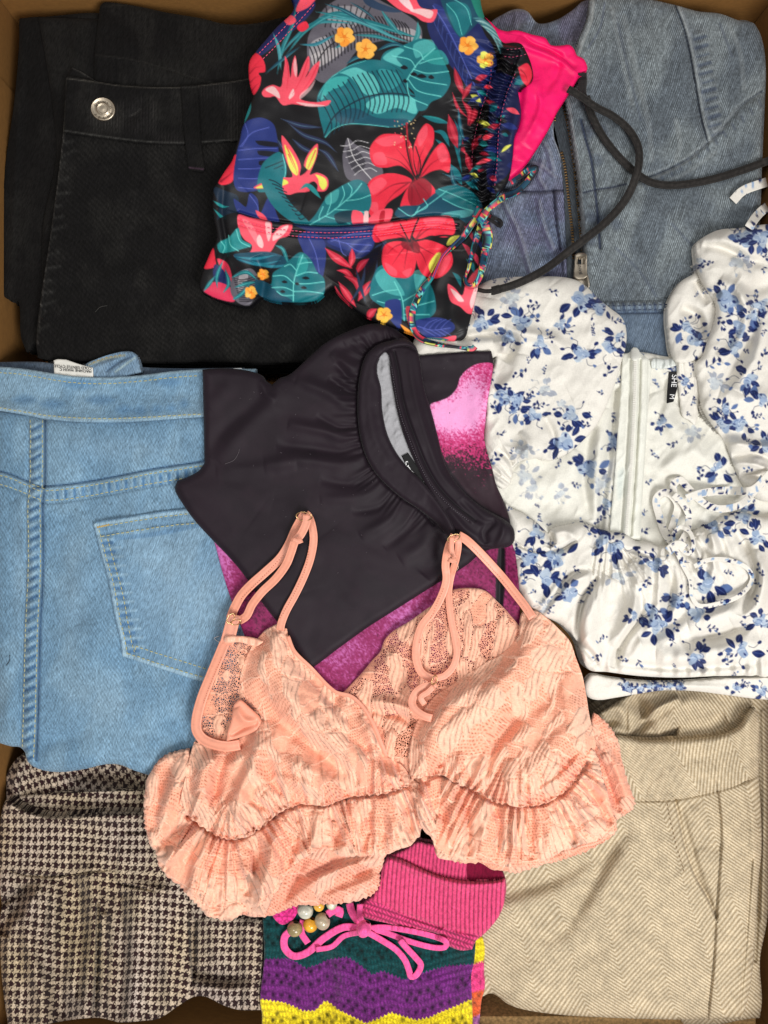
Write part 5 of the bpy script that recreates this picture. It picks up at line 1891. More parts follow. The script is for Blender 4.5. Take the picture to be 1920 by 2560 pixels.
c.ridge([(1700, 1600), (1800, 1590), (1900, 1540)], 14, -16)
c.ridge([(1640, 1640), (1740, 1640), (1900, 1600)], 22, 12)
c.ridge([(1600, 1600), (1650, 1580), (1720, 1530)], 14, -13)
c.ridge([(1540, 1660), (1700, 1670), (1900, 1660)], 10, -10)
c.ridge([(1290, 1400), (1310, 1460), (1340, 1520)], 18, 8)
c.ridge([(1440, 1600), (1480, 1640), (1500, 1680)], 9, -12)
c.gather([(1460, 1690), (1600, 1700), (1750, 1700), (1940, 1696)], 40, 60, 9, 0, 17)
c.rumple(55, 60, 9, 86, 20)
prints(c, [(1342, 1330, 28), (1535, 1362, 34), (1322, 1399, 28), (1391, 1394, 34), (1359, 1446, 32), (1424, 1485, 28), (1637, 1413, 26), (1633, 1524, 30), (1772, 1462, 38), (1739, 1533, 28), (1790, 1316, 28), (1860, 1290, 28), (1643, 1562, 32), (1851, 1622, 32), (1736, 1640, 30), (1902, 1552, 26), (1690, 1500, 24), (1500, 1350, 26), (1893, 1345, 28), (1590, 1540, 20)],
       [(1470, 1322, 34), (1289, 1367, 24), (1475, 1473, 26), (1596, 1378, 24), (1442, 1425, 22), (1619, 1455, 26), (1712, 1404, 22), (1698, 1487, 24), (1800, 1478, 26), (1893, 1459, 22), (1902, 1432, 22), (1902, 1250, 22), (1493, 1643, 26), (1330, 1480, 22), (1410, 1440, 30), (1560, 1650, 22), (1820, 1650, 26), (1680, 1600, 24), (1780, 1570, 24), (1890, 1500, 24), (1600, 1660, 24), (1690, 1560, 26), (1860, 1560, 22), (1500, 1600, 20), (1750, 1410, 22), (1310, 1440, 26), (1380, 1360, 22), (1560, 1340, 22)],
       [(1544, 1436, 26), (1360, 1520, 16)])
c.build('gathered_skirt', M_CREPE, bl, sheet_skirt(5, 50, 2))
stitches('stitching', [(1285, 1352), (1310, 1370), (1345, 1384)], bl, M_THREAD, (214, 210, 200), 8, 5, 2.0, 0.6)
# bottom hem roll
c = blc([(1476, 1688), (1520, 1694), (1580, 1702), (1650, 1706), (1740, 1702), (1820, 1696), (2000, 1694, 1), (2000, 1752, 1), (1900, 1748), (1820, 1738), (1740, 1728), (1660, 1726), (1600, 1734), (1540, 1744), (1496, 1750), (1470, 1742), (1460, 1715)], -24, 5, 16, 18, 4, 2.0)
c.ridge([(1500, 1720), (1600, 1716), (1700, 1716), (1900, 1722)], 8, 3)
for k in range(15):
    rose(c, 1560 + k * 20 + fr.uniform(-6, 6), 1718 + fr.uniform(-8, 8), 13) if k < 8 else None
prints(c, [(1840, 1722, 18), (1905, 1728, 18)], [(1552, 1712, 14), (1700, 1708, 16), (1870, 1712, 16)], [])
c.build('hem', M_CREPE, bl, sheet_skirt(4, 20, 1))


def floralcol(x, y, s_, u):
    n = vnoise(x / 9 + 3, y / 9, 5)
    C = np.tile(np.array(WH), (len(x), 1))
    C[n > 0.80] = (150, 172, 200)
    C[(vnoise(x / 7 + 9, y / 7, 8) > .74) & (vnoise(x / 30, y / 30, 6) > .4)] = NAVY
    return C


def tie(pts, w=20, th=3, lift=2, **k):
    w = w * .78
    return ribbon('tie', pts, w, th, M_CREPE, bl, colf=floralcol, lift=lift, step=3, nseg=20, ease=6, flat=0.35, **k)


tie([(1910, 1192, 8), (1885, 1228, 6), (1850, 1262, 4), (1800, 1272, 4), (1760, 1258, 4), (1725, 1225, 6), (1700, 1200, 8), (1684, 1212, 8), (1684, 1232, 6)], 24)
tie([(1930, 1180, 8), (1880, 1225, 8), (1820, 1226, 6), (1760, 1232, 4), (1715, 1246, 2)], 26)
tie([(1690, 1366, 8), (1664, 1336, 8), (1648, 1290, 8), (1640, 1250, 8), (1655, 1232, 8), (1676, 1236, 8), (1694, 1262, 6), (1686, 1300, 5), (1676, 1330, 4)], 24)
tie([(1700, 1360, 6), (1716, 1330, 8), (1722, 1290, 10), (1708, 1260, 12), (1684, 1236, 12)], 22)
tie([(1700, 1372, 10), (1722, 1384, 10), (1734, 1362, 9), (1724, 1330, 8), (1700, 1318, 8), (1684, 1336, 8), (1686, 1360, 8)], 14, 5)
tie([(1690, 1372, 6), (1706, 1410, 3), (1726, 1450, 2), (1730, 1490, 2), (1748, 1514, 2), (1800, 1508, 2), (1850, 1488, 2), (1880, 1450, 2), (1868, 1420, 3), (1820, 1400, 2), (1770, 1400, 2), (1735, 1416, 1)], 15, 4)
tie([(1670, 1378, 8), (1684, 1366, 12), (1700, 1362, 12), (1712, 1372, 8)], 30, 10).name = 'knot'
tie([(1832, 502, 8), (1856, 478, 10), (1895, 462, 12), (1935, 450, 12)], 30, 5)
tie([(1872, 570, 6), (1888, 545, 12), (1906, 526, 10), (1935, 505, 8)], 30, 5)

FOLD = 0.85
# ================================================================== BLACK MOCK-NECK TOP WITH PURPLE PRINT
bt_ = thing('black_shirt', 'black gathered neck top with magenta spray print, lying across the centre of the box', 'shirt', 850, 1200, 0)
BC = np.array((28, 17, 27.))


def magenta(c, dens, seed, a=(226, 120, 186), b=(150, 34, 92), k=(40, 26, 34)):
    """sprayed print: dens 0 = dark ground, 1 = pale pink"""
    X, Y = c.g.X, c.g.Y
    n = vnoise(X / 2.6, Y / 2.6, seed) * .6 + vnoise(X / 5.0, Y / 5.0, seed + 2) * .4
    d = np.clip(dens + (n - 0.5) * 0.75, 0, 1)
    t1 = ss(0.05, 0.42, d)[..., None]
    t2 = ss(0.42, 0.95, d)[..., None]
    c.C = np.array(k, float) * (1 - t1) + np.array(b, float) * t1
    c.C = c.C * (1 - t2) + np.array(a, float) * t2
    return c


c = Cloth([(524, 1330, 1), (535, 1353), (556, 1430), (578, 1500), (600, 1560), (640, 1660), (700, 1760, 1), (900, 1800), (1290, 1700, 1), (1300, 1560), (1296, 1450), (1288, 1380, 1), (1250, 1300), (900, 1250)], 2.8, 40, -6, 6, 14, 5, 10)
c.round_edge()
X_, Y_ = c.g.X, c.g.Y
dn = 0.45 + 0.1 * fbm(X_ / 90, Y_ / 90, 3)
dn += 0.4 * np.exp(-((X_ - 545) / 40) ** 2 - ((Y_ - 1400) / 90) ** 2)
dn += 0.32 * np.exp(-((X_ - 1010) / 60) ** 2 - ((Y_ - 1545) / 60) ** 2) + 0.2 * np.exp(-((X_ - 860) / 70) ** 2 - ((Y_ - 1625) / 50) ** 2) * 1
dn += -0.20 * np.exp(-((X_ - 640) / 40) ** 2 - ((Y_ - 1530) / 90) ** 2)
dn += -0.14 * ss(1080, 1240, X_)
magenta(c, dn, 6, b=(138, 34, 88), a=(200, 112, 180), k=(84, 16, 54))
c.fill([(1246, 1372), (1262, 1372), (1256, 1530), (1240, 1530)], (22, 18, 24))
c.ridge([(1254, 1372), (1248, 1540)], 6, -7, taper=False)
c.ridge([(600, 1400), (620, 1500), (650, 1600)], 18, 8)
c.build('printed_back', M_SMOOTH, bt_, sheet_skirt(5, 20, 1))
# printed sleeve at the right
SL = [(1030, 890, 1), (1100, 884), (1160, 880), (1228, 877, 1), (1233, 905), (1228, 950), (1219, 1000), (1214, 1050), (1210, 1090), (1218, 1130), (1230, 1170), (1240, 1210), (1258, 1250), (1272, 1290), (1280, 1330, 1), (1180, 1330), (1060, 1200), (1020, 1000)]
c = Cloth(SL, 2.0, 40, -2, 12, 16, 5, 8)
c.round_edge()
X_, Y_ = c.g.X, c.g.Y
P_ = smooth([(1236, 912), (1200, 908), (1170, 922), (1150, 944), (1143, 968), (1125, 990), (1100, 1002), (1076, 1012), (1080, 1060), (1100, 1120), (1130, 1180), (1200, 1260), (1290, 1290), (1290, 1000)], True, 6)
sp = sdf(P_, c.g, 80)
core = np.exp(-((X_ - 1130) / 75) ** 2 - ((Y_ - 1040) / 42) ** 2) * 0.75 + np.exp(-((X_ - 1180) / 50) ** 2 - ((Y_ - 985) / 60) ** 2) * 0.42
dn = 0.46 + core - 0.62 * ss(1085, 1220, Y_) + 0.18 * np.exp(-((X_ - 1215) / 26) ** 2 - ((Y_ - 1190) / 60) ** 2) - 0.10 * ss(1180, 1225, X_) * ss(960, 1020, Y_)
magenta(c, dn, 9, a=(244, 164, 216), b=(196, 50, 112), k=(44, 26, 36))
al = np.clip(sp / 2 + .5, 0, 1)[..., None]
c.C = BC * (1 - al) + c.C * al
c.ridge([(1200, 900), (1190, 1000), (1195, 1100)], 18, 6)
c.ridge([(1130, 1180), (1180, 1240), (1240, 1300)], 16, -8)
c.rumple(60, 60, 5, 90)
c.build('printed_sleeve', M_SMOOTH, bt_, sheet_skirt(5, 30, 1))
# front
FR = [(506, 924, 1), (540, 921), (575, 921), (610, 925), (640, 932), (656, 940), (664, 952), (680, 962, 1), (700, 945), (717, 940), (735, 928), (760, 905), (785, 882), (810, 860), (840, 842), (880, 824), (915, 812), (945, 809), (975, 815), (1005, 835), (1027, 853), (1045, 880), (1050, 900), (1055, 940), (1064, 985), (1076, 1021), (1094, 1090), (1113, 1162), (1150, 1220), (1200, 1265), (1240, 1288), (1265, 1302), (1281, 1318), (1287, 1345), (1279, 1362), (1262, 1369), (1230, 1372), (1200, 1384), (1170, 1410), (1130, 1436), (1090, 1460), (1000, 1517), (918, 1569), (850, 1618), (783, 1668), (770, 1672, 1), (745, 1630), (717, 1584), (663, 1517), (609, 1436), (570, 1390), (538, 1357), (484, 1298), (446, 1243), (437, 1222), (443, 1202, 1), (470, 1192), (498, 1176), (511, 1157, 1), (510, 1100), (508, 1000)]
c = Cloth(FR, 3.0, 50, 4, 14, 18, 5, 14, col=BC)
c.round_edge()
X_, Y_ = c.g.X, c.g.Y
NK = [(985, 850), (945, 862), (915, 890), (900, 940), (895, 1000), (896, 1050), (903, 1100), (920, 1150), (948, 1192), (1000, 1240), (1050, 1274), (1085, 1310)]
# gathers below the neckband
for (P, w, h) in (([(900, 1085), (860, 1090), (800, 1075), (720, 1060)], 14, 13), ([(900, 1060), (850, 1070), (790, 1040)], 9, -9), ([(905, 1120), (850, 1130), (770, 1120), (690, 1110)], 15, -13), ([(915, 1150), (860, 1160), (760, 1150), (660, 1160)], 18, 12),
                  ([(896, 1020), (860, 1010), (820, 980), (740, 950)], 16, 13), ([(897, 990), (866, 975), (820, 945)], 10, -13), ([(905, 930), (880, 920), (830, 880)], 14, 12), ([(900, 960), (872, 945), (840, 905)], 9, -10),
                  ([(940, 1190), (880, 1210), (800, 1200)], 12, -9), ([(960, 1206), (900, 1240), (800, 1250)], 16, 9), ([(990, 1236), (940, 1270), (880, 1280)], 10, -8),
                  ([(1010, 1248), (970, 1300), (900, 1340)], 14, 10), ([(1050, 1276), (1020, 1320), (960, 1370)], 12, -9), ([(1080, 1310), (1060, 1360), (1000, 1400)], 18, 10),
                  ([(680, 960), (640, 1010), (560, 1080), (520, 1140)], 22, -13), ([(720, 945), (690, 990), (620, 1050), (540, 1150)], 30, 12), ([(655, 950), (665, 985), (690, 1000)], 10, 8),
                  ([(580, 930), (560, 980), (520, 1020)], 20, 5), ([(540, 1180), (640, 1170), (740, 1160)], 18, 7), ([(450, 1225), (560, 1230), (680, 1260)], 30, 6), ([(1120, 1340), (1100, 1390), (1060, 1440)], 20, -14),
                  ([(1090, 1320), (1130, 1360), (1180, 1380)], 12, 12), ([(820, 1330), (900, 1440), (900, 1520)], 40, 5), ([(640, 1290), (720, 1350), (760, 1480)], 50, 6), ([(930, 860), (880, 860), (830, 890)], 14, -8), ([(970, 830), (920, 830), (860, 860)], 14, 8)):
    c.ridge(P, w, h)
c.gather(NK, 17, 34, 4.2, 0, 21)
c.rumple(110, 80, 5, 91, 20)
c.ridge(NK, 4.5, -9, taper=False)
c.line(NK, 3, (14, 11, 16), 0.8)
wear(c, 70, 70, 33, (-2, -2, -2), (3, 2, 2))
c.build('front', M_SMOOTH, bt_, sheet_skirt(5, 16, 1))
# neck opening: pale grey lining, then the two halves of the band
c = Cloth([(968, 872), (945, 900), (940, 930), (948, 980), (954, 1032), (970, 1092), (1003, 1151), (1030, 1180), (1060, 1206, 1), (1060, 1100), (1020, 980), (1000, 880)], 2.0, 15, 22, 0, 6, 3, 3, col=(168, 168, 172))
c.rumple(22, 30, 12, 92, 20)
c.build('lining', M_CREPE, bt_)
c = Cloth([(1004, 1140, 1), (1020, 1132, 1), (1064, 1196, 1), (1068, 1214, 1), (1052, 1204), (1024, 1178)], 1.8, 12, 26, 1, 4, 2.5, 2, col=(16, 16, 18))
c.build('neck_label', M_PAPER, bt_)
text_on('lettering', 'SHE', 1011, 1156, 21, -50, M_WHITE_INK, bt_, 3)
BACKB = [(958, 872, 1), (975, 862), (1000, 862), (1020, 866), (1044, 880), (1050, 900), (1055, 940), (1064, 985), (1076, 1021), (1094, 1090), (1113, 1162), (1150, 1220), (1200, 1265), (1240, 1288), (1268, 1304), (1284, 1322), (1286, 1345), (1276, 1362), (1240, 1370), (1205, 1366), (1170, 1350), (1140, 1330), (1110, 1290), (1080, 1240), (1062, 1206), (1040, 1160), (1014, 1100), (996, 1040), (984, 980), (976, 930), (972, 890)]
c = Cloth(BACKB, 2.0, 40, 26, 8, 10, 5, 5, col=BC)
c.round_edge()
INS = [(985, 880), (996, 930), (1004, 985), (1018, 1040), (1040, 1100), (1064, 1160), (1096, 1215), (1140, 1262), (1188, 1300)]
c.ridge(INS, 4, -7, taper=False)
c.ridge([(x - 9, y + 3) for x, y in INS], 5, 4, taper=False)
c.ridge([(1020, 880), (1036, 980), (1064, 1080), (1100, 1180), (1150, 1240)], 9, 6)
c.ridge([(1240, 1300), (1210, 1330), (1216, 1360)], 9, -14)
c.ridge([(1262, 1306), (1256, 1336), (1240, 1366)], 8, 8)
c.ridge([(1150, 1250), (1200, 1300), (1230, 1310)], 9, -10)
c.ridge([(1120, 1270), (1160, 1320), (1200, 1350)], 9, 9)
c.line(INS, 2.6, (12, 10, 14), 0.8)
c.build('back_neckband', M_SMOOTH, bt_, sheet_skirt(5, 12, 1))
stitches('stitching', [(x - 14, y + 4) for x, y in INS], bt_, M_THREAD, (98, 92, 100), 3, 3, 1.6)
FB = [(1010, 846), (985, 850), (945, 862), (915, 890), (900, 940), (895, 1000), (896, 1050), (903, 1100), (920, 1150), (948, 1192), (1000, 1240), (1050, 1274), (1090, 1306), (1120, 1340), (1140, 1350), (1136, 1322), (1108, 1272), (1059, 1208), (1005, 1152), (972, 1096), (956, 1032), (952, 970), (942, 930), (943, 905), (958, 882), (985, 868), (1020, 866), (1045, 880, 1), (1036, 862)]
c = Cloth(FB, 2.0, 40, 28, 12, 12, 5, 4, col=BC + 2)
c.round_edge()
c.ridge([(940, 890), (925, 960), (926, 1040), (942, 1110), (970, 1160)], 12, 5)
c.ridge([(960, 872), (975, 880), (985, 900)], 7, -5)
c.rumple(40, 60, 4, 93)
c.build('front_neckband', M_SMOOTH, bt_, sheet_skirt(5, 10, 1))

# lint on the black jersey
rl = random.Random(21)
V, F = [], []
for k in range(70):
    t_ = rl.random()
    x, y = (rl.uniform(560, 960), rl.uniform(960, 1500)) if k < 50 else (rl.uniform(1080, 1240), rl.uniform(900, 1250))
    if abs(x - 760) > (1650 - y) * .6:
        continue
    r_, a_ = rl.uniform(.5, 1.1), rl.uniform(0, 3.14)
    z = float(height(x, y)[0]) + 1.2
    b = len(V)
    for (u, v) in ((-2, -.5), (2, -.5), (2, .5), (-2, .5)):
        V.append(to_world(x + r_ * (u * math.cos(a_) - v * math.sin(a_)), y + r_ * (u * math.sin(a_) + v * math.cos(a_)), z))
    V.append(to_world(x, y, z + 1.5 * r_))
    F += [(b, b + 1, b + 4), (b + 1, b + 2, b + 4), (b + 2, b + 3, b + 4), (b + 3, b, b + 4)]
tag(link_mesh('lint', np.array(V), np.array(F), M_THREAD, bt_, np.tile(lin((84, 76, 82)), (len(V), 1))), kind='stuff')

FOLD = 1.5
# ================================================================== HOT PINK SWIM BOTTOM
hp = thing('pink_swimwear', 'neon pink swimwear piece poking out between the tropical print top and the denim jacket', 'swimwear', 1340, 220, 0)
c = Cloth([(1195, 20, 1), (1208, 38), (1228, 56), (1246, 72), (1268, 78), (1290, 75), (1330, 86), (1364, 95), (1376, 112), (1400, 114), (1424, 112), (1436, 124), (1442, 138), (1458, 146), (1467, 162), (1468, 174), (1450, 186), (1446, 191), (1428, 222), (1410, 250), (1396, 272), (1384, 296), (1366, 330), (1340, 372), (1318, 404), (1298, 426), (1276, 445, 1), (1240, 420, 1), (1230, 200), (1180, 60)], 2.2, 40, -8, 8, 8, 5, 5, col=(255, 14, 106))
c.round_edge()
c.ridge([(1300, 80), (1330, 108), (1380, 128), (1440, 170)], 7, -6)
c.ridge([(1290, 100), (1330, 120), (1400, 150), (1446, 186)], 10, 7)
c.ridge([(1320, 190), (1310, 300), (1290, 400)], 22, 8)
c.ridge([(1400, 170), (1370, 260), (1320, 370)], 22, 5)
c.line([(1262, 84), (1300, 90), (1340, 112), (1390, 132), (1444, 182)], 2.4, (214, 0, 88), .7)
c.rumple(50, 50, 7, 101)
c.ridge([(1260, 120), (1300, 200), (1290, 330)], 12, -6)
c.ridge([(1345, 200), (1350, 270), (1310, 360)], 9, 6)
c.ridge([(1400, 130), (1390, 190), (1350, 240)], 10, -5)
c.mul(1 + .10 * fbm(c.g.X / 30, c.g.Y / 30, 8))
c.build('swim_brief', M_SWIM, hp, sheet_skirt(5, 16, 1))
ribbon('waist_tie', [(1456, 182, -4), (1457, 205, 2), (1455, 228, 4), (1460, 250, 2)], 22, 7, M_KNIT, hp, col=(40, 38, 38), lift=1)

# ================================================================== BLACK CORD
M_CORD = fabric('cord', 'rib', amt=0.15, bump=0.5, sheen=0.05, rough=0.75, spec=0.25)
bc = thing('black_drawstring_cord', 'loose black drawstring cord looping over the denim jacket and across the box edge', 'cord', 1560, 400, 10)


def cordcol(x, y, s_, u):
    n = 0.75 + 0.5 * vnoise(s_ / 3.5 + x * 0, u * 3 + s_ / 9, 5)
    return np.array((42, 39, 37.)) * (n * (1 - 0.35 * (np.abs(np.abs(u) - .45) < .12)))[:, None]


CK = dict(mat=M_CORD, parent=bc, colf=cordcol, flat=0.7, nseg=22, groove=0.12, ease=8)
ribbon('cord_strand', [(1465, 240, 4), (1480, 290, 3), (1510, 345, 3), (1550, 395, 3), (1590, 432, 4), (1625, 455, 3), (1665, 463, 2), (1720, 460, 2), (1790, 446, 2), (1860, 424, 2), (1915, 404, 4), (1960, 388, 8)], 20, 13, lift=1, **CK)
ribbon('cord_strand', [(1420, 222, 6), (1450, 240, 6), (1490, 268, 8), (1532, 290, 6), (1570, 322, 5), (1594, 362, 6), (1598, 402, 10), (1590, 440, 12), (1572, 485, 6), (1548, 520, 3), (1512, 558, 3), (1470, 592, 2), (1420, 630, 2), (1370, 668, 3), (1330, 692, 3), (1285, 712, 3), (1245, 724, 3)], 20, 13, lift=1, **CK)
ribbon('cord_end', [(1250, 722, 3), (1232, 727, 3), (1228, 727, 3)], 22, 13, lift=1, **CK)
ribbon('cord_strand', [(1234, 727, 3), (1212, 728, 2), (1180, 722, 0), (1140, 735, 0)], 11, 8, lift=1, **CK)

# ================================================================== TROPICAL PRINT TOP
sw = thing('tropical_top', 'tropical print swim top with red hibiscus, teal leaves and gathered side tie, at top centre', 'swim top', 880, 420, 20)
SWO = [(700, -60, 1), (735, 19), (690, 70), (660, 105), (639, 130), (625, 150), (621, 180), (625, 212), (632, 238), (618, 280), (603, 325), (590, 365), (581, 400), (562, 428), (545, 455), (534, 472), (531, 500), (533, 540), (541, 580), (539, 605), (528, 627), (519, 648), (509, 671), (501, 695), (498, 712), (500, 722), (507, 731), (528, 742), (552, 752), (585, 762), (612, 767), (628, 764), (642, 752), (655, 743), (675, 750), (700, 755), (740, 757), (770, 756), (789, 752), (805, 740), (818, 728), (832, 718), (838, 722), (848, 736), (862, 750), (882, 768), (900, 781), (922, 793), (943, 801), (968, 810), (992, 819), (1020, 830), (1050, 840), (1085, 847), (1120, 852), (1140, 852), (1156, 845), (1166, 835), (1171, 815), (1180, 781), (1188, 750), (1195, 715), (1200, 680), (1205, 640), (1212, 600), (1218, 560), (1225, 525), (1235, 500), (1248, 480), (1266, 458), (1276, 430), (1282, 390), (1287, 340), (1300, 305), (1303, 280), (1298, 245), (1296, 225), (1310, 218), (1328, 205), (1333, 190), (1328, 160), (1316, 130), (1303, 110), (1285, 106), (1262, 108), (1250, 98), (1240, 78), (1224, 56), (1210, 38), (1200, -10), (1200, -60, 1)]
c = Cloth(SWO, 2.05, 50, 10, 12, 22, 5, 12, col=(15, 14, 18), closed_step=5)
c.round_edge()
X_, Y_ = c.g.X, c.g.Y


class Pen:
    """draws on the cloth in a local frame"""

    def __init__(s, c, ox, oy, k):
        s.c, s.ox, s.oy, s.k = c, ox, oy, k

    def t(s, pts):
        return [(s.ox + p[0] * s.k, s.oy + p[1] * s.k) + tuple(p[2:]) for p in pts]

    def f(s, pts, col, sm=True, a=1.0):
        s.c.fill(s.t(pts), col, sm, a, st=4)

    def l(s, pts, w, col, a=1.0, taper=False):
        s.c.line(s.t(pts), w * s.k, col, a, True, taper, st=4)

    def blade(s, pts, w, col, a=1.0):
        """a long leaf blade along a path: thin at both ends"""
        s.l(pts, w, col, a, 2)


TL, TD, TM, AQ = (20, 112, 122), (18, 74, 96), (34, 140, 142), (112, 214, 206)
NV, NV2, NVL = (24, 36, 92), (36, 52, 122), (92, 104, 190)
RD, RP, RDK, RL = (240, 46, 70), (250, 84, 104), (150, 14, 40), (246, 196, 196)
OR_, YL = (255, 160, 52), (232, 232, 96)
GR, GL, GD = (98, 94, 104), (190, 186, 188), (48, 46, 54)


def leafveins(p, a, b, n, L, ang, w, col, side=(1, -1), curve=0.25, taper=1):
    """midrib a->b with n curved side veins"""
    ax, ay = a
    bx, by = b
    l = math.hypot(bx - ax, by - ay)
    ux, uy = (bx - ax) / l, (by - ay) / l
    p.l([a, b], w, col)
    for i in range(n):
        t = (i + .6) / (n + .3)
        x, y = ax + ux * l * t, ay + uy * l * t
        q = L * (math.sin(math.pi * (0.12 + 0.8 * t)) ** .6)
        for sd in side:
            an = math.radians(ang) * sd
            dx, dy = ux * math.cos(an) - uy * math.sin(an), ux * math.sin(an) + uy * math.cos(an)
            p.l([(x, y), (x + dx * q * .5 + ux * q * curve * .2, y + dy * q * .5 + uy * q * curve * .2), (x + dx * q + ux * q * curve, y + dy * q + uy * q * curve)], w * .8, col, .9)


def monstera(p, x, y, R, rotd, base=TL, hi=AQ, lobes=7, dark=(10, 24, 40)):
    """split leaf seen from above with pale ribs and notches"""
    pts = []
    n = 40
    for k in range(n):
        a = 2 * math.pi * k / n
        r = R * (1 - 0.22 * math.cos(a)) * (1.05 if abs(a - math.pi) < .3 else 1)
        pts.append((r * math.cos(a) * 0.95 - R * .05, r * math.sin(a) * .82))
    r_ = math.radians(rotd)
    T_ = lambda q: [(x + u * math.cos(r_) - v * math.sin(r_), y + u * math.sin(r_) + v * math.cos(r_)) for u, v in q]
    p.f(T_(pts), base)
    p.f(T_([(u * .75 - R * .15, v * .35 + R * .36) for u, v in pts]), TM if base == TL else base, a=.7)
    for sd in (1, -1):
        for k in range(lobes):
            t = -0.85 + 1.5 * k / lobes
            bx = -R * t * .95
            a = math.radians(68 - 8 * k) * sd
            l = R * (.95 - .07 * abs(k - 2.5))
            e = (bx - l * .75 * math.cos(a) * .6, l * math.sin(a) * .86)
            if k % 2 == 0:
                p.f(T_([(bx * .9, 7 * sd), ((bx + e[0]) / 2, e[1] * .5 - 7 * sd), (e[0] * 1.04, e[1] * 1.04), ((bx + e[0]) / 2 + 14, e[1] * .6 + 6 * sd)]), hi, a=.55)
            p.l(T_([(bx, 0), ((bx * .6 + e[0] * .4), e[1] * .5), e]), 3.2, hi)
            q0 = (bx * .5 + e[0] * .5 - R * .10, e[1] * .62)
            p.f(T_([q0, (q0[0] - 6, q0[1] + sd * R * .1), (e[0] - R * .13, e[1] * 1.08), (e[0] - R * .06, e[1] * 1.08), (q0[0] + 7, q0[1] + sd * R * .08)]), dark)
    p.l(T_([(R * .85, 0), (0, -4), (-R * 1.15, 0)]), 5, hi)


def hibiscus(p, x, y, R, rotd, petals=((0, 1), (72, 1), (144, 1), (216, 1), (288, 1))):
    for (a0, sc) in petals:
        a = math.radians(a0 + rotd)
        r = R * sc
        pts = []
        for (u, v) in ((0.02, 0), (.25, .22), (.55, .43), (.8, .46), (.96, .34), (1.0, .20), (.95, .10), (1.03, 0), (.95, -.12), (1.0, -.24), (.9, -.40), (.62, -.45), (.3, -.24)):
            u, v = u * r, v * r
            pts.append((x + u * math.cos(a) - v * math.sin(a), y + u * math.sin(a) + v * math.cos(a)))
        p.f([(x + (q[0] - x) * 1.035, y + (q[1] - y) * 1.035) for q in pts], (20, 16, 22))
        p.f(pts, RD)
        def loc(u, v):
            return (x + u * r * math.cos(a) - v * r * math.sin(a), y + u * r * math.sin(a) + v * r * math.cos(a))
        p.f([loc(.55, -.38), (loc(.8, -.40)), loc(.97, -.2), loc(.93, 0), loc(.75, -.1)], RP, a=.85)
        p.f([loc(.7, .05), loc(.92, .08), loc(.98, .2), loc(.8, .42), loc(.66, .3)], RP, a=.8)
        for (v1, l) in ((-.3, .55), (-.15, .62), (0, .68), (.15, .6), (.3, .5)):
            p.l([loc(.08, 0), loc(l * .55, v1 * .5), loc(l, v1)], 10 * sc, RDK, .85, 1)
    p.f([(x + R * .14 * math.cos(b), y + R * .14 * math.sin(b)) for b in np.arange(0, 6.28, .8)], (90, 8, 26))


def paradise(p, pts_list):
    for pts, col in pts_list:
        p.f(pts, col)


def tinyflower(p, x, y, R, col=OR_, rotd=0):
    for k in range(5):
        a = math.radians(72 * k + rotd)
        cx_, cy_ = x + R * .55 * math.cos(a), y + R * .55 * math.sin(a)
        p.f([(cx_ + R * .5 * math.cos(b) * (1 + .15 * math.cos(3 * b)), cy_ + R * .48 * math.sin(b)) for b in np.arange(0, 6.28, .8)], col if k % 2 else (255, 190, 80))
        p.l([(x, y), (cx_, cy_)], 5, (214, 90, 24), .9, 1)
    p.f([(x + R * .2 * math.cos(b), y + R * .2 * math.sin(b)) for b in np.arange(0, 6.28, 1)], (240, 130, 30))


P2 = Pen(c, 480, 0, .4822)
P3 = Pen(c, 480, 420, .4822)
fr2 = random.Random(5)
# --- background foliage
P2.f([(560, -60), (640, 20), (560, 130), (470, 200), (400, 260), (350, 290), (330, 270), (420, 120)], NV)
P2.f([(640, 120), (700, 30), (860, -40), (1010, 20), (1180, 130), (1180, 220), (1000, 210), (860, 260), (760, 400), (680, 430), (610, 380), (600, 330), (600, 200)], GR)
P2.f([(700, 60), (800, 30), (900, 60), (860, 130), (740, 150)], GL, a=.6)
P2.f([(620, 220), (700, 190), (720, 240), (640, 300), (610, 290)], GL, a=.7)
P2.f([(620, 290), (720, 250), (800, 240), (740, 300), (640, 350)], (206, 200, 200), a=.75)
P2.f([(1040, 150), (1140, 150), (1190, 190), (1180, 220), (1080, 190)], GL, a=.7)
for k in range(30):
    x0 = 610 + k * 17
    y0 = 330 - 175 * math.sin(k / 30 * 2.2)
    P2.l([(x0, y0 - 90 + k), (x0 + 22, y0 - 30), (x0 + 30, y0 + 60 - k * .6)], 5.5, (26, 24, 30))
for k in range(8):
    P2.l([(690 + k * 34, 20 + k * 2), (700 + k * 30, 70), (690 + k * 27, 140)], 5, (26, 24, 30))
P2.l([(610, 400), (700, 250), (860, 170), (1160, 190)], 6, (26, 24, 30))
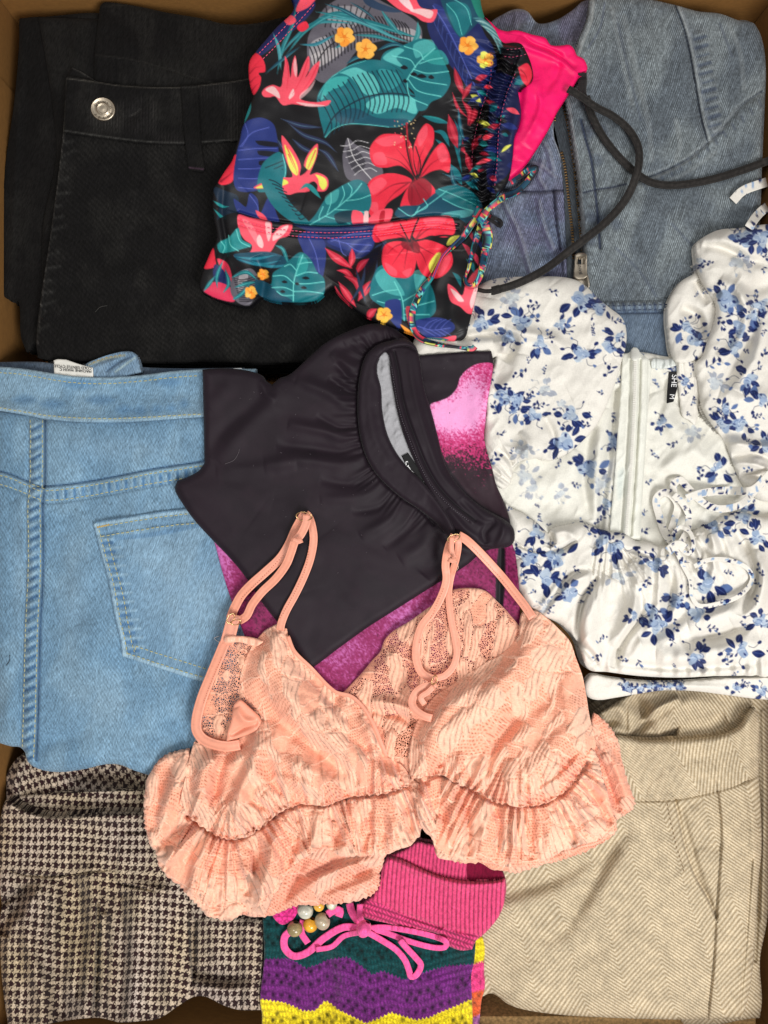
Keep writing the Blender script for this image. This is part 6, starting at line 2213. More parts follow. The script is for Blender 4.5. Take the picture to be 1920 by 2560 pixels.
# large navy leaf at right, teal top
P2.f([(1230, 60), (1260, -60), (1420, -60), (1470, 60), (1520, 180), (1560, 240), (1580, 340), (1540, 480), (1490, 560), (1420, 440), (1330, 330), (1260, 240), (1220, 140)], NV)
P2.f([(1250, 20), (1300, 40), (1380, 160), (1500, 240), (1560, 330), (1500, 420), (1420, 330), (1330, 180)], NV2)
P2.l([(1250, 30), (1320, 140), (1400, 300), (1500, 520)], 4.5, NVL)
for k in range(9):
    t = k / 9
    x0, y0 = 1260 + 190 * t, 50 + 370 * t
    P2.l([(x0, y0), (x0 + 60, y0 + 6), (x0 + 110, y0 + 40)], 3, (60, 78, 150))
    P2.l([(x0, y0), (x0 - 5, y0 + 60), (x0 + 15, y0 + 110)], 3, (60, 78, 150))
P2.f([(1290, -40), (1420, -60), (1500, -60), (1510, 90), (1480, 120), (1440, 160), (1400, 200), (1360, 160), (1310, 60)], TD)
P2.f([(1320, 20), (1420, 20), (1450, 100), (1400, 190), (1360, 150)], TL)
P2.l([(1320, 20), (1370, 80), (1400, 180)], 3.5, AQ)
P2.l([(1330, -20), (1420, 40), (1450, 130)], 3.5, AQ)
P2.f([(1440, -60), (1510, -60), (1510, 110), (1470, 60)], (30, 128, 112))
for k in range(9):
    P2.f([(1455 + k * 14, 95 + k * 12), (1500 + k * 12, 92 + k * 17), (1575 + k * 6, 150 + k * 14), (1560 + k * 5, 160 + k * 15), (1500 + k * 11, 108 + k * 16)], (150, 196, 196) if k % 2 else (70, 130, 140))
# long teal blades at top left
for (pts, w, col) in (([(440, 385), (470, 250), (520, 130), (540, 20)], 22, TL), ([(450, 300), (520, 210), (640, 120), (840, 120)], 18, (40, 128, 140)), ([(490, 280), (600, 150), (760, 70), (940, 140)], 26, TL),
                      ([(640, 60), (800, 90), (960, 130), (1180, 200)], 30, TL), ([(660, 90), (860, 110), (1040, 190), (1130, 220)], 22, (56, 140, 150)), ([(980, 50), (1020, 110), (1090, 190)], 24, (40, 120, 128)),
                      ([(1170, 110), (1170, 180), (1130, 240)], 26, (48, 134, 138)), ([(420, 170), (450, 250), (460, 360)], 20, (70, 150, 160)), ([(560, 230), (640, 230), (740, 180)], 18, (40, 120, 140)),
                      ([(690, 20), (780, 50), (920, 130)], 20, TD), ([(380, 380), (480, 300), (560, 240)], 16, TD), ([(840, 180), (960, 190), (1090, 230)], 18, TL), ([(960, 260), (1040, 230), (1110, 240)], 22, TD),
                      ([(740, 250), (780, 230), (830, 200)], 16, (46, 130, 140)), ([(800, 330), (850, 300), (900, 290)], 20, TD), ([(820, 10), (900, 60), (960, 110)], 14, (30, 60, 80))):
    P2.blade(pts, w, col)
    P2.blade([(a + 3, b + 3) for a, b in pts], w * .25, (110, 190, 190), .6)
# big teal leaf
P2.f([(650, 500), (700, 420), (780, 360), (860, 320), (960, 310), (1040, 340), (1090, 380), (1110, 430), (1130, 470), (1160, 500), (1180, 560), (1160, 600), (1120, 640), (1060, 660), (960, 655), (860, 645), (780, 650), (720, 680), (690, 715), (680, 680), (660, 600)], TL)
P2.f([(720, 400), (840, 350), (900, 370), (950, 400), (970, 480), (900, 490), (820, 400), (760, 380)], AQ, a=.75)
P2.f([(690, 440), (740, 400), (810, 400), (790, 440), (720, 470), (670, 520)], (70, 186, 180), a=.8)
P2.f([(900, 545), (960, 500), (1060, 495), (1160, 520), (1160, 590), (1060, 560), (960, 590)], AQ, a=.8)
P2.f([(970, 360), (1060, 380), (1080, 430), (1010, 470), (980, 430)], (56, 160, 164), a=.8)
P2.f([(740, 600), (840, 560), (960, 610), (1120, 620), (1060, 655), (860, 640), (770, 640)], TD, a=.8)
P2.l([(682, 710), (740, 600), (860, 520), (960, 490), (1060, 485), (1160, 500)], 7, (8, 40, 56))
for k in range(17):
    t = k / 16
    x0 = 720 + 400 * t
    y0 = 620 - 190 * math.sin(min(1, t * 1.35) * 1.5708) * .7
    P2.l([(x0, y0), (x0 - 26, y0 - 55), (x0 - 62, y0 - 105 - 20 * t)], 5.5, (8, 44, 60))
    P2.l([(x0, y0), (x0 + 4, y0 + 40), (x0 - 10, y0 + 92)], 5.5, (8, 44, 60))
P2.l([(655, 500), (700, 425), (800, 350), (900, 315)], 3, AQ, .8)
P2.l([(690, 712), (730, 672), (800, 645), (900, 645), (1020, 658)], 3.5, AQ, .9)
# monstera right of it
P2.f([(980, 320), (1000, 270), (1080, 240), (1190, 200), (1260, 230), (1290, 290), (1330, 370), (1340, 430), (1300, 500), (1240, 530), (1210, 570), (1170, 570), (1150, 480), (1110, 440), (1090, 380), (1040, 340)], TL)
P2.f([(990, 300), (1060, 250), (1100, 260), (1060, 300), (1100, 350), (1040, 330)], AQ, a=.7)
P2.f([(1150, 230), (1240, 205), (1260, 250), (1190, 290), (1160, 300)], AQ, a=.6)
P2.f([(1190, 290), (1290, 260), (1330, 330), (1240, 330)], (50, 164, 160), a=.8)
P2.l([(1110, 420), (1170, 330), (1260, 250)], 6, AQ)
for (a_, b_, e_) in (((1150, 360), (1220, 380), (1330, 370)), ((1130, 390), (1200, 420), (1320, 440)), ((1120, 410), (1170, 470), (1290, 500)), ((1160, 350), (1130, 310), (1040, 290)), ((1200, 310), (1180, 270), (1100, 240)), ((1115, 430), (1130, 500), (1220, 545)), ((1180, 330), (1240, 310), (1300, 300))):
    P2.l([a_, b_, e_], 5, AQ)
for (x0, y0, w0) in ((1190, 395, 26), (1150, 385, 18), (1100, 350, 20), (1105, 420, 12), (1240, 400, 16)):
    P2.f([(x0 - w0, y0), (x0, y0 - 12), (x0 + w0, y0 + 4), (x0, y0 + 10)], (12, 14, 26))
# hibiscus (large)
P2.f([(1200, 600), (1280, 610), (1330, 640), (1260, 630)], TM)
for pts, w in (([(1190, 600), (1260, 625), (1340, 640)], 20), ([(1250, 680), (1300, 690), (1335, 760)], 26), ([(1260, 720), (1310, 760), (1330, 790)], 18), ([(1340, 850), (1370, 900), (1400, 960)], 40), ([(1330, 640), (1370, 760), (1400, 900)], 18)):
    P2.blade(pts, w, TL)
P2.f([(780, 820), (790, 760), (808, 716), (850, 750), (930, 790), (970, 840), (990, 900), (930, 950), (860, 950), (800, 920)], GR)
P2.f([(800, 780), (850, 770), (900, 850), (850, 900)], GD, a=.7)
P2.l([(808, 718), (840, 820), (930, 930)], 4, (226, 224, 224))
for k in range(6):
    t = .15 + k / 8
    x0, y0 = 808 + 115 * t, 718 + 205 * t
    P2.l([(x0, y0), (x0 + 30, y0 - 20 + k * 3), (x0 + 90 - 6 * k, y0 - 8 + k * 4)], 3.4, (220, 218, 220))
    P2.l([(x0, y0), (x0 - 26, y0 + 8), (x0 - 55, y0 + 6 + 5 * k)], 3.4, (220, 218, 220))


def petal(p, pts, hi=None, veins=()):
    p.f([(q[0] * 1.0, q[1]) for q in pts], RD)
    for h in (hi or []):
        p.f(h, RP, a=.9)
    for v in veins:
        p.l(v, 9, RDK, .85, 1)


petal(P2, [(925, 820), (925, 760), (980, 700), (1060, 695), (1110, 710), (1140, 760), (1150, 850), (1160, 910), (1080, 860), (1000, 870), (950, 860)], [[(950, 730), (1060, 700), (1100, 730), (1000, 760)], [(940, 800), (990, 790), (1010, 850), (950, 850)]], [[(1150, 910), (1080, 840), (1000, 810)], [(1150, 900), (1110, 830), (1060, 770)]])
petal(P2, [(1150, 830), (1150, 760), (1180, 680), (1215, 640), (1250, 665), (1255, 720), (1240, 780), (1200, 850), (1175, 905)], [[(1170, 700), (1215, 650), (1220, 700), (1180, 760)]], [[(1170, 900), (1180, 820), (1210, 750)]])
petal(P2, [(1180, 920), (1210, 850), (1260, 770), (1300, 740), (1335, 800), (1340, 860), (1330, 895), (1290, 880), (1240, 890)], [[(1270, 780), (1300, 750), (1330, 820), (1290, 840)]], [[(1185, 915), (1240, 850), (1290, 820)]])
petal(P2, [(1140, 935), (1060, 900), (980, 905), (920, 940), (905, 1000), (900, 1060), (960, 1160), (1010, 1060), (1090, 1000)], [[(920, 960), (980, 920), (1010, 950), (940, 1010)], [(905, 1060), (960, 1050), (960, 1110)]], [[(1130, 945), (1040, 960), (950, 1020)], [(1120, 950), (1050, 1000), (1000, 1060)]])
petal(P2, [(1130, 960), (1190, 925), (1245, 960), (1270, 1010), (1260, 1080), (1200, 1120), (1130, 1130), (1080, 1100), (1090, 1030)], [[(1140, 1100), (1240, 1040), (1260, 1070), (1180, 1130)]], [[(1150, 960), (1180, 1020), (1200, 1080)], [(1140, 970), (1140, 1040), (1130, 1100)], [(1170, 950), (1220, 1000), (1240, 1050)]])
P2.f([(1120, 980), (1150, 930), (1200, 920), (1240, 960), (1235, 1020), (1180, 1080), (1130, 1060)], (130, 14, 34), a=.75)
P2.l([(1112, 640), (1120, 740), (1140, 860), (1160, 930)], 9, (170, 20, 40))
P2.l([(1106, 690), (1116, 780), (1140, 880), (1165, 930)], 7, (26, 14, 20))
P2.l([(1160, 760), (1185, 850), (1175, 920)], 6, (26, 14, 20), .9)
P2.l([(1255, 750), (1210, 830), (1180, 910)], 8, (22, 16, 22))
for k in range(34):
    x0 = 1105 + fr2.uniform(-55, 55)
    y0 = 690 + fr2.uniform(-70, 80)
    P2.f([(x0 + 4 * math.cos(b), y0 + 4 * math.sin(b)) for b in (0, 1.5, 3, 4.5)], (250, 220, 160) if k % 3 else RP)
# bird of paradise pink (left)
P2.f([(362, 480), (380, 455), (420, 440), (460, 450), (470, 400), (480, 330), (482, 290), (500, 330), (510, 400), (520, 330), (535, 288), (545, 350), (548, 400), (580, 330), (605, 290), (610, 350), (590, 400), (630, 340), (662, 318), (640, 400), (600, 460), (560, 510), (640, 530), (720, 520), (700, 548), (600, 550), (520, 540), (470, 545), (430, 500), (400, 505), (370, 500)], RP)
P2.f([(380, 465), (420, 448), (450, 480), (455, 510), (420, 490)], RL)
P2.f([(535, 300), (545, 360), (538, 400), (525, 350)], RL, a=.8)
P2.f([(500, 505), (525, 460), (530, 490), (505, 515)], RL)
P2.f([(560, 515), (620, 460), (640, 410), (610, 450), (560, 490)], RL, a=.7)
P2.f([(540, 530), (620, 538), (690, 548), (600, 552)], RL, a=.9)
for q in ([(490, 310), (500, 380), (490, 470)], [(600, 310), (570, 400), (520, 490)], [(650, 340), (610, 420), (550, 500)]):
    P2.l(q, 7, (228, 40, 66), .8, 1)
# red petals at the left edge
P2.f([(330, 275), (295, 320), (292, 380), (300, 440), (318, 492), (350, 450), (358, 400), (345, 380), (380, 370), (370, 310)], RD)
for q in ([(300, 430), (330, 400), (350, 395)], [(300, 380), (330, 350), (365, 345)], [(310, 470), (335, 440), (350, 430)]):
    P2.l(q, 7, RDK, .7, 1)
P2.f([(230, 800), (180, 850), (135, 945), (160, 960), (210, 940), (222, 860)], RD)
P2.l([(150, 940), (190, 910), (210, 890)], 12, RDK, .8, 1)
P2.blade([(300, 500), (295, 560), (270, 640)], 22, TM)
# pink splashes at the top left edge and hem
P2.f([(540, 60), (600, 40), (640, 0), (660, -20), (600, -40), (560, 0)], RP)
P2.f([(470, 90), (520, 80), (540, 110), (500, 130)], RP)
P2.f([(550, 130), (590, 110), (605, 140), (570, 165), (545, 150)], RD)
# navy leaf left and small leaves
P2.f([(262, 660), (290, 625), (360, 610), (420, 640), (440, 700), (450, 790), (440, 880), (380, 960), (330, 990), (240, 990), (215, 940), (230, 800), (250, 720)], NV2)
for k in range(5):
    P2.f([(330 + k * 10, 730 + k * 52), (440, 740 + k * 50), (450, 760 + k * 50), (350, 752 + k * 52)], (16, 18, 34))
    P2.l([(240, 780 + k * 48), (330, 770 + k * 52), (440, 770 + k * 46)], 4, NVL)
P2.l([(250, 760), (310, 690), (400, 660)], 4, NVL)
P2.l([(275, 640), (290, 700), (260, 760)], 3, NVL)
P2.f([(360, 860), (420, 800), (460, 790), (490, 860), (480, 930), (400, 990), (340, 990)], TL)
P2.l([(470, 800), (485, 880), (470, 960)], 4, AQ)
for k in range(4):
    P2.l([(380, 990 - k * 40), (420, 930 - k * 25), (470, 900 - k * 22)], 4, (10, 30, 40))
for pts in ([(460, 615), (560, 650), (650, 660), (680, 660)], [(500, 640), (580, 700), (690, 740), (750, 790)], [(440, 720), (480, 780), (500, 800)], [(650, 770), (700, 800), (760, 890)], [(520, 720), (580, 770), (660, 800)]):
    P2.blade(pts, 26, (36, 42, 74))
    P2.blade(pts, 5, (90, 130, 150), .7)
# yellow bird of paradise
P2.f([(466, 702), (500, 740), (540, 800), (565, 860), (560, 910), (600, 880), (580, 860), (600, 800), (650, 745), (650, 800), (625, 870), (612, 905), (650, 895), (700, 920), (708, 960), (690, 990), (650, 990), (650, 960), (630, 940), (600, 960), (610, 990), (540, 1000), (500, 1010), (430, 980), (320, 975), (380, 940), (460, 920), (520, 915), (490, 840), (470, 770)], RP)
P2.f([(480, 750), (520, 800), (550, 870), (545, 910), (510, 880), (490, 810)], YL)
P2.f([(590, 870), (605, 810), (645, 765), (640, 820), (610, 880)], YL)
P2.f([(640, 905), (690, 925), (700, 960), (680, 985), (660, 960), (655, 930)], YL)
P2.f([(330, 975), (400, 945), (480, 930), (500, 950), (430, 970)], YL)
for q in ([(490, 760), (530, 850), (550, 920)], [(500, 800), (530, 870)], [(640, 780), (610, 850), (590, 900)]):
    P2.l(q, 6, RD, .9, 1)
# small orange flowers
tinyflower(P2, 790, 190, 52, OR_, 20)
tinyflower(P2, 900, 255, 54, (255, 176, 70), 60)
tinyflower(P2, 1430, 235, 50, OR_, 10)
tinyflower(P2, 1520, 310, 44, YL, 40)
# top pink flower
P2.f([(950, -60), (1000, -10), (1060, 40), (1100, 62), (1150, 80), (1200, 112), (1250, 112), (1272, 50), (1230, 50), (1180, 30), (1170, -60)], RP)
P2.f([(1130, 55), (1190, 45), (1250, 60), (1235, 95), (1180, 75)], RL)
P2.f([(1060, -20), (1100, 30), (1150, 60), (1110, -20)], (250, 210, 214))
P2.f([(1160, -60), (1180, 30), (1240, 40), (1260, -60)], NV)
P2.f([(880, -40), (960, 10), (1010, 30), (1090, 60), (1000, 60), (900, 20)], (40, 62, 90))
# crimson spiky leaves at right
for pts, w in (([(1360, 350), (1380, 420), (1410, 500)], 36), ([(1450, 430), (1420, 480), (1400, 520)], 30), ([(1400, 520), (1440, 580), (1430, 650)], 30), ([(1480, 540), (1460, 600), (1440, 650)], 34), ([(1330, 595), (1360, 700), (1420, 800)], 60), ([(1420, 790), (1440, 860), (1450, 900)], 34),
               ([(1350, 480), (1380, 560), (1430, 610)], 18), ([(1500, 700), (1470, 740), (1450, 780)], 34), ([(1530, 860), (1480, 880), (1440, 870)], 30)):
    P2.blade(pts, w, (166, 30, 52))
    P2.blade(pts, w * .35, (214, 60, 80), .8)
for pts in ([(1360, 620), (1390, 700), (1380, 820)], [(1300, 900), (1400, 930), (1500, 900)], [(1380, 560), (1400, 700), (1440, 740)], [(1340, 850), (1360, 950), (1420, 990)]):
    P2.blade(pts, 22, TD)
    P2.blade(pts, 4, AQ, .5)
# right casing prints
P2.f([(1560, 390), (1620, 380), (1700, 440), (1700, 700), (1640, 900), (1540, 960), (1530, 800), (1540, 600), (1540, 480)], (20, 28, 72))
for k in range(52):
    x0, y0 = 1450 + fr2.uniform(0, 270), 400 + k * 12 + fr2.uniform(-8, 8)
    x0 -= (y0 - 400) * .12
    an = fr2.uniform(-.7, .7)
    l_ = fr2.uniform(16, 46)
    P2.blade([(x0 - l_ * math.cos(an), y0 - l_ * math.sin(an)), (x0, y0 - 5), (x0 + l_ * math.cos(an), y0 + l_ * math.sin(an))], fr2.uniform(16, 34), [(196, 50, 74), TD, (20, 20, 32), TL, RP, NV, (30, 34, 60), TM, (20, 20, 30), YL, NV2][k % 11])
P2.f([(1690, 350, 1), (1740, 328), (1764, 390), (1740, 450, 1), (1712, 420)], (228, 40, 66))
P2.l([(1704, 360), (1730, 390), (1740, 430)], 7, RDK, .8, 1)
P2.f([(1600, 250), (1700, 240), (1720, 300), (1640, 330)], (24, 24, 32))
# --- lower half
P3.f([(130, 300), (140, 200), (110, 100), (180, 120), (240, 150), (230, 250), (200, 290)], (20, 40, 60))
for pts in ([(110, 170), (160, 200), (190, 200)], [(110, 210), (160, 260), (220, 300)], [(130, 270), (180, 260), (240, 270)], [(150, 390), (180, 440), (210, 440)]):
    P3.blade(pts, 16, TM)
P3.f([(215, 160), (250, 180), (280, 200), (300, 130), (340, 160), (350, 240), (400, 150), (440, 240), (450, 280), (250, 240)], NV2)
P3.l([(300, 140), (340, 200), (340, 250)], 3.5, NVL)
P3.f([(330, 220), (370, 240), (390, 270), (350, 260)], RP)
P3.f([(360, 30), (470, 10), (470, 110), (520, 190), (590, 260), (620, 300), (540, 290), (440, 220), (380, 130)], TL)
for k in range(10):
    P3.l([(400 + k * 17, 60 + k * 22), (430 + k * 15, 70 + k * 22), (460 + k * 15, 90 + k * 18)], 5, (8, 30, 44))
P3.f([(600, 295), (640, 240), (700, 150), (780, 90), (860, 60), (910, 90), (930, 180), (900, 250), (840, 300), (700, 300)], TL)
P3.l([(610, 295), (720, 230), (840, 130), (880, 80)], 5, AQ)
for (a_, b_, e_) in (((700, 240), (720, 180), (720, 130)), ((760, 200), (790, 140), (780, 95)), ((820, 150), (830, 110), (810, 80)), ((740, 215), (820, 220), (900, 230)), ((800, 170), (870, 160), (925, 140)), ((690, 250), (760, 270), (820, 290)), ((660, 270), (660, 250), (680, 200))):
    P3.l([a_, b_, e_], 4.5, AQ)
P3.f([(690, 150), (760, 110), (750, 170), (700, 190)], AQ, a=.5)
P3.f([(740, 240), (840, 220), (860, 260), (760, 290)], (12, 40, 56), a=.8)
# red petals and teal leaves above the hem
P3.f([(832, 222), (880, 230), (900, 270), (960, 222), (1040, 215), (1010, 290), (840, 298)], RP)
P3.f([(895, 225), (915, 225), (910, 295), (890, 295)], RL)
P3.f([(980, 225), (1000, 222), (990, 290), (970, 290)], (190, 20, 44))
P3.f([(1050, 240), (1080, 200), (1180, 190), (1260, 130), (1340, 90), (1440, 130), (1500, 180), (1500, 240), (1400, 290), (1300, 250), (1180, 260), (1080, 260)], TD)
P3.f([(1260, 120), (1380, 90), (1480, 150), (1480, 220), (1360, 190)], TL)
for pts in ([(1070, 210), (1140, 250), (1180, 200)], [(1140, 250), (1240, 180), (1320, 120)], [(1280, 110), (1360, 140), (1470, 190)], [(1300, 160), (1380, 200), (1450, 220)], [(1160, 230), (1220, 200), (1200, 160)]):
    P3.l(pts, 5, AQ, .9)
P3.f([(1290, 240), (1380, 220), (1460, 220), (1440, 250), (1340, 260)], AQ, a=.6)
P3.blade([(560, 110), (600, 90), (670, 160)], 26, TM)
# hem band and everything below it
HE = [(100, 290), (200, 235), (245, 236), (330, 262), (400, 278), (560, 297), (700, 304), (820, 302), (950, 292), (1100, 272), (1250, 252), (1380, 262), (1440, 300), (1500, 300), (1560, 500), (1500, 900), (1300, 960), (900, 900), (600, 800), (0, 800), (0, 400)]
P3.f(HE, (15, 14, 18))
P3.f([(520, 290), (700, 304), (955, 292), (950, 380), (930, 430), (860, 470), (780, 440), (690, 400), (600, 330)], NV)
P3.f([(550, 350), (620, 330), (690, 390), (680, 560), (650, 560), (600, 480), (570, 420)], NV2)
P3.f([(700, 380), (860, 340), (940, 350), (930, 420), (860, 440)], NV2)
for pts in ([(700, 360), (800, 390), (930, 400)], [(720, 380), (840, 340), (930, 340)], [(800, 390), (860, 430), (920, 430)], [(600, 350), (640, 440), (660, 540)], [(760, 372), (780, 440), (800, 455)]):
    P3.l(pts, 4, NVL)
P3.f([(240, 242), (300, 256), (410, 280), (415, 340), (460, 300), (520, 292), (500, 350), (450, 370), (400, 440), (330, 440), (250, 465), (215, 455), (300, 435), (310, 400), (270, 370), (240, 310)], RP)
P3.f([(260, 265), (300, 280), (340, 350), (360, 410), (340, 400), (290, 320)], (255, 128, 140))
P3.f([(335, 370), (350, 345), (370, 390), (365, 415), (345, 405)], RL)
P3.f([(420, 350), (450, 320), (500, 296), (480, 340), (420, 378)], RL)
P3.f([(380, 282), (405, 282), (410, 350), (395, 380)], RL, a=.9)
P3.f([(150, 380), (190, 360), (240, 310), (260, 370), (310, 400), (280, 415), (150, 440), (130, 400)], TM)
for pts in ([(150, 380), (170, 410), (160, 440)], [(190, 350), (200, 400), (240, 430)], [(230, 320), (250, 380), (300, 408)]):
    P3.l(pts, 5, AQ)
P3.f([(215, 450), (260, 440), (400, 435), (480, 460), (540, 500), (440, 520), (300, 500), (240, 480)], TD)
for pts in ([(230, 470), (340, 500), (460, 480)], [(300, 480), (400, 510), (520, 500)], [(220, 460), (330, 470), (440, 450)]):
    P3.blade(pts, 14, (40, 130, 150))
P3.f([(110, 415), (90, 440), (62, 520), (120, 510), (118, 450)], RD)
P3.f([(130, 470), (180, 490), (205, 550), (205, 610), (180, 580), (150, 520)], (226, 50, 80))
P3.f([(120, 500), (170, 540), (190, 620), (210, 660), (150, 640), (110, 560)], NV)
P3.f([(70, 620), (120, 590), (200, 620), (220, 690), (140, 680), (60, 640)], (224, 50, 88))
P3.f([(215, 560), (300, 520), (340, 560), (330, 640), (300, 710), (240, 700), (200, 640)], GR)
P3.f([(250, 540), (290, 530), (280, 600), (240, 640)], GL, a=.8)
for k in range(12):
    P3.l([(215 + k * 3, 570 + k * 11), (260 + k * 4, 580 + k * 10), (340, 560 + k * 11)], 4.5, (24, 22, 28))
for pts in ([(130, 620), (130, 560), (160, 480)], [(160, 650), (190, 600), (170, 520)], [(200, 570), (280, 540), (340, 580)], [(220, 620), (280, 600), (340, 590)], [(60, 640), (90, 600), (120, 560)], [(200, 690), (260, 650), (300, 600)], [(460, 400), (480, 440), (500, 500)], [(430, 400), (470, 420), (490, 470)]):
    P3.blade(pts, 20, TL)
    P3.blade(pts, 5, AQ, .6)
P3.f([(150, 640), (180, 660), (220, 690), (190, 690)], (224, 50, 88))
tinyflower(P3, 368, 552, 30, OR_, 30)
tinyflower(P3, 305, 645, 34, OR_, 0)
# monstera below the hem left
P3.f([(410, 600), (420, 545), (470, 510), (550, 440), (580, 440), (620, 480), (650, 540), (684, 570), (690, 630), (670, 675), (600, 695), (500, 695), (400, 690), (340, 640), (330, 580), (380, 600)], TL)
P3.f([(330, 580), (400, 600), (440, 640), (520, 690), (420, 690), (340, 650)], TD)
P3.f([(560, 450), (600, 480), (590, 540), (540, 560)], (40, 150, 150))
P3.l([(525, 690), (530, 580), (575, 450)], 5.5, AQ)
for (a_, b_, e_) in (((530, 600), (480, 560), (420, 560)), ((530, 640), (480, 620), (415, 620)), ((535, 560), (600, 540), (650, 545)), ((532, 600), (600, 600), (684, 590)), ((530, 640), (600, 640), (680, 650)), ((540, 530), (510, 500), (480, 510)), ((528, 660), (470, 660), (440, 640)), ((550, 500), (590, 490), (620, 490))):
    P3.l([a_, b_, e_], 5, AQ)
for (x0, y0, w0) in ((590, 570, 20), (580, 620, 16), (480, 590, 16), (545, 600, 12), (470, 640, 14)):
    P3.f([(x0 - w0, y0), (x0, y0 - 8), (x0 + w0, y0 + 3), (x0, y0 + 8)], (12, 20, 30))
# red orchid spikes
for pts, w in (([(690, 415), (740, 460), (830, 520)], 44), ([(830, 415), (830, 470), (820, 520)], 34), ([(918, 470), (880, 500), (850, 550)], 36), ([(750, 530), (800, 540), (850, 600)], 30), ([(790, 560), (850, 590), (870, 660)], 34), ([(950, 575), (900, 630), (860, 690)], 44),
               ([(760, 590), (800, 650), (850, 720)], 38), ([(740, 610), (770, 670), (830, 720)], 22), ([(960, 730), (930, 750), (910, 790)], 40)):
    P3.blade(pts, w, (200, 36, 60))
    P3.blade(pts, w * .35, (240, 84, 104), .8)
for pts in ([(850, 520), (870, 600), (900, 700)], [(900, 500), (880, 600), (820, 700)], [(940, 420), (1000, 380), (980, 430)], [(920, 640), (960, 600), (1080, 590)], [(930, 700), (980, 640), (1060, 600)], [(960, 480), (950, 560), (900, 640)]):
    P3.blade(pts, 18, (40, 60, 90))
# hibiscus on the hem
P3.f([(920, 640), (960, 520), (1010, 500), (1100, 540), (1200, 560), (1240, 610), (1262, 680), (1260, 750), (1200, 790), (1100, 790), (1020, 740), (930, 680)], TL)
P3.f([(950, 560), (1000, 520), (1060, 580), (1100, 660), (1000, 640)], AQ, a=.55)
P3.f([(1150, 540), (1190, 530), (1220, 600), (1180, 680)], AQ, a=.55)
P3.l([(1050, 590), (1090, 680), (1100, 790)], 5.5, AQ)
for (a_, b_, e_) in (((1070, 630), (1000, 640), (935, 660)), ((1095, 690), (1180, 640), (1220, 600)), ((1100, 730), (1180, 710), (1255, 690)), ((1100, 760), (1160, 760), (1230, 760)), ((1080, 680), (1010, 700), (960, 690))):
    P3.l([a_, b_, e_], 5, AQ)
P3.f([(1000, 700), (1040, 680), (1080, 690), (1080, 830), (1030, 790)], NV2)
petal(P3, [(955, 292), (1050, 275), (1110, 272), (1140, 370), (1090, 360), (1000, 375), (950, 385), (935, 350)], [[(960, 300), (1040, 280), (1040, 300), (970, 330)]], [[(1120, 370), (1060, 340), (1000, 340)]])
petal(P3, [(1115, 270), (1250, 252), (1340, 250), (1362, 290), (1360, 340), (1310, 360), (1240, 350), (1180, 370), (1150, 360)], [[(1200, 262), (1320, 254), (1300, 290), (1220, 300)]], [[(1160, 370), (1220, 320), (1290, 300)], [(1160, 370), (1190, 320), (1220, 290)]])
petal(P3, [(1110, 385), (1050, 380), (1000, 400), (985, 450), (990, 510), (1030, 560), (1080, 570), (1120, 568), (1150, 540), (1160, 460)], [[(1000, 490), (1060, 530), (1060, 560), (1020, 545)], [(1090, 540), (1140, 520), (1120, 566)]], [[(1120, 390), (1080, 440), (1040, 500)], [(1125, 390), (1110, 460), (1100, 520)], [(1110, 385), (1050, 410), (1010, 450)]])
petal(P3, [(1150, 385), (1200, 370), (1280, 390), (1340, 430), (1350, 500), (1300, 560), (1240, 572), (1190, 545), (1160, 470)], [[(1280, 440), (1340, 460), (1320, 520), (1280, 560), (1260, 500)]], [[(1150, 390), (1220, 430), (1280, 460)], [(1150, 395), (1200, 460), (1220, 520)]])
P3.f([(1085, 385), (1120, 370), (1170, 385), (1180, 440), (1130, 430), (1090, 410)], (120, 10, 30), a=.8)
P3.l([(1175, 262), (1150, 320), (1130, 380)], 8, (22, 14, 20))
P3.l([(1080, 290), (1105, 340), (1125, 380)], 6, (22, 14, 20))
P3.l([(950, 400), (1020, 372), (1110, 378)], 8, (22, 14, 20))
P3.l([(1400, 360), (1300, 350), (1160, 378)], 8, (22, 14, 20))
P3.f([(1228, 500), (1270, 440), (1290, 440), (1270, 520), (1240, 545)], YL)
P3.f([(1320, 400), (1340, 360), (1390, 350), (1360, 390)], YL)
# lower right: pink bird, navy leaf, yellow flower
P3.f([(1326, 602), (1360, 620), (1400, 660), (1420, 600), (1460, 540), (1490, 520), (1488, 640), (1465, 750), (1430, 755), (1390, 720), (1340, 690)], RP)
P3.f([(1340, 625), (1380, 650), (1410, 690), (1380, 690)], RL)
P3.f([(1465, 620), (1480, 580), (1480, 660), (1450, 730), (1440, 700)], RL)
P3.f([(1110, 720), (1145, 725), (1150, 790), (1180, 850), (1150, 850), (1120, 800)], RP)
P3.f([(1150, 800), (1200, 780), (1280, 775), (1350, 800), (1364, 830), (1330, 860), (1240, 890), (1180, 850)], NV2)
P3.l([(1170, 820), (1240, 840), (1340, 830)], 4, NVL)
for k in range(4):
    P3.l([(1200 + k * 30, 832), (1230 + k * 30, 800), (1270 + k * 24, 785)], 3, NVL)
    P3.l([(1200 + k * 30, 836), (1240 + k * 30, 860), (1260 + k * 28, 870)], 3, NVL)
P3.f([(1080, 570 + 240), (1130, 840), (1160, 860), (1120, 860)], OR_)
P3.f([(1220, 880), (1300, 880), (1370, 870), (1350, 910), (1260, 905)], RP)
P3.f([(1180, 880), (1260, 880), (1330, 890), (1240, 910)], TL)
P3.f([(1260, 905), (1310, 890), (1290, 915)], YL)
tinyflower(P3, 995, 762, 42, (255, 200, 70), 15)
for (x0, y0) in ((1440, 330), (1480, 360), (1430, 420), (1470, 460), (1500, 400), (1450, 500), (1380, 570), (1500, 320)):
    P3.blade([(x0 - 30, y0 - 30), (x0, y0), (x0 + 14, y0 + 46)], 24, [TD, (214, 54, 84), NV2, TL][(x0 + y0) // 10 % 4])
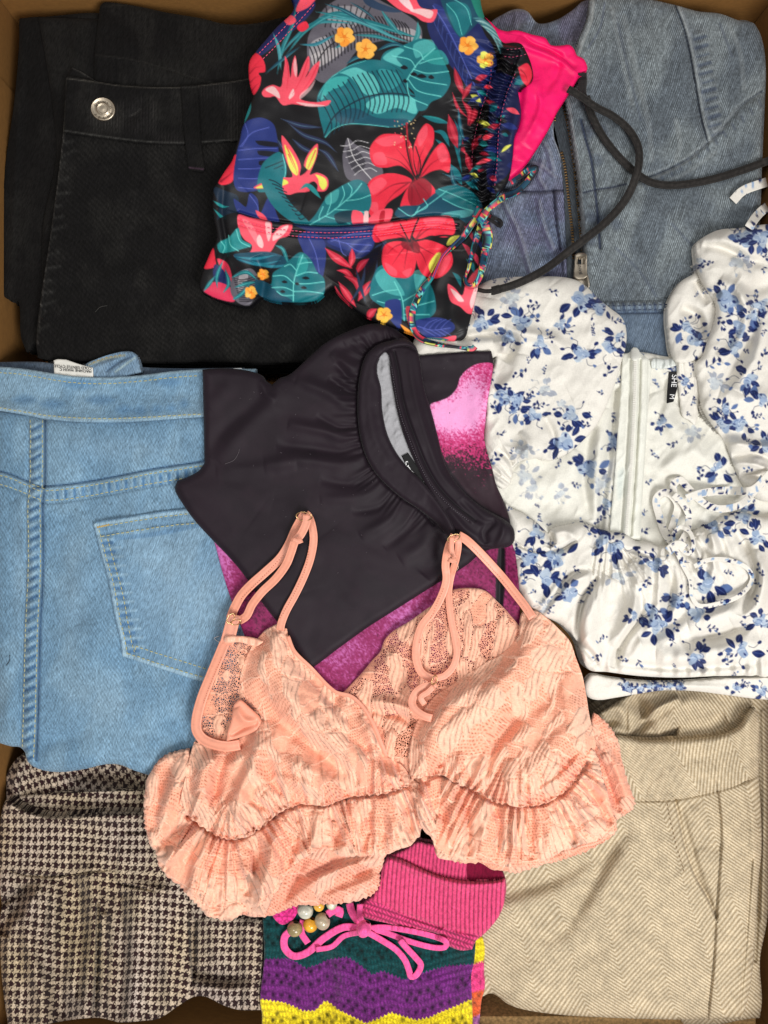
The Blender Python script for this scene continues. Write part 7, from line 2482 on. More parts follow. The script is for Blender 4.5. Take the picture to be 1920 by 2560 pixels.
# --- relief
HL_ = [(480 + a * .4822, 420 + b * .4822) for a, b in HE[2:12]]
c.step(HL_[::-1], 9, 1.5, 40)
c.ridge([(x, y - 3) for x, y in HL_], 4, -6, taper=False)
c.line([(x, y - 1.5) for x, y in HL_], 2.4, (10, 10, 14), .6)
for off in (15, 28):
    c.ridge([(x, y + off) for x, y in HL_], 2.6, -2.5, taper=False)
# casing at the right: two channels of gathers
CL = [(1250, 100), (1245, 160), (1215, 220), (1200, 290), (1185, 360), (1180, 430), (1190, 510)]
CM = [(1296, 130), (1272, 200), (1250, 270), (1240, 340), (1236, 400), (1226, 460), (1212, 520)]
CR = [(1315, 140), (1296, 235), (1285, 320), (1270, 400), (1250, 470)]
for q in (CL, CM):
    c.ridge(q, 5, -8, taper=False)
d_, sg_, T_, L_ = pdist(smooth([(1262, 110), (1248, 190), (1225, 260), (1210, 340), (1205, 430), (1204, 510)], False, 6), c.g, 46)
rp = np.sin(2 * np.pi * (T_ / 15.0 + 1.3 * vnoise(T_ / 40, d_ / 30, 3)))
c.Z += 9 * rp * ss(46, 20, d_)
c.gather(CL, 21, 40, 7, -1, 44)
c.gather(CL, 21, 40, 7, 1, 45)
c.ridge([(1276, 130), (1258, 200), (1236, 280), (1222, 360), (1216, 450)], 16, 9, taper=False)
c.ridge([(1300, 240), (1290, 300), (1272, 380)], 14, 8)
# broad folds
c.ridge([(560, 460), (556, 540), (566, 620), (548, 700)], 9, -9)
c.ridge([(540, 640), (580, 660), (590, 740)], 16, 8)
c.ridge([(640, 640), (660, 700), (652, 745)], 14, -16)
c.ridge([(560, 690), (600, 700), (630, 750)], 20, 10)
c.ridge([(690, 660), (740, 700), (760, 750)], 30, 9)
c.ridge([(950, 600), (890, 650), (845, 710)], 26, -18)
c.ridge([(980, 620), (930, 690), (900, 760)], 22, 12)
c.ridge([(1130, 560), (1080, 640), (1040, 740), (1020, 800)], 16, 8)
c.ridge([(1100, 640), (1070, 720), (1060, 800)], 12, -9)
c.ridge([(1150, 700), (1130, 780), (1150, 830)], 20, 8)
c.ridge([(640, 160), (720, 240), (700, 400), (620, 480)], 40, 6)
c.ridge([(1040, 300), (1120, 400), (1150, 480)], 30, 8)
c.ridge([(760, 500), (900, 540), (1040, 520)], 40, 8)
c.ridge([(1130, 250), (1160, 330), (1170, 420)], 20, -7)
c.rumple(110, 90, 11, 103, 15)
c.build('top_body', M_SWIM, sw, sheet_skirt(5, 22, 1))
TP = (236, 92, 128)
for q, o_ in ((HL_, 15), (HL_, 28)):
    stitches('stitching', [(x, y + o_) for x, y in q], sw, M_THREAD, TP, 7, 3, 1.9)
for q in ([(645, 136), (690, 90), (740, 38), (770, 5)], [(655, 150), (700, 104), (750, 50), (785, 10)]):
    stitches('stitching', q, sw, M_THREAD, TP, 7, 3, 1.9)
for q in ([(1228, 130), (1226, 200), (1205, 270), (1185, 350), (1178, 430)], [(1290, 180), (1265, 240), (1248, 320), (1243, 400), (1236, 470)], [(1262, 124), (1290, 122), (1312, 118)], [(1256, 140), (1286, 142), (1322, 134)]):
    stitches('stitching', q, sw, M_THREAD, (190, 70, 110), 6, 4, 1.8)

PALS = [np.array(v, float) for v in ((26, 26, 34), (18, 74, 96), (236, 60, 84), (34, 140, 142), (36, 52, 122), (112, 214, 206), (26, 26, 34), (225, 225, 96), (250, 84, 104), (20, 60, 84))]


def tropcol(seed):
    def f(x, y, s_, u):
        n = (vnoise(s_ / 46.0 + seed * 3.1, u * 1.7 + 3, seed) * 1.5 - .25)
        i = np.clip((n * 10).astype(int), 0, 9)
        return np.array(PALS)[i]
    return f


def trope(name, pts, w, th, seed, lift=2, **k):
    return ribbon(name, pts, w, th, M_SWIM, sw, colf=tropcol(seed), lift=lift, step=3.2, nseg=10, ease=8, **k)


tw_ = lambda f: (lambda t: f * t)
trope('side_tie', [(1198, 545, 6), (1235, 510, 8), (1262, 492, 8), (1290, 480, 8), (1315, 458, 8), (1335, 430, 8), (1340, 420, 10), (1326, 422, 12), (1300, 440, 12), (1276, 455, 6)], 16, 5, 3)
trope('side_tie', [(1200, 536, 9), (1180, 560, 7), (1158, 592, 5), (1134, 615, 5), (1108, 640, 4), (1092, 668, 4), (1078, 695, 4), (1058, 720, 4), (1044, 745, 4), (1032, 775, 4), (1030, 805, 3), (1040, 835, 2), (1062, 852, 2), (1090, 860, 2), (1130, 866, 2), (1170, 872, 2)], 17, 8, 8, twist=tw_(5))
trope('side_tie', [(1205, 540, 10), (1200, 570, 8), (1190, 600, 8), (1180, 635, 8), (1172, 670, 6), (1163, 694, 6), (1168, 712, 6), (1186, 712, 6), (1200, 690, 8), (1208, 655, 8), (1214, 610, 8), (1215, 570, 8), (1208, 545, 9)], 18, 8, 12, twist=tw_(4))
trope('side_tie', [(1204, 540, 12), (1214, 562, 14), (1220, 596, 10), (1216, 620, 8)], 24, 7, 17)
trope('side_tie', [(1168, 872, 2), (1182, 872, 3), (1188, 866, 2)], 15, 9, 21)
trope('tie_knot', [(1186, 528, 8), (1200, 534, 16), (1216, 545, 14), (1224, 552, 6)], 30, 14, 31)
trope('tie_knot', [(1216, 526, 8), (1208, 540, 18), (1198, 556, 8)], 22, 12, 37)
ribbon('cord_end_black', [(1218, 546, 6), (1236, 556, 4), (1250, 566, 3), (1254, 556, 6), (1244, 548, 6), (1226, 544, 6)], 9, 6, M_CORD, sw, col=(30, 28, 30), lift=2).name = 'tie_end'

FOLD = 2.1
# ================================================================== PEACH LACE BRALETTE
br = thing('lace_bralette', 'peach stretch lace bralette with ruffled band and satin straps, lying on top of the pile', 'bralette', 840, 1850, 40)
PE = np.array((249, 188, 160.))
SAT = (240, 160, 132)


def lace(c, deg=80, seed=0, warp=8.0, net=0.0, dens=0.62, pitch=10.5, tint=(1, 1, 1), relief=1.0, dfield=None):
    X, Y = c.g.X, c.g.Y
    Zb = blur(c.Z, 5)
    x = X + warp * fbm(X / 50, Y / 50, seed, 2) + 34 * fbm(X / 130, Y / 130, seed + 31, 1) + Zb * .5
    y = Y + warp * fbm(X / 50, Y / 50, seed + 5, 2) + 34 * fbm(X / 130, Y / 130, seed + 32, 1) + Zb * .4
    u, v = rot(x, y, deg)                     # u along the cords, v across
    if dfield is not None:                    # cords fan out with the gathers
        u, v = dfield
        u = u + warp * fbm(X / 50, Y / 50, seed, 2)
        v = v + warp * fbm(X / 50, Y / 50, seed + 5, 2)
    su, sv = 78.0, 34.0
    gu, gv = u / su + .5 * fbm(X / 45, Y / 45, seed + 21, 2), v / sv + .6 * fbm(X / 40, Y / 40, seed + 22, 2)
    iu, iv = np.floor(gu).astype(int), np.floor(gv).astype(int)
    d1 = np.full(X.shape, 9.0)
    d2 = np.full(X.shape, 9.0)
    ty = np.zeros(X.shape)
    for a in (-1, 0, 1):
        for b in (-1, 0, 1):
            ju, jv = iu + a, iv + b
            h1 = TAB[(jv + seed * 7) % 512, (ju + 11) % 512]
            h2 = TAB[(ju + seed * 3) % 512, (jv + 77) % 512]
            h3 = TAB[(ju * 3 + jv * 5 + seed) % 512, (jv + 200) % 512]
            du, dv = gu - ju - h1, gv - jv - h2
            an = (h3 * 7.3 % 1 - .5) * 1.1
            du, dv = du * np.cos(an) + dv * np.sin(an), dv * np.cos(an) - du * np.sin(an)
            dd = du ** 2 + dv ** 2 * (1 + .5 * du)
            m = dd < d1
            d2 = np.where(m, d1, np.minimum(d2, dd))
            ty = np.where(m, h3, ty)
            d1 = np.where(m, dd, d1)
    e = np.sqrt(d2) - np.sqrt(d1)             # distance from the cell border
    cord = (ty < dens) & (e > 0.07)
    band = (ty > 0.90)                        # ladder stitches
    w = v / pitch + 0.25 * np.sin(u / 23.0 + ty * 20) + 0.4 * fbm(X / 30, Y / 30, seed + 8, 2)
    s_ = np.abs(np.sin(np.pi * w))
    inner = ss(0.07, 0.22, e)
    hc = np.where(cord, (0.35 + 1.0 * np.sqrt(s_)) * inner, 0)
    lad = np.abs(np.sin(np.pi * u / 7.5))
    c.net = np.where(cord, 0.0, np.where(band, (lad < .45) * .7 * (net > 0), net))
    c.net = np.clip(c.net * ss(0, 6, c.sd), 0, 2.4)
    rim = (e < 0.07) & (ty < dens)
    C = np.zeros(X.shape + (3,))
    C[:] = PE * np.array((.98, .94, .925))
    C[cord] = PE * np.array((1.0, 1.04, 1.05))
    C[rim] = PE * np.array((1.0, 1.0, 1.0))
    C = C * (1 - 0.34 * (cord * (1 - s_) ** 3 * ss(.15, .5, vnoise(u / 14, v / 9, seed + 3)))[..., None])
    # mesh: staggered eyelets
    hu, hv = (u + 3 * fbm(X / 14, Y / 14, seed + 50, 1)) / 7.4, (v + 3 * fbm(X / 14, Y / 14, seed + 51, 1)) / 6.2
    hv = hv + .5 * (np.floor(hu) % 2)
    dd_ = ((hu % 1 - .5) * 7.4) ** 2 + ((hv % 1 - .5) * 6.2) ** 2
    eye = np.clip(1.5 - dd_ / 3.0, 0, 1) * .75 * (~cord) * (~band) * (.35 + .9 * vnoise(X / 16, Y / 16, seed + 17))
    if net == 0:
        C = C * (1 - eye[..., None]) + np.array((168, 92, 66.)) * eye[..., None]
    spk = (vnoise(X / 4, Y / 4, seed + 14) > 0.965) & cord & (s_ < .4)
    C[spk] = (176, 92, 74)
    lines = (np.abs(np.sin(u / 15 + 2 * fbm(X / 40, Y / 40, seed + 6, 2))) < .09) & ~cord
    C[lines] = PE * np.array((1.02, 1.06, 1.08))
    c.net[lines] = 0
    C *= np.array(tint, float)
    C *= (0.95 + 0.1 * vnoise(X / 2.5, Y / 2.5, seed + 2))[..., None]
    c.C = C
    return relief * (3.8 * hc + 1.6 * (rim | lines))


def lc(outline, zmin, thick, puff, radius, drape=12, step=2.05, cap=60, soft=False):
    c = Cloth(outline, step=step, zmin=zmin, thick=thick, puff=puff, radius=radius, drape=drape, col=PE, cap=cap, closed_step=6)
    c.round_edge(soft=soft)
    return c


def scallop(pts, closed_from, closed_to, amp=3.5, period=13.0):
    """a curve with small ruffles along its edge"""
    P = smooth(pts, False, 3.2)
    t = np.gradient(P, axis=0)
    t /= np.linalg.norm(t, axis=1)[:, None] + 1e-9
    n = np.stack([-t[:, 1], t[:, 0]], 1)
    s_ = np.arange(len(P)) * 3.2
    w = vnoise(s_ / (period * 2.2), s_ * 0, 4)
    a = amp * (np.sin(2 * np.pi * (s_ / period + 2.5 * w)) * (0.15 + 1.1 * vnoise(s_ / (period * 3), s_ * 0, 14)) + 1.6 * (vnoise(s_ / 38, s_ * 0, 9) - .5) * 2)
    P = P + n * a[:, None]
    return [tuple(p) for p in P[::2]]


# ---- wings seen behind the cups
c = lc([(1135, 1474), (1172, 1470), (1211, 1476), (1244, 1504), (1276, 1538), (1302, 1575), (1330, 1700, 1), (1250, 1850), (1060, 1960, 1), (1000, 1965), (930, 1900), (880, 1830), (850, 1780), (846, 1742), (862, 1728), (884, 1705), (907, 1680), (930, 1652), (951, 1629), (962, 1600), (983, 1578), (1020, 1556), (1065, 1524), (1090, 1506), (1112, 1486)], 6, 5, 10, 16)
c.ridge([(1070, 1560), (1000, 1620), (930, 1700)], 18, 9)
c.ridge([(1150, 1500), (1170, 1560), (1240, 1620)], 20, 7)
c.ridge([(1010, 1640), (1040, 1680), (1000, 1730)], 16, -10)
c.ridge([(920, 1752), (980, 1760), (1030, 1778), (1060, 1800)], 12, 14)
c.ridge([(930, 1775), (1000, 1790), (1040, 1820)], 10, -12)
c.ridge([(960, 1830), (1000, 1860), (1010, 1900)], 16, 7)
c.rumple(35, 40, 9, 110, 20)
d_ = lace(c, 95, 31, dens=.40, net=2.3, tint=(.985, .96, .95))
c.build('back_wing', M_LACE, br, detail=d_)
c = lc([(560, 1598), (600, 1594), (650, 1600, 1), (660, 1700), (650, 1850, 1), (560, 1875), (510, 1868), (488, 1846), (482, 1815), (490, 1770), (510, 1720), (530, 1670), (548, 1625)], 10, 5, 6, 12)
c.ridge([(560, 1610), (600, 1612), (640, 1612)], 9, 6)
c.rumple(35, 35, 9, 111)
d_ = lace(c, 90, 34, dens=.38, net=2.3, tint=(.98, .95, .93))
c.build('side_wing', M_LACE, br, detail=d_)

# ---- the back ruffle under the front one
e_ = scallop([(520, 2240), (545, 2290), (572, 2302), (600, 2288), (640, 2294), (690, 2288), (740, 2268), (812, 2262), (884, 2256), (925, 2244), (945, 2225), (952, 2205), (950, 2180), (962, 2140), (968, 2100)], 0, 0, 3)
c = lc(e_ + [(900, 2050, 1), (700, 2060), (520, 2120, 1)], -20, 5, 12, 20, 14)
for q, w, h in (([(940, 2150), (860, 2170), (780, 2210), (730, 2260)], 14, 12), ([(900, 2140), (820, 2170), (740, 2200)], 9, -11), ([(948, 2190), (880, 2220), (800, 2250)], 12, 9), ([(930, 2170), (880, 2190)], 7, -8), ([(700, 2130), (690, 2200), (660, 2280)], 12, 9), ([(760, 2140), (740, 2200), (700, 2270)], 10, -9)):
    c.ridge(q, w, h)
c.rumple(30, 40, 9, 112, 30)
d_ = lace(c, 120, 37, dens=.34, tint=(.97, .95, .96))
c.build('back_ruffle', M_LACE, br, detail=d_)
e_ = scallop([(1485, 1780), (1520, 1810), (1542, 1845), (1552, 1890), (1562, 1930), (1574, 1975), (1585, 2012), (1562, 2036), (1541, 2055), (1538, 2084), (1500, 2110), (1450, 2132), (1411, 2146), (1370, 2160), (1334, 2172), (1300, 2184), (1262, 2180), (1225, 2172)], 0, 0, 3)
c = lc(e_ + [(1180, 2140, 1), (1250, 1990), (1440, 1940), (1470, 1830, 1)], -30, 5, 10, 16, 14)
for q, w, h in (([(1490, 1840), (1530, 1900), (1570, 2000)], 12, 10), ([(1480, 1870), (1510, 1940), (1550, 2030)], 9, -12), ([(1470, 1910), (1500, 1990), (1530, 2060)], 12, 11), ([(1380, 2050), (1400, 2110), (1380, 2150)], 12, -7), ([(1300, 2100), (1310, 2150)], 9, 8)):
    c.ridge(q, w, h)
c.rumple(30, 40, 9, 113, 60)
d_ = lace(c, 60, 41, dens=.45, tint=(.97, .94, .94))
c.build('back_ruffle', M_LACE, br, detail=d_)

GLN = [(470, 2040), (489, 2049), (523, 2078), (576, 2095), (629, 2078), (682, 2044), (716, 2020), (778, 2005), (812, 2010), (851, 1996), (908, 1986), (966, 1981), (1019, 1962), (1060, 1945), (1112, 1936), (1160, 1963), (1200, 1985), (1237, 2002), (1310, 2011), (1382, 1997), (1430, 1958), (1465, 1910)]


def fan(c):
    """cords run away from the gather line: u across distance, v along the line"""
    P = smooth([(360, 1990), (430, 2010)] + GLN + [(1490, 1850)], False, 9)
    d, sg, T, L = pdist(P, c.g, 420)
    return d, T * (1 + 0.0 * d)


# ---- front ruffles
e_ = scallop([(470, 1876), (440, 1882), (412, 1892), (383, 1917), (366, 1950), (360, 1990), (356, 2030), (360, 2070), (370, 2102), (388, 2131), (398, 2165), (420, 2195), (446, 2216), (466, 2240), (489, 2262), (512, 2284), (537, 2294), (571, 2299), (600, 2288), (614, 2276), (630, 2284), (655, 2288), (672, 2262), (690, 2230), (716, 2190), (745, 2160), (780, 2136), (805, 2118), (826, 2126), (860, 2141), (908, 2140), (961, 2136), (1000, 2124), (1029, 2114), (1052, 2086), (1063, 2058)], 0, 0, 3.2)
c = lc(e_ + [(1070, 2010), (1052, 1965), (1024, 1945, 1), (966, 1960), (851, 1960), (716, 1980), (600, 2040), (520, 2010), (480, 1940, 1)], 0, 6, 14, 22, 18)
c.gather(GLN[:13], 27, 90, 13.600000000000001, -1, 51, 0.8)
c.gather(GLN[:13], 27, 90, 13.600000000000001, 1, 52, 0.8)
for q, w, h in (([(480, 1900), (440, 1960), (400, 2060)], 20, 12), ([(430, 1900), (400, 1980), (380, 2080)], 12, -10), ([(500, 2060), (450, 2080), (390, 2120)], 12, -13), ([(505, 2075), (460, 2110), (410, 2160)], 14, 13),
                ([(540, 2095), (500, 2160), (480, 2240)], 14, 12), ([(560, 2100), (540, 2180), (540, 2290)], 12, -12), ([(590, 2100), (600, 2160), (650, 2210), (640, 2280)], 14, 13), ([(636, 2090), (640, 2150), (620, 2240)], 9, -16),
                ([(700, 2050), (680, 2130), (650, 2280)], 17, 17), ([(745, 2030), (740, 2100), (700, 2200)], 10, -12), ([(790, 2020), (790, 2080), (760, 2150)], 14, 13), ([(820, 2020), (840, 2080), (830, 2130)], 9, -10),
                ([(870, 2010), (870, 2080), (860, 2140)], 13, 12), ([(910, 2000), (920, 2060), (910, 2130)], 8, -11), ([(950, 1995), (980, 2060), (980, 2130)], 16, 13), ([(1000, 1985), (1020, 2030), (1030, 2100)], 8, -10), ([(1030, 1975), (1050, 2010), (1060, 2050)], 10, 10)):
    c.ridge(q, w, h)
c.rumple(28, 34, 10, 114, 10)
c.ridge(GLN[:13], 7, -16, taper=False)
d_ = lace(c, 0, 43, dens=.58, dfield=fan(c))
c.build('front_ruffle', M_LACE, br, sheet_skirt(5, 12, 1), detail=d_)
e_ = scallop([(1480, 1870), (1498, 1900), (1505, 1940), (1520, 1990), (1535, 2040), (1538, 2075), (1505, 2092), (1479, 2104), (1440, 2116), (1411, 2126), (1370, 2146), (1330, 2160), (1286, 2166), (1238, 2164), (1205, 2160), (1170, 2162), (1131, 2154), (1110, 2150), (1093, 2140), (1084, 2118), (1078, 2095), (1062, 2080)], 0, 0, 3.2)
c = lc(e_ + [(1050, 2060), (1040, 2010), (1046, 1965), (1060, 1935, 1), (1112, 1915), (1237, 1960), (1382, 1970), (1450, 1900, 1)], 0, 6, 14, 22, 18)
c.gather(GLN[12:], 25, 80, 12.8, -1, 53, 0.8)
c.gather(GLN[12:], 25, 80, 12.8, 1, 54, 0.8)
for q, w, h in (([(1060, 1960), (1060, 2020), (1085, 2100)], 14, 13), ([(1090, 1955), (1090, 2010), (1120, 2060)], 12, -9), ([(1112, 1950), (1130, 2010), (1140, 2100)], 14, 13), ([(1150, 1975), (1170, 2040), (1170, 2140)], 9, -14),
                ([(1190, 1995), (1210, 2060), (1200, 2150)], 14, 12), ([(1230, 2010), (1250, 2060), (1240, 2150)], 8, -12), ([(1265, 2015), (1280, 2080), (1280, 2160)], 14, 12), ([(1310, 2020), (1320, 2080), (1330, 2150)], 9, -12),
                ([(1350, 2010), (1370, 2070), (1370, 2140)], 14, 12), ([(1390, 2000), (1420, 2060), (1440, 2110)], 9, -13), ([(1420, 1980), (1460, 2030), (1490, 2090)], 14, 13), ([(1450, 1950), (1490, 2000), (1530, 2060)], 9, -12), ([(1470, 1920), (1500, 1960), (1530, 2010)], 12, 12)):
    c.ridge(q, w, h)
c.rumple(28, 34, 10, 115, 10)
c.ridge(GLN[12:], 7, -15, taper=False)
d_ = lace(c, 0, 47, dens=.58, dfield=fan(c))
c.build('front_ruffle', M_LACE, br, sheet_skirt(5, 12, 1), detail=d_)

# ---- left cup
LCUP = [(690, 1563, 1), (705, 1568), (717, 1572, 1), (720, 1590), (732, 1620), (745, 1640), (777, 1674), (808, 1706), (837, 1733), (864, 1737), (885, 1752), (907, 1775), (928, 1795), (942, 1820), (952, 1850), (966, 1890), (1005, 1914), (1024, 1943)] + scallop([(1024, 1948), (1019, 1965), (966, 1983), (908, 1988), (851, 1998), (812, 2012), (778, 2007), (716, 2022), (682, 2046), (629, 2080), (576, 2097), (523, 2080), (480, 2053), (455, 2014)], 0, 0, 4, 21)[1:-1] + [(450, 2010), (462, 1950), (475, 1890), (485, 1855, 1), (520, 1866), (560, 1866), (600, 1846), (632, 1822), (652, 1800), (640, 1770), (612, 1740), (600, 1700), (606, 1668), (622, 1630), (640, 1602), (660, 1580)]
c = lc(LCUP, 8, 3, 34, 56, 18, soft=True)
for q, w, h in (([(690, 1580), (680, 1680), (760, 1780), (900, 1900), (1000, 1950)], 26, 13), ([(730, 1640), (800, 1730), (900, 1850), (960, 1940)], 16, -11), ([(640, 1700), (700, 1800), (800, 1880), (900, 1960)], 18, -12), ([(650, 1800), (640, 1900), (600, 1980), (590, 2090)], 17, 18),
                ([(660, 1850), (700, 1900), (780, 1930), (860, 1990)], 22, 13), ([(650, 1900), (690, 1960), (720, 2010)], 16, -13), ([(620, 1850), (560, 1900), (540, 1980), (550, 2080)], 14, -13), ([(560, 1880), (510, 1930), (490, 2040)], 18, 13),
                ([(680, 1940), (760, 1960), (810, 2000)], 14, 10), ([(900, 1790), (930, 1850), (950, 1920), (1000, 1960)], 12, 12), ([(770, 1700), (850, 1800), (920, 1860)], 12, 9), ([(620, 2000), (660, 2020), (680, 2040)], 12, -10)):
    c.ridge(q, w, h)
c.gather(GLN[:13], 19, 34, 15, 0, 55)
c.gather(GLN[:13], 33, 70, 12, 0, 65)
c.rumple(34, 40, 9, 116, 40)
d_ = lace(c, 72, 53, dens=.52)
c.build('cup', M_LACE, br, sheet_skirt(5, 14, 1), detail=d_)
# satin fold and edge binding at the armhole
c = Cloth([(584, 1762, 1), (600, 1750), (625, 1770), (648, 1792), (653, 1805, 1), (640, 1826), (605, 1842), (566, 1853, 1), (568, 1830), (578, 1800)], 2.0, 20, 40, 5, 8, 4, 4, col=SAT)
c.round_edge()
c.ridge([(590, 1770), (610, 1800), (640, 1808)], 10, 6)
c.ridge([(575, 1840), (610, 1820), (645, 1806)], 6, -5)
c.build('satin_facing', M_SATIN, br)


def satcol(x, y, s_, u):
    f = 1.0 - 0.10 * (np.abs(np.abs(u) - .55) < .14) + 0.06 * (vnoise(s_ / 6, u * 2 + s_ / 30, 7) - .5)
    return np.array(SAT, float) * f[:, None]


SR = dict(mat=M_SATIN, parent=br, colf=satcol, flat=0.42, nseg=20)


def satin(name, pts, w, th=5, lift=2, ease=8, **k):
    return ribbon(name, pts, w, th * 0.6, lift=lift, ease=ease, **{**SR, **k})


satin('edge_binding', [(562, 1606, 4), (548, 1640, 4), (527, 1690, 3), (505, 1745, 3), (492, 1795, 3), (492, 1826, 3), (508, 1848, 4), (540, 1862, 5), (570, 1866, 5), (600, 1862, 2)], 26, 8)
satin('edge_binding', [(720, 1590, 4), (736, 1628, 4), (776, 1668, 3), (836, 1728, 3), (880, 1742, 3), (912, 1774, 3), (934, 1812, 3), (950, 1850, 3), (966, 1892, 2)], 9, 6)
# ---- right cup
RCUP = [(1308, 1534), (1320, 1527), (1348, 1530, 1), (1375, 1552), (1400, 1576), (1425, 1604), (1440, 1645), (1456, 1690), (1466, 1740), (1474, 1790), (1484, 1833), (1490, 1866)] + scallop([(1490, 1870), (1470, 1902), (1430, 1958), (1382, 1999), (1310, 2013), (1237, 2004), (1213, 1989), (1160, 1965), (1112, 1936), (1059, 1941), (1034, 1951)], 0, 0, 4, 21)[1:] + [(1030, 1953, 1), (1022, 1900), (1026, 1862), (1036, 1826), (1049, 1795), (1070, 1762), (1093, 1737), (1131, 1712), (1160, 1692), (1189, 1674), (1220, 1654), (1250, 1640), (1276, 1616), (1300, 1590, 1), (1302, 1560)]
c = lc(RCUP, 8, 3, 38, 60, 18, soft=True)
for q, w, h in (([(1330, 1545), (1300, 1650), (1200, 1760), (1100, 1850), (1050, 1930)], 30, 14), ([(1200, 1700), (1110, 1780), (1050, 1880)], 16, 9), ([(1400, 1600), (1380, 1720), (1260, 1830), (1150, 1950)], 24, -10), ([(1250, 1720), (1290, 1790), (1240, 1860), (1200, 1980)], 16, -9),
                ([(1420, 1680), (1430, 1800), (1360, 1900), (1250, 1990)], 30, 13), ([(1470, 1830), (1440, 1900), (1350, 1970), (1270, 2005)], 14, 11), ([(1460, 1860), (1400, 1930), (1320, 1985)], 8, -10), ([(1230, 1860), (1200, 1920), (1205, 1980)], 12, 8),
                ([(1280, 1900), (1270, 1960), (1260, 2000)], 12, 9), ([(1120, 1860), (1110, 1900), (1110, 1935)], 14, -10), ([(1150, 1880), (1150, 1920), (1150, 1960)], 12, 9)):
    c.ridge(q, w, h)
c.gather(GLN[13:], 19, 34, 15, 0, 56)
c.gather(GLN[13:], 33, 70, 12, 0, 66)
c.rumple(36, 42, 9, 117, -30)
d_ = lace(c, 106, 59, dens=.52)
c.build('cup', M_LACE, br, sheet_skirt(5, 14, 1), detail=d_)
# ---- straps
satin('strap', [(700, 1576, 6), (704, 1556, 6), (716, 1526, 4), (738, 1486, 3), (760, 1440, 3), (776, 1396, 3), (784, 1350, 3), (780, 1315, 4), (772, 1292, 6), (764, 1284, 7)], 20, 6)
satin('strap', [(762, 1284, 6), (752, 1300, 6), (738, 1326, 4), (722, 1362, 3), (700, 1396, 3), (664, 1430, 3), (630, 1460, 3), (604, 1488, 4), (586, 1520, 5), (576, 1546, 6)], 23, 6)
satin('strap', [(768, 1286, 7), (766, 1306, 8), (752, 1336, 8), (738, 1352, 9), (728, 1380, 8), (716, 1410, 6), (690, 1446, 5), (655, 1480, 4), (630, 1512, 4), (616, 1540, 5), (598, 1552, 6)], 21, 6)
satin('strap_wrap', [(730, 1348, 14), (744, 1354, 16), (756, 1350, 13)], 12, 6)
satin('strap_end', [(586, 1536, 4), (580, 1560, 5), (572, 1590, 5), (566, 1612, 5)], 34, 6)
c = lc([(562, 1592), (600, 1590), (640, 1596), (660, 1604, 1), (640, 1616), (600, 1606), (562, 1606)], 30, 4, 5, 6, 3, 2.0, 20)
c.Z += 2 * np.sin(c.g.X / 3)
c.build('elastic_edge', M_SATIN, br)
satin('strap', [(1332, 1545, 6), (1312, 1515, 5), (1288, 1484, 3), (1258, 1446, 3), (1226, 1410, 3), (1194, 1376, 3), (1166, 1350, 5), (1146, 1338, 7)], 22, 6)
satin('strap', [(1142, 1338, 6), (1146, 1362, 5), (1140, 1400, 4), (1128, 1440, 3), (1122, 1480, 3), (1124, 1520, 3), (1130, 1560, 3), (1138, 1600, 3), (1142, 1635, 4), (1132, 1668, 4), (1110, 1690, 5), (1086, 1696, 6)], 17, 6)
satin('strap', [(1136, 1338, 8), (1122, 1366, 7), (1114, 1410, 6), (1116, 1450, 6), (1104, 1490, 5), (1082, 1530, 5), (1056, 1562, 4), (1044, 1596, 4), (1040, 1640, 4), (1050, 1676, 4), (1068, 1692, 5), (1088, 1698, 6)], 20, 6)
satin('strap', [(1130, 1342, 12), (1130, 1380, 11), (1138, 1400, 10)], 12, 6)
satin('strap_wrap', [(1120, 1398, 12), (1130, 1402, 15), (1142, 1398, 12)], 11, 6)
satin('strap_loop', [(1090, 1706, 5), (1078, 1714, 8), (1058, 1718, 9), (1038, 1734, 8), (1030, 1756, 6), (1038, 1774, 6), (1060, 1790, 7), (1080, 1796, 4)], 20, 8)
satin('strap_loop', [(1084, 1716, 3), (1070, 1730, 3), (1052, 1744, 3), (1062, 1762, 2)], 14, 6)


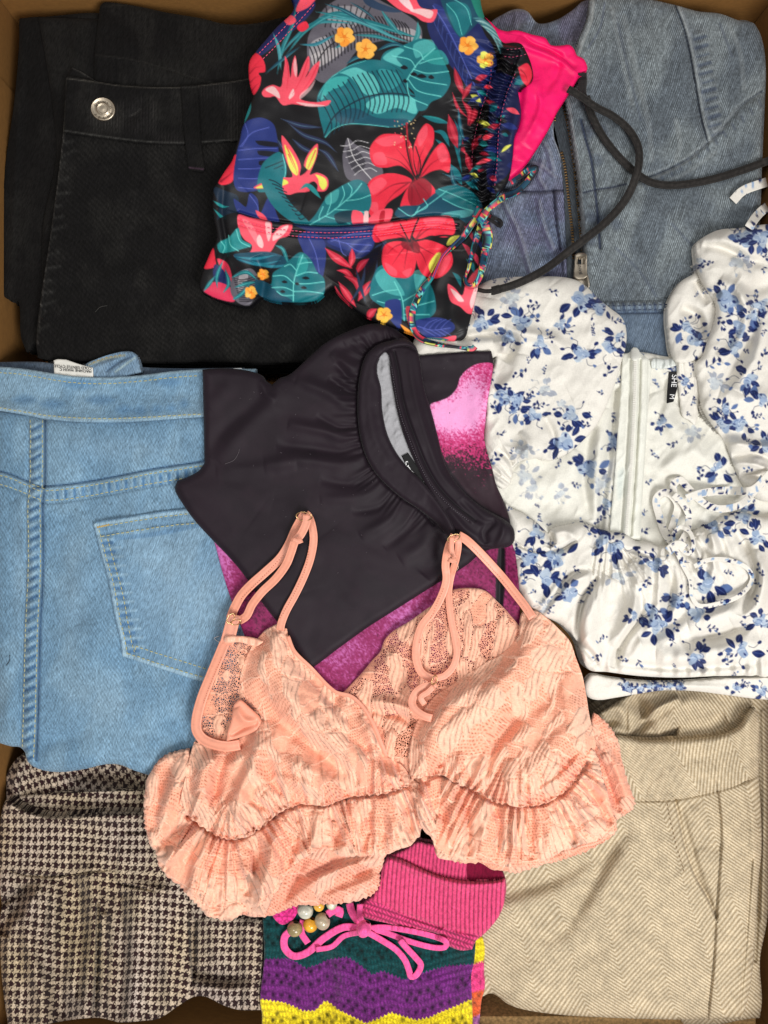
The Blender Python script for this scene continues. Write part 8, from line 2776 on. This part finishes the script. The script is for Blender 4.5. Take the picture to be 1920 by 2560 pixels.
def loopring(x, y, r, deg, name='slider_ring', sq=0.55):
    z0 = float(height(x, y)[0]) + 4
    pts = []
    n, m = 30, 8
    cx, cy, cz = to_world(x, y, z0)
    V, F = [], []
    d = math.radians(deg)
    for i in range(n):
        a = 2 * math.pi * i / n
        for k in range(m):
            b = 2 * math.pi * k / m
            rr = r + 1.8 * math.cos(b)
            px, py, pz = rr * math.cos(a), rr * math.sin(a) * sq, 1.8 * math.sin(b) + r * .3 * math.sin(a)
            V.append((cx + (px * math.cos(d) - py * math.sin(d)) * K, cy + (px * math.sin(d) + py * math.cos(d)) * K, cz + pz * K))
            i2, k2 = (i + 1) % n, (k + 1) % m
            F.append((i * m + k, i2 * m + k, i2 * m + k2, i * m + k2))
    return link_mesh(name, V, np.array(F), M_GOLD, br, np.tile(lin((220, 190, 140)), (len(V), 1)))


loopring(760, 1291, 19, -4)
loopring(1134, 1345, 15, 20)
loopring(1086, 1700, 11, 75)
loopring(577, 1546, 13, 60)
loopring(590, 1556, 12, 10)
for q in ([(690, 1560), (728, 1500), (764, 1420), (776, 1340)], [(600, 1500), (660, 1440), (712, 1384)], [(1320, 1530), (1260, 1456), (1180, 1366)], [(1046, 1610), (1080, 1540), (1110, 1470)], [(556, 1640), (530, 1700), (508, 1760)]):
    stitches('stitching', q, br, M_THREAD, (222, 140, 112), 3.5, 3, 1.4)

# ---- stray threads and lint
M_HAIR = fabric('loose_thread', 'plain', amt=0, bump=0, sheen=0.2, rough=0.8)
for i, (pts, par, col) in enumerate((([(562, 1160), (585, 1150), (597, 1130), (598, 1122)], bt_, (88, 80, 86)), ([(238, 780), (250, 768), (268, 764)], bj, (60, 58, 55)),
                                     ([(16, 1664), (24, 1650), (24, 1638)], lj, (24, 28, 40)), ([(548, 1606), (536, 1596), (548, 1590)], br, (236, 226, 220)), ([(1140, 1404), (1146, 1418), (1142, 1426)], br, (236, 200, 180)))):
    ribbon('loose_thread', pts, 1.3, 1.2, M_HAIR, par, col=col, lift=1.5, write=False, nseg=6, step=3, flat=1)
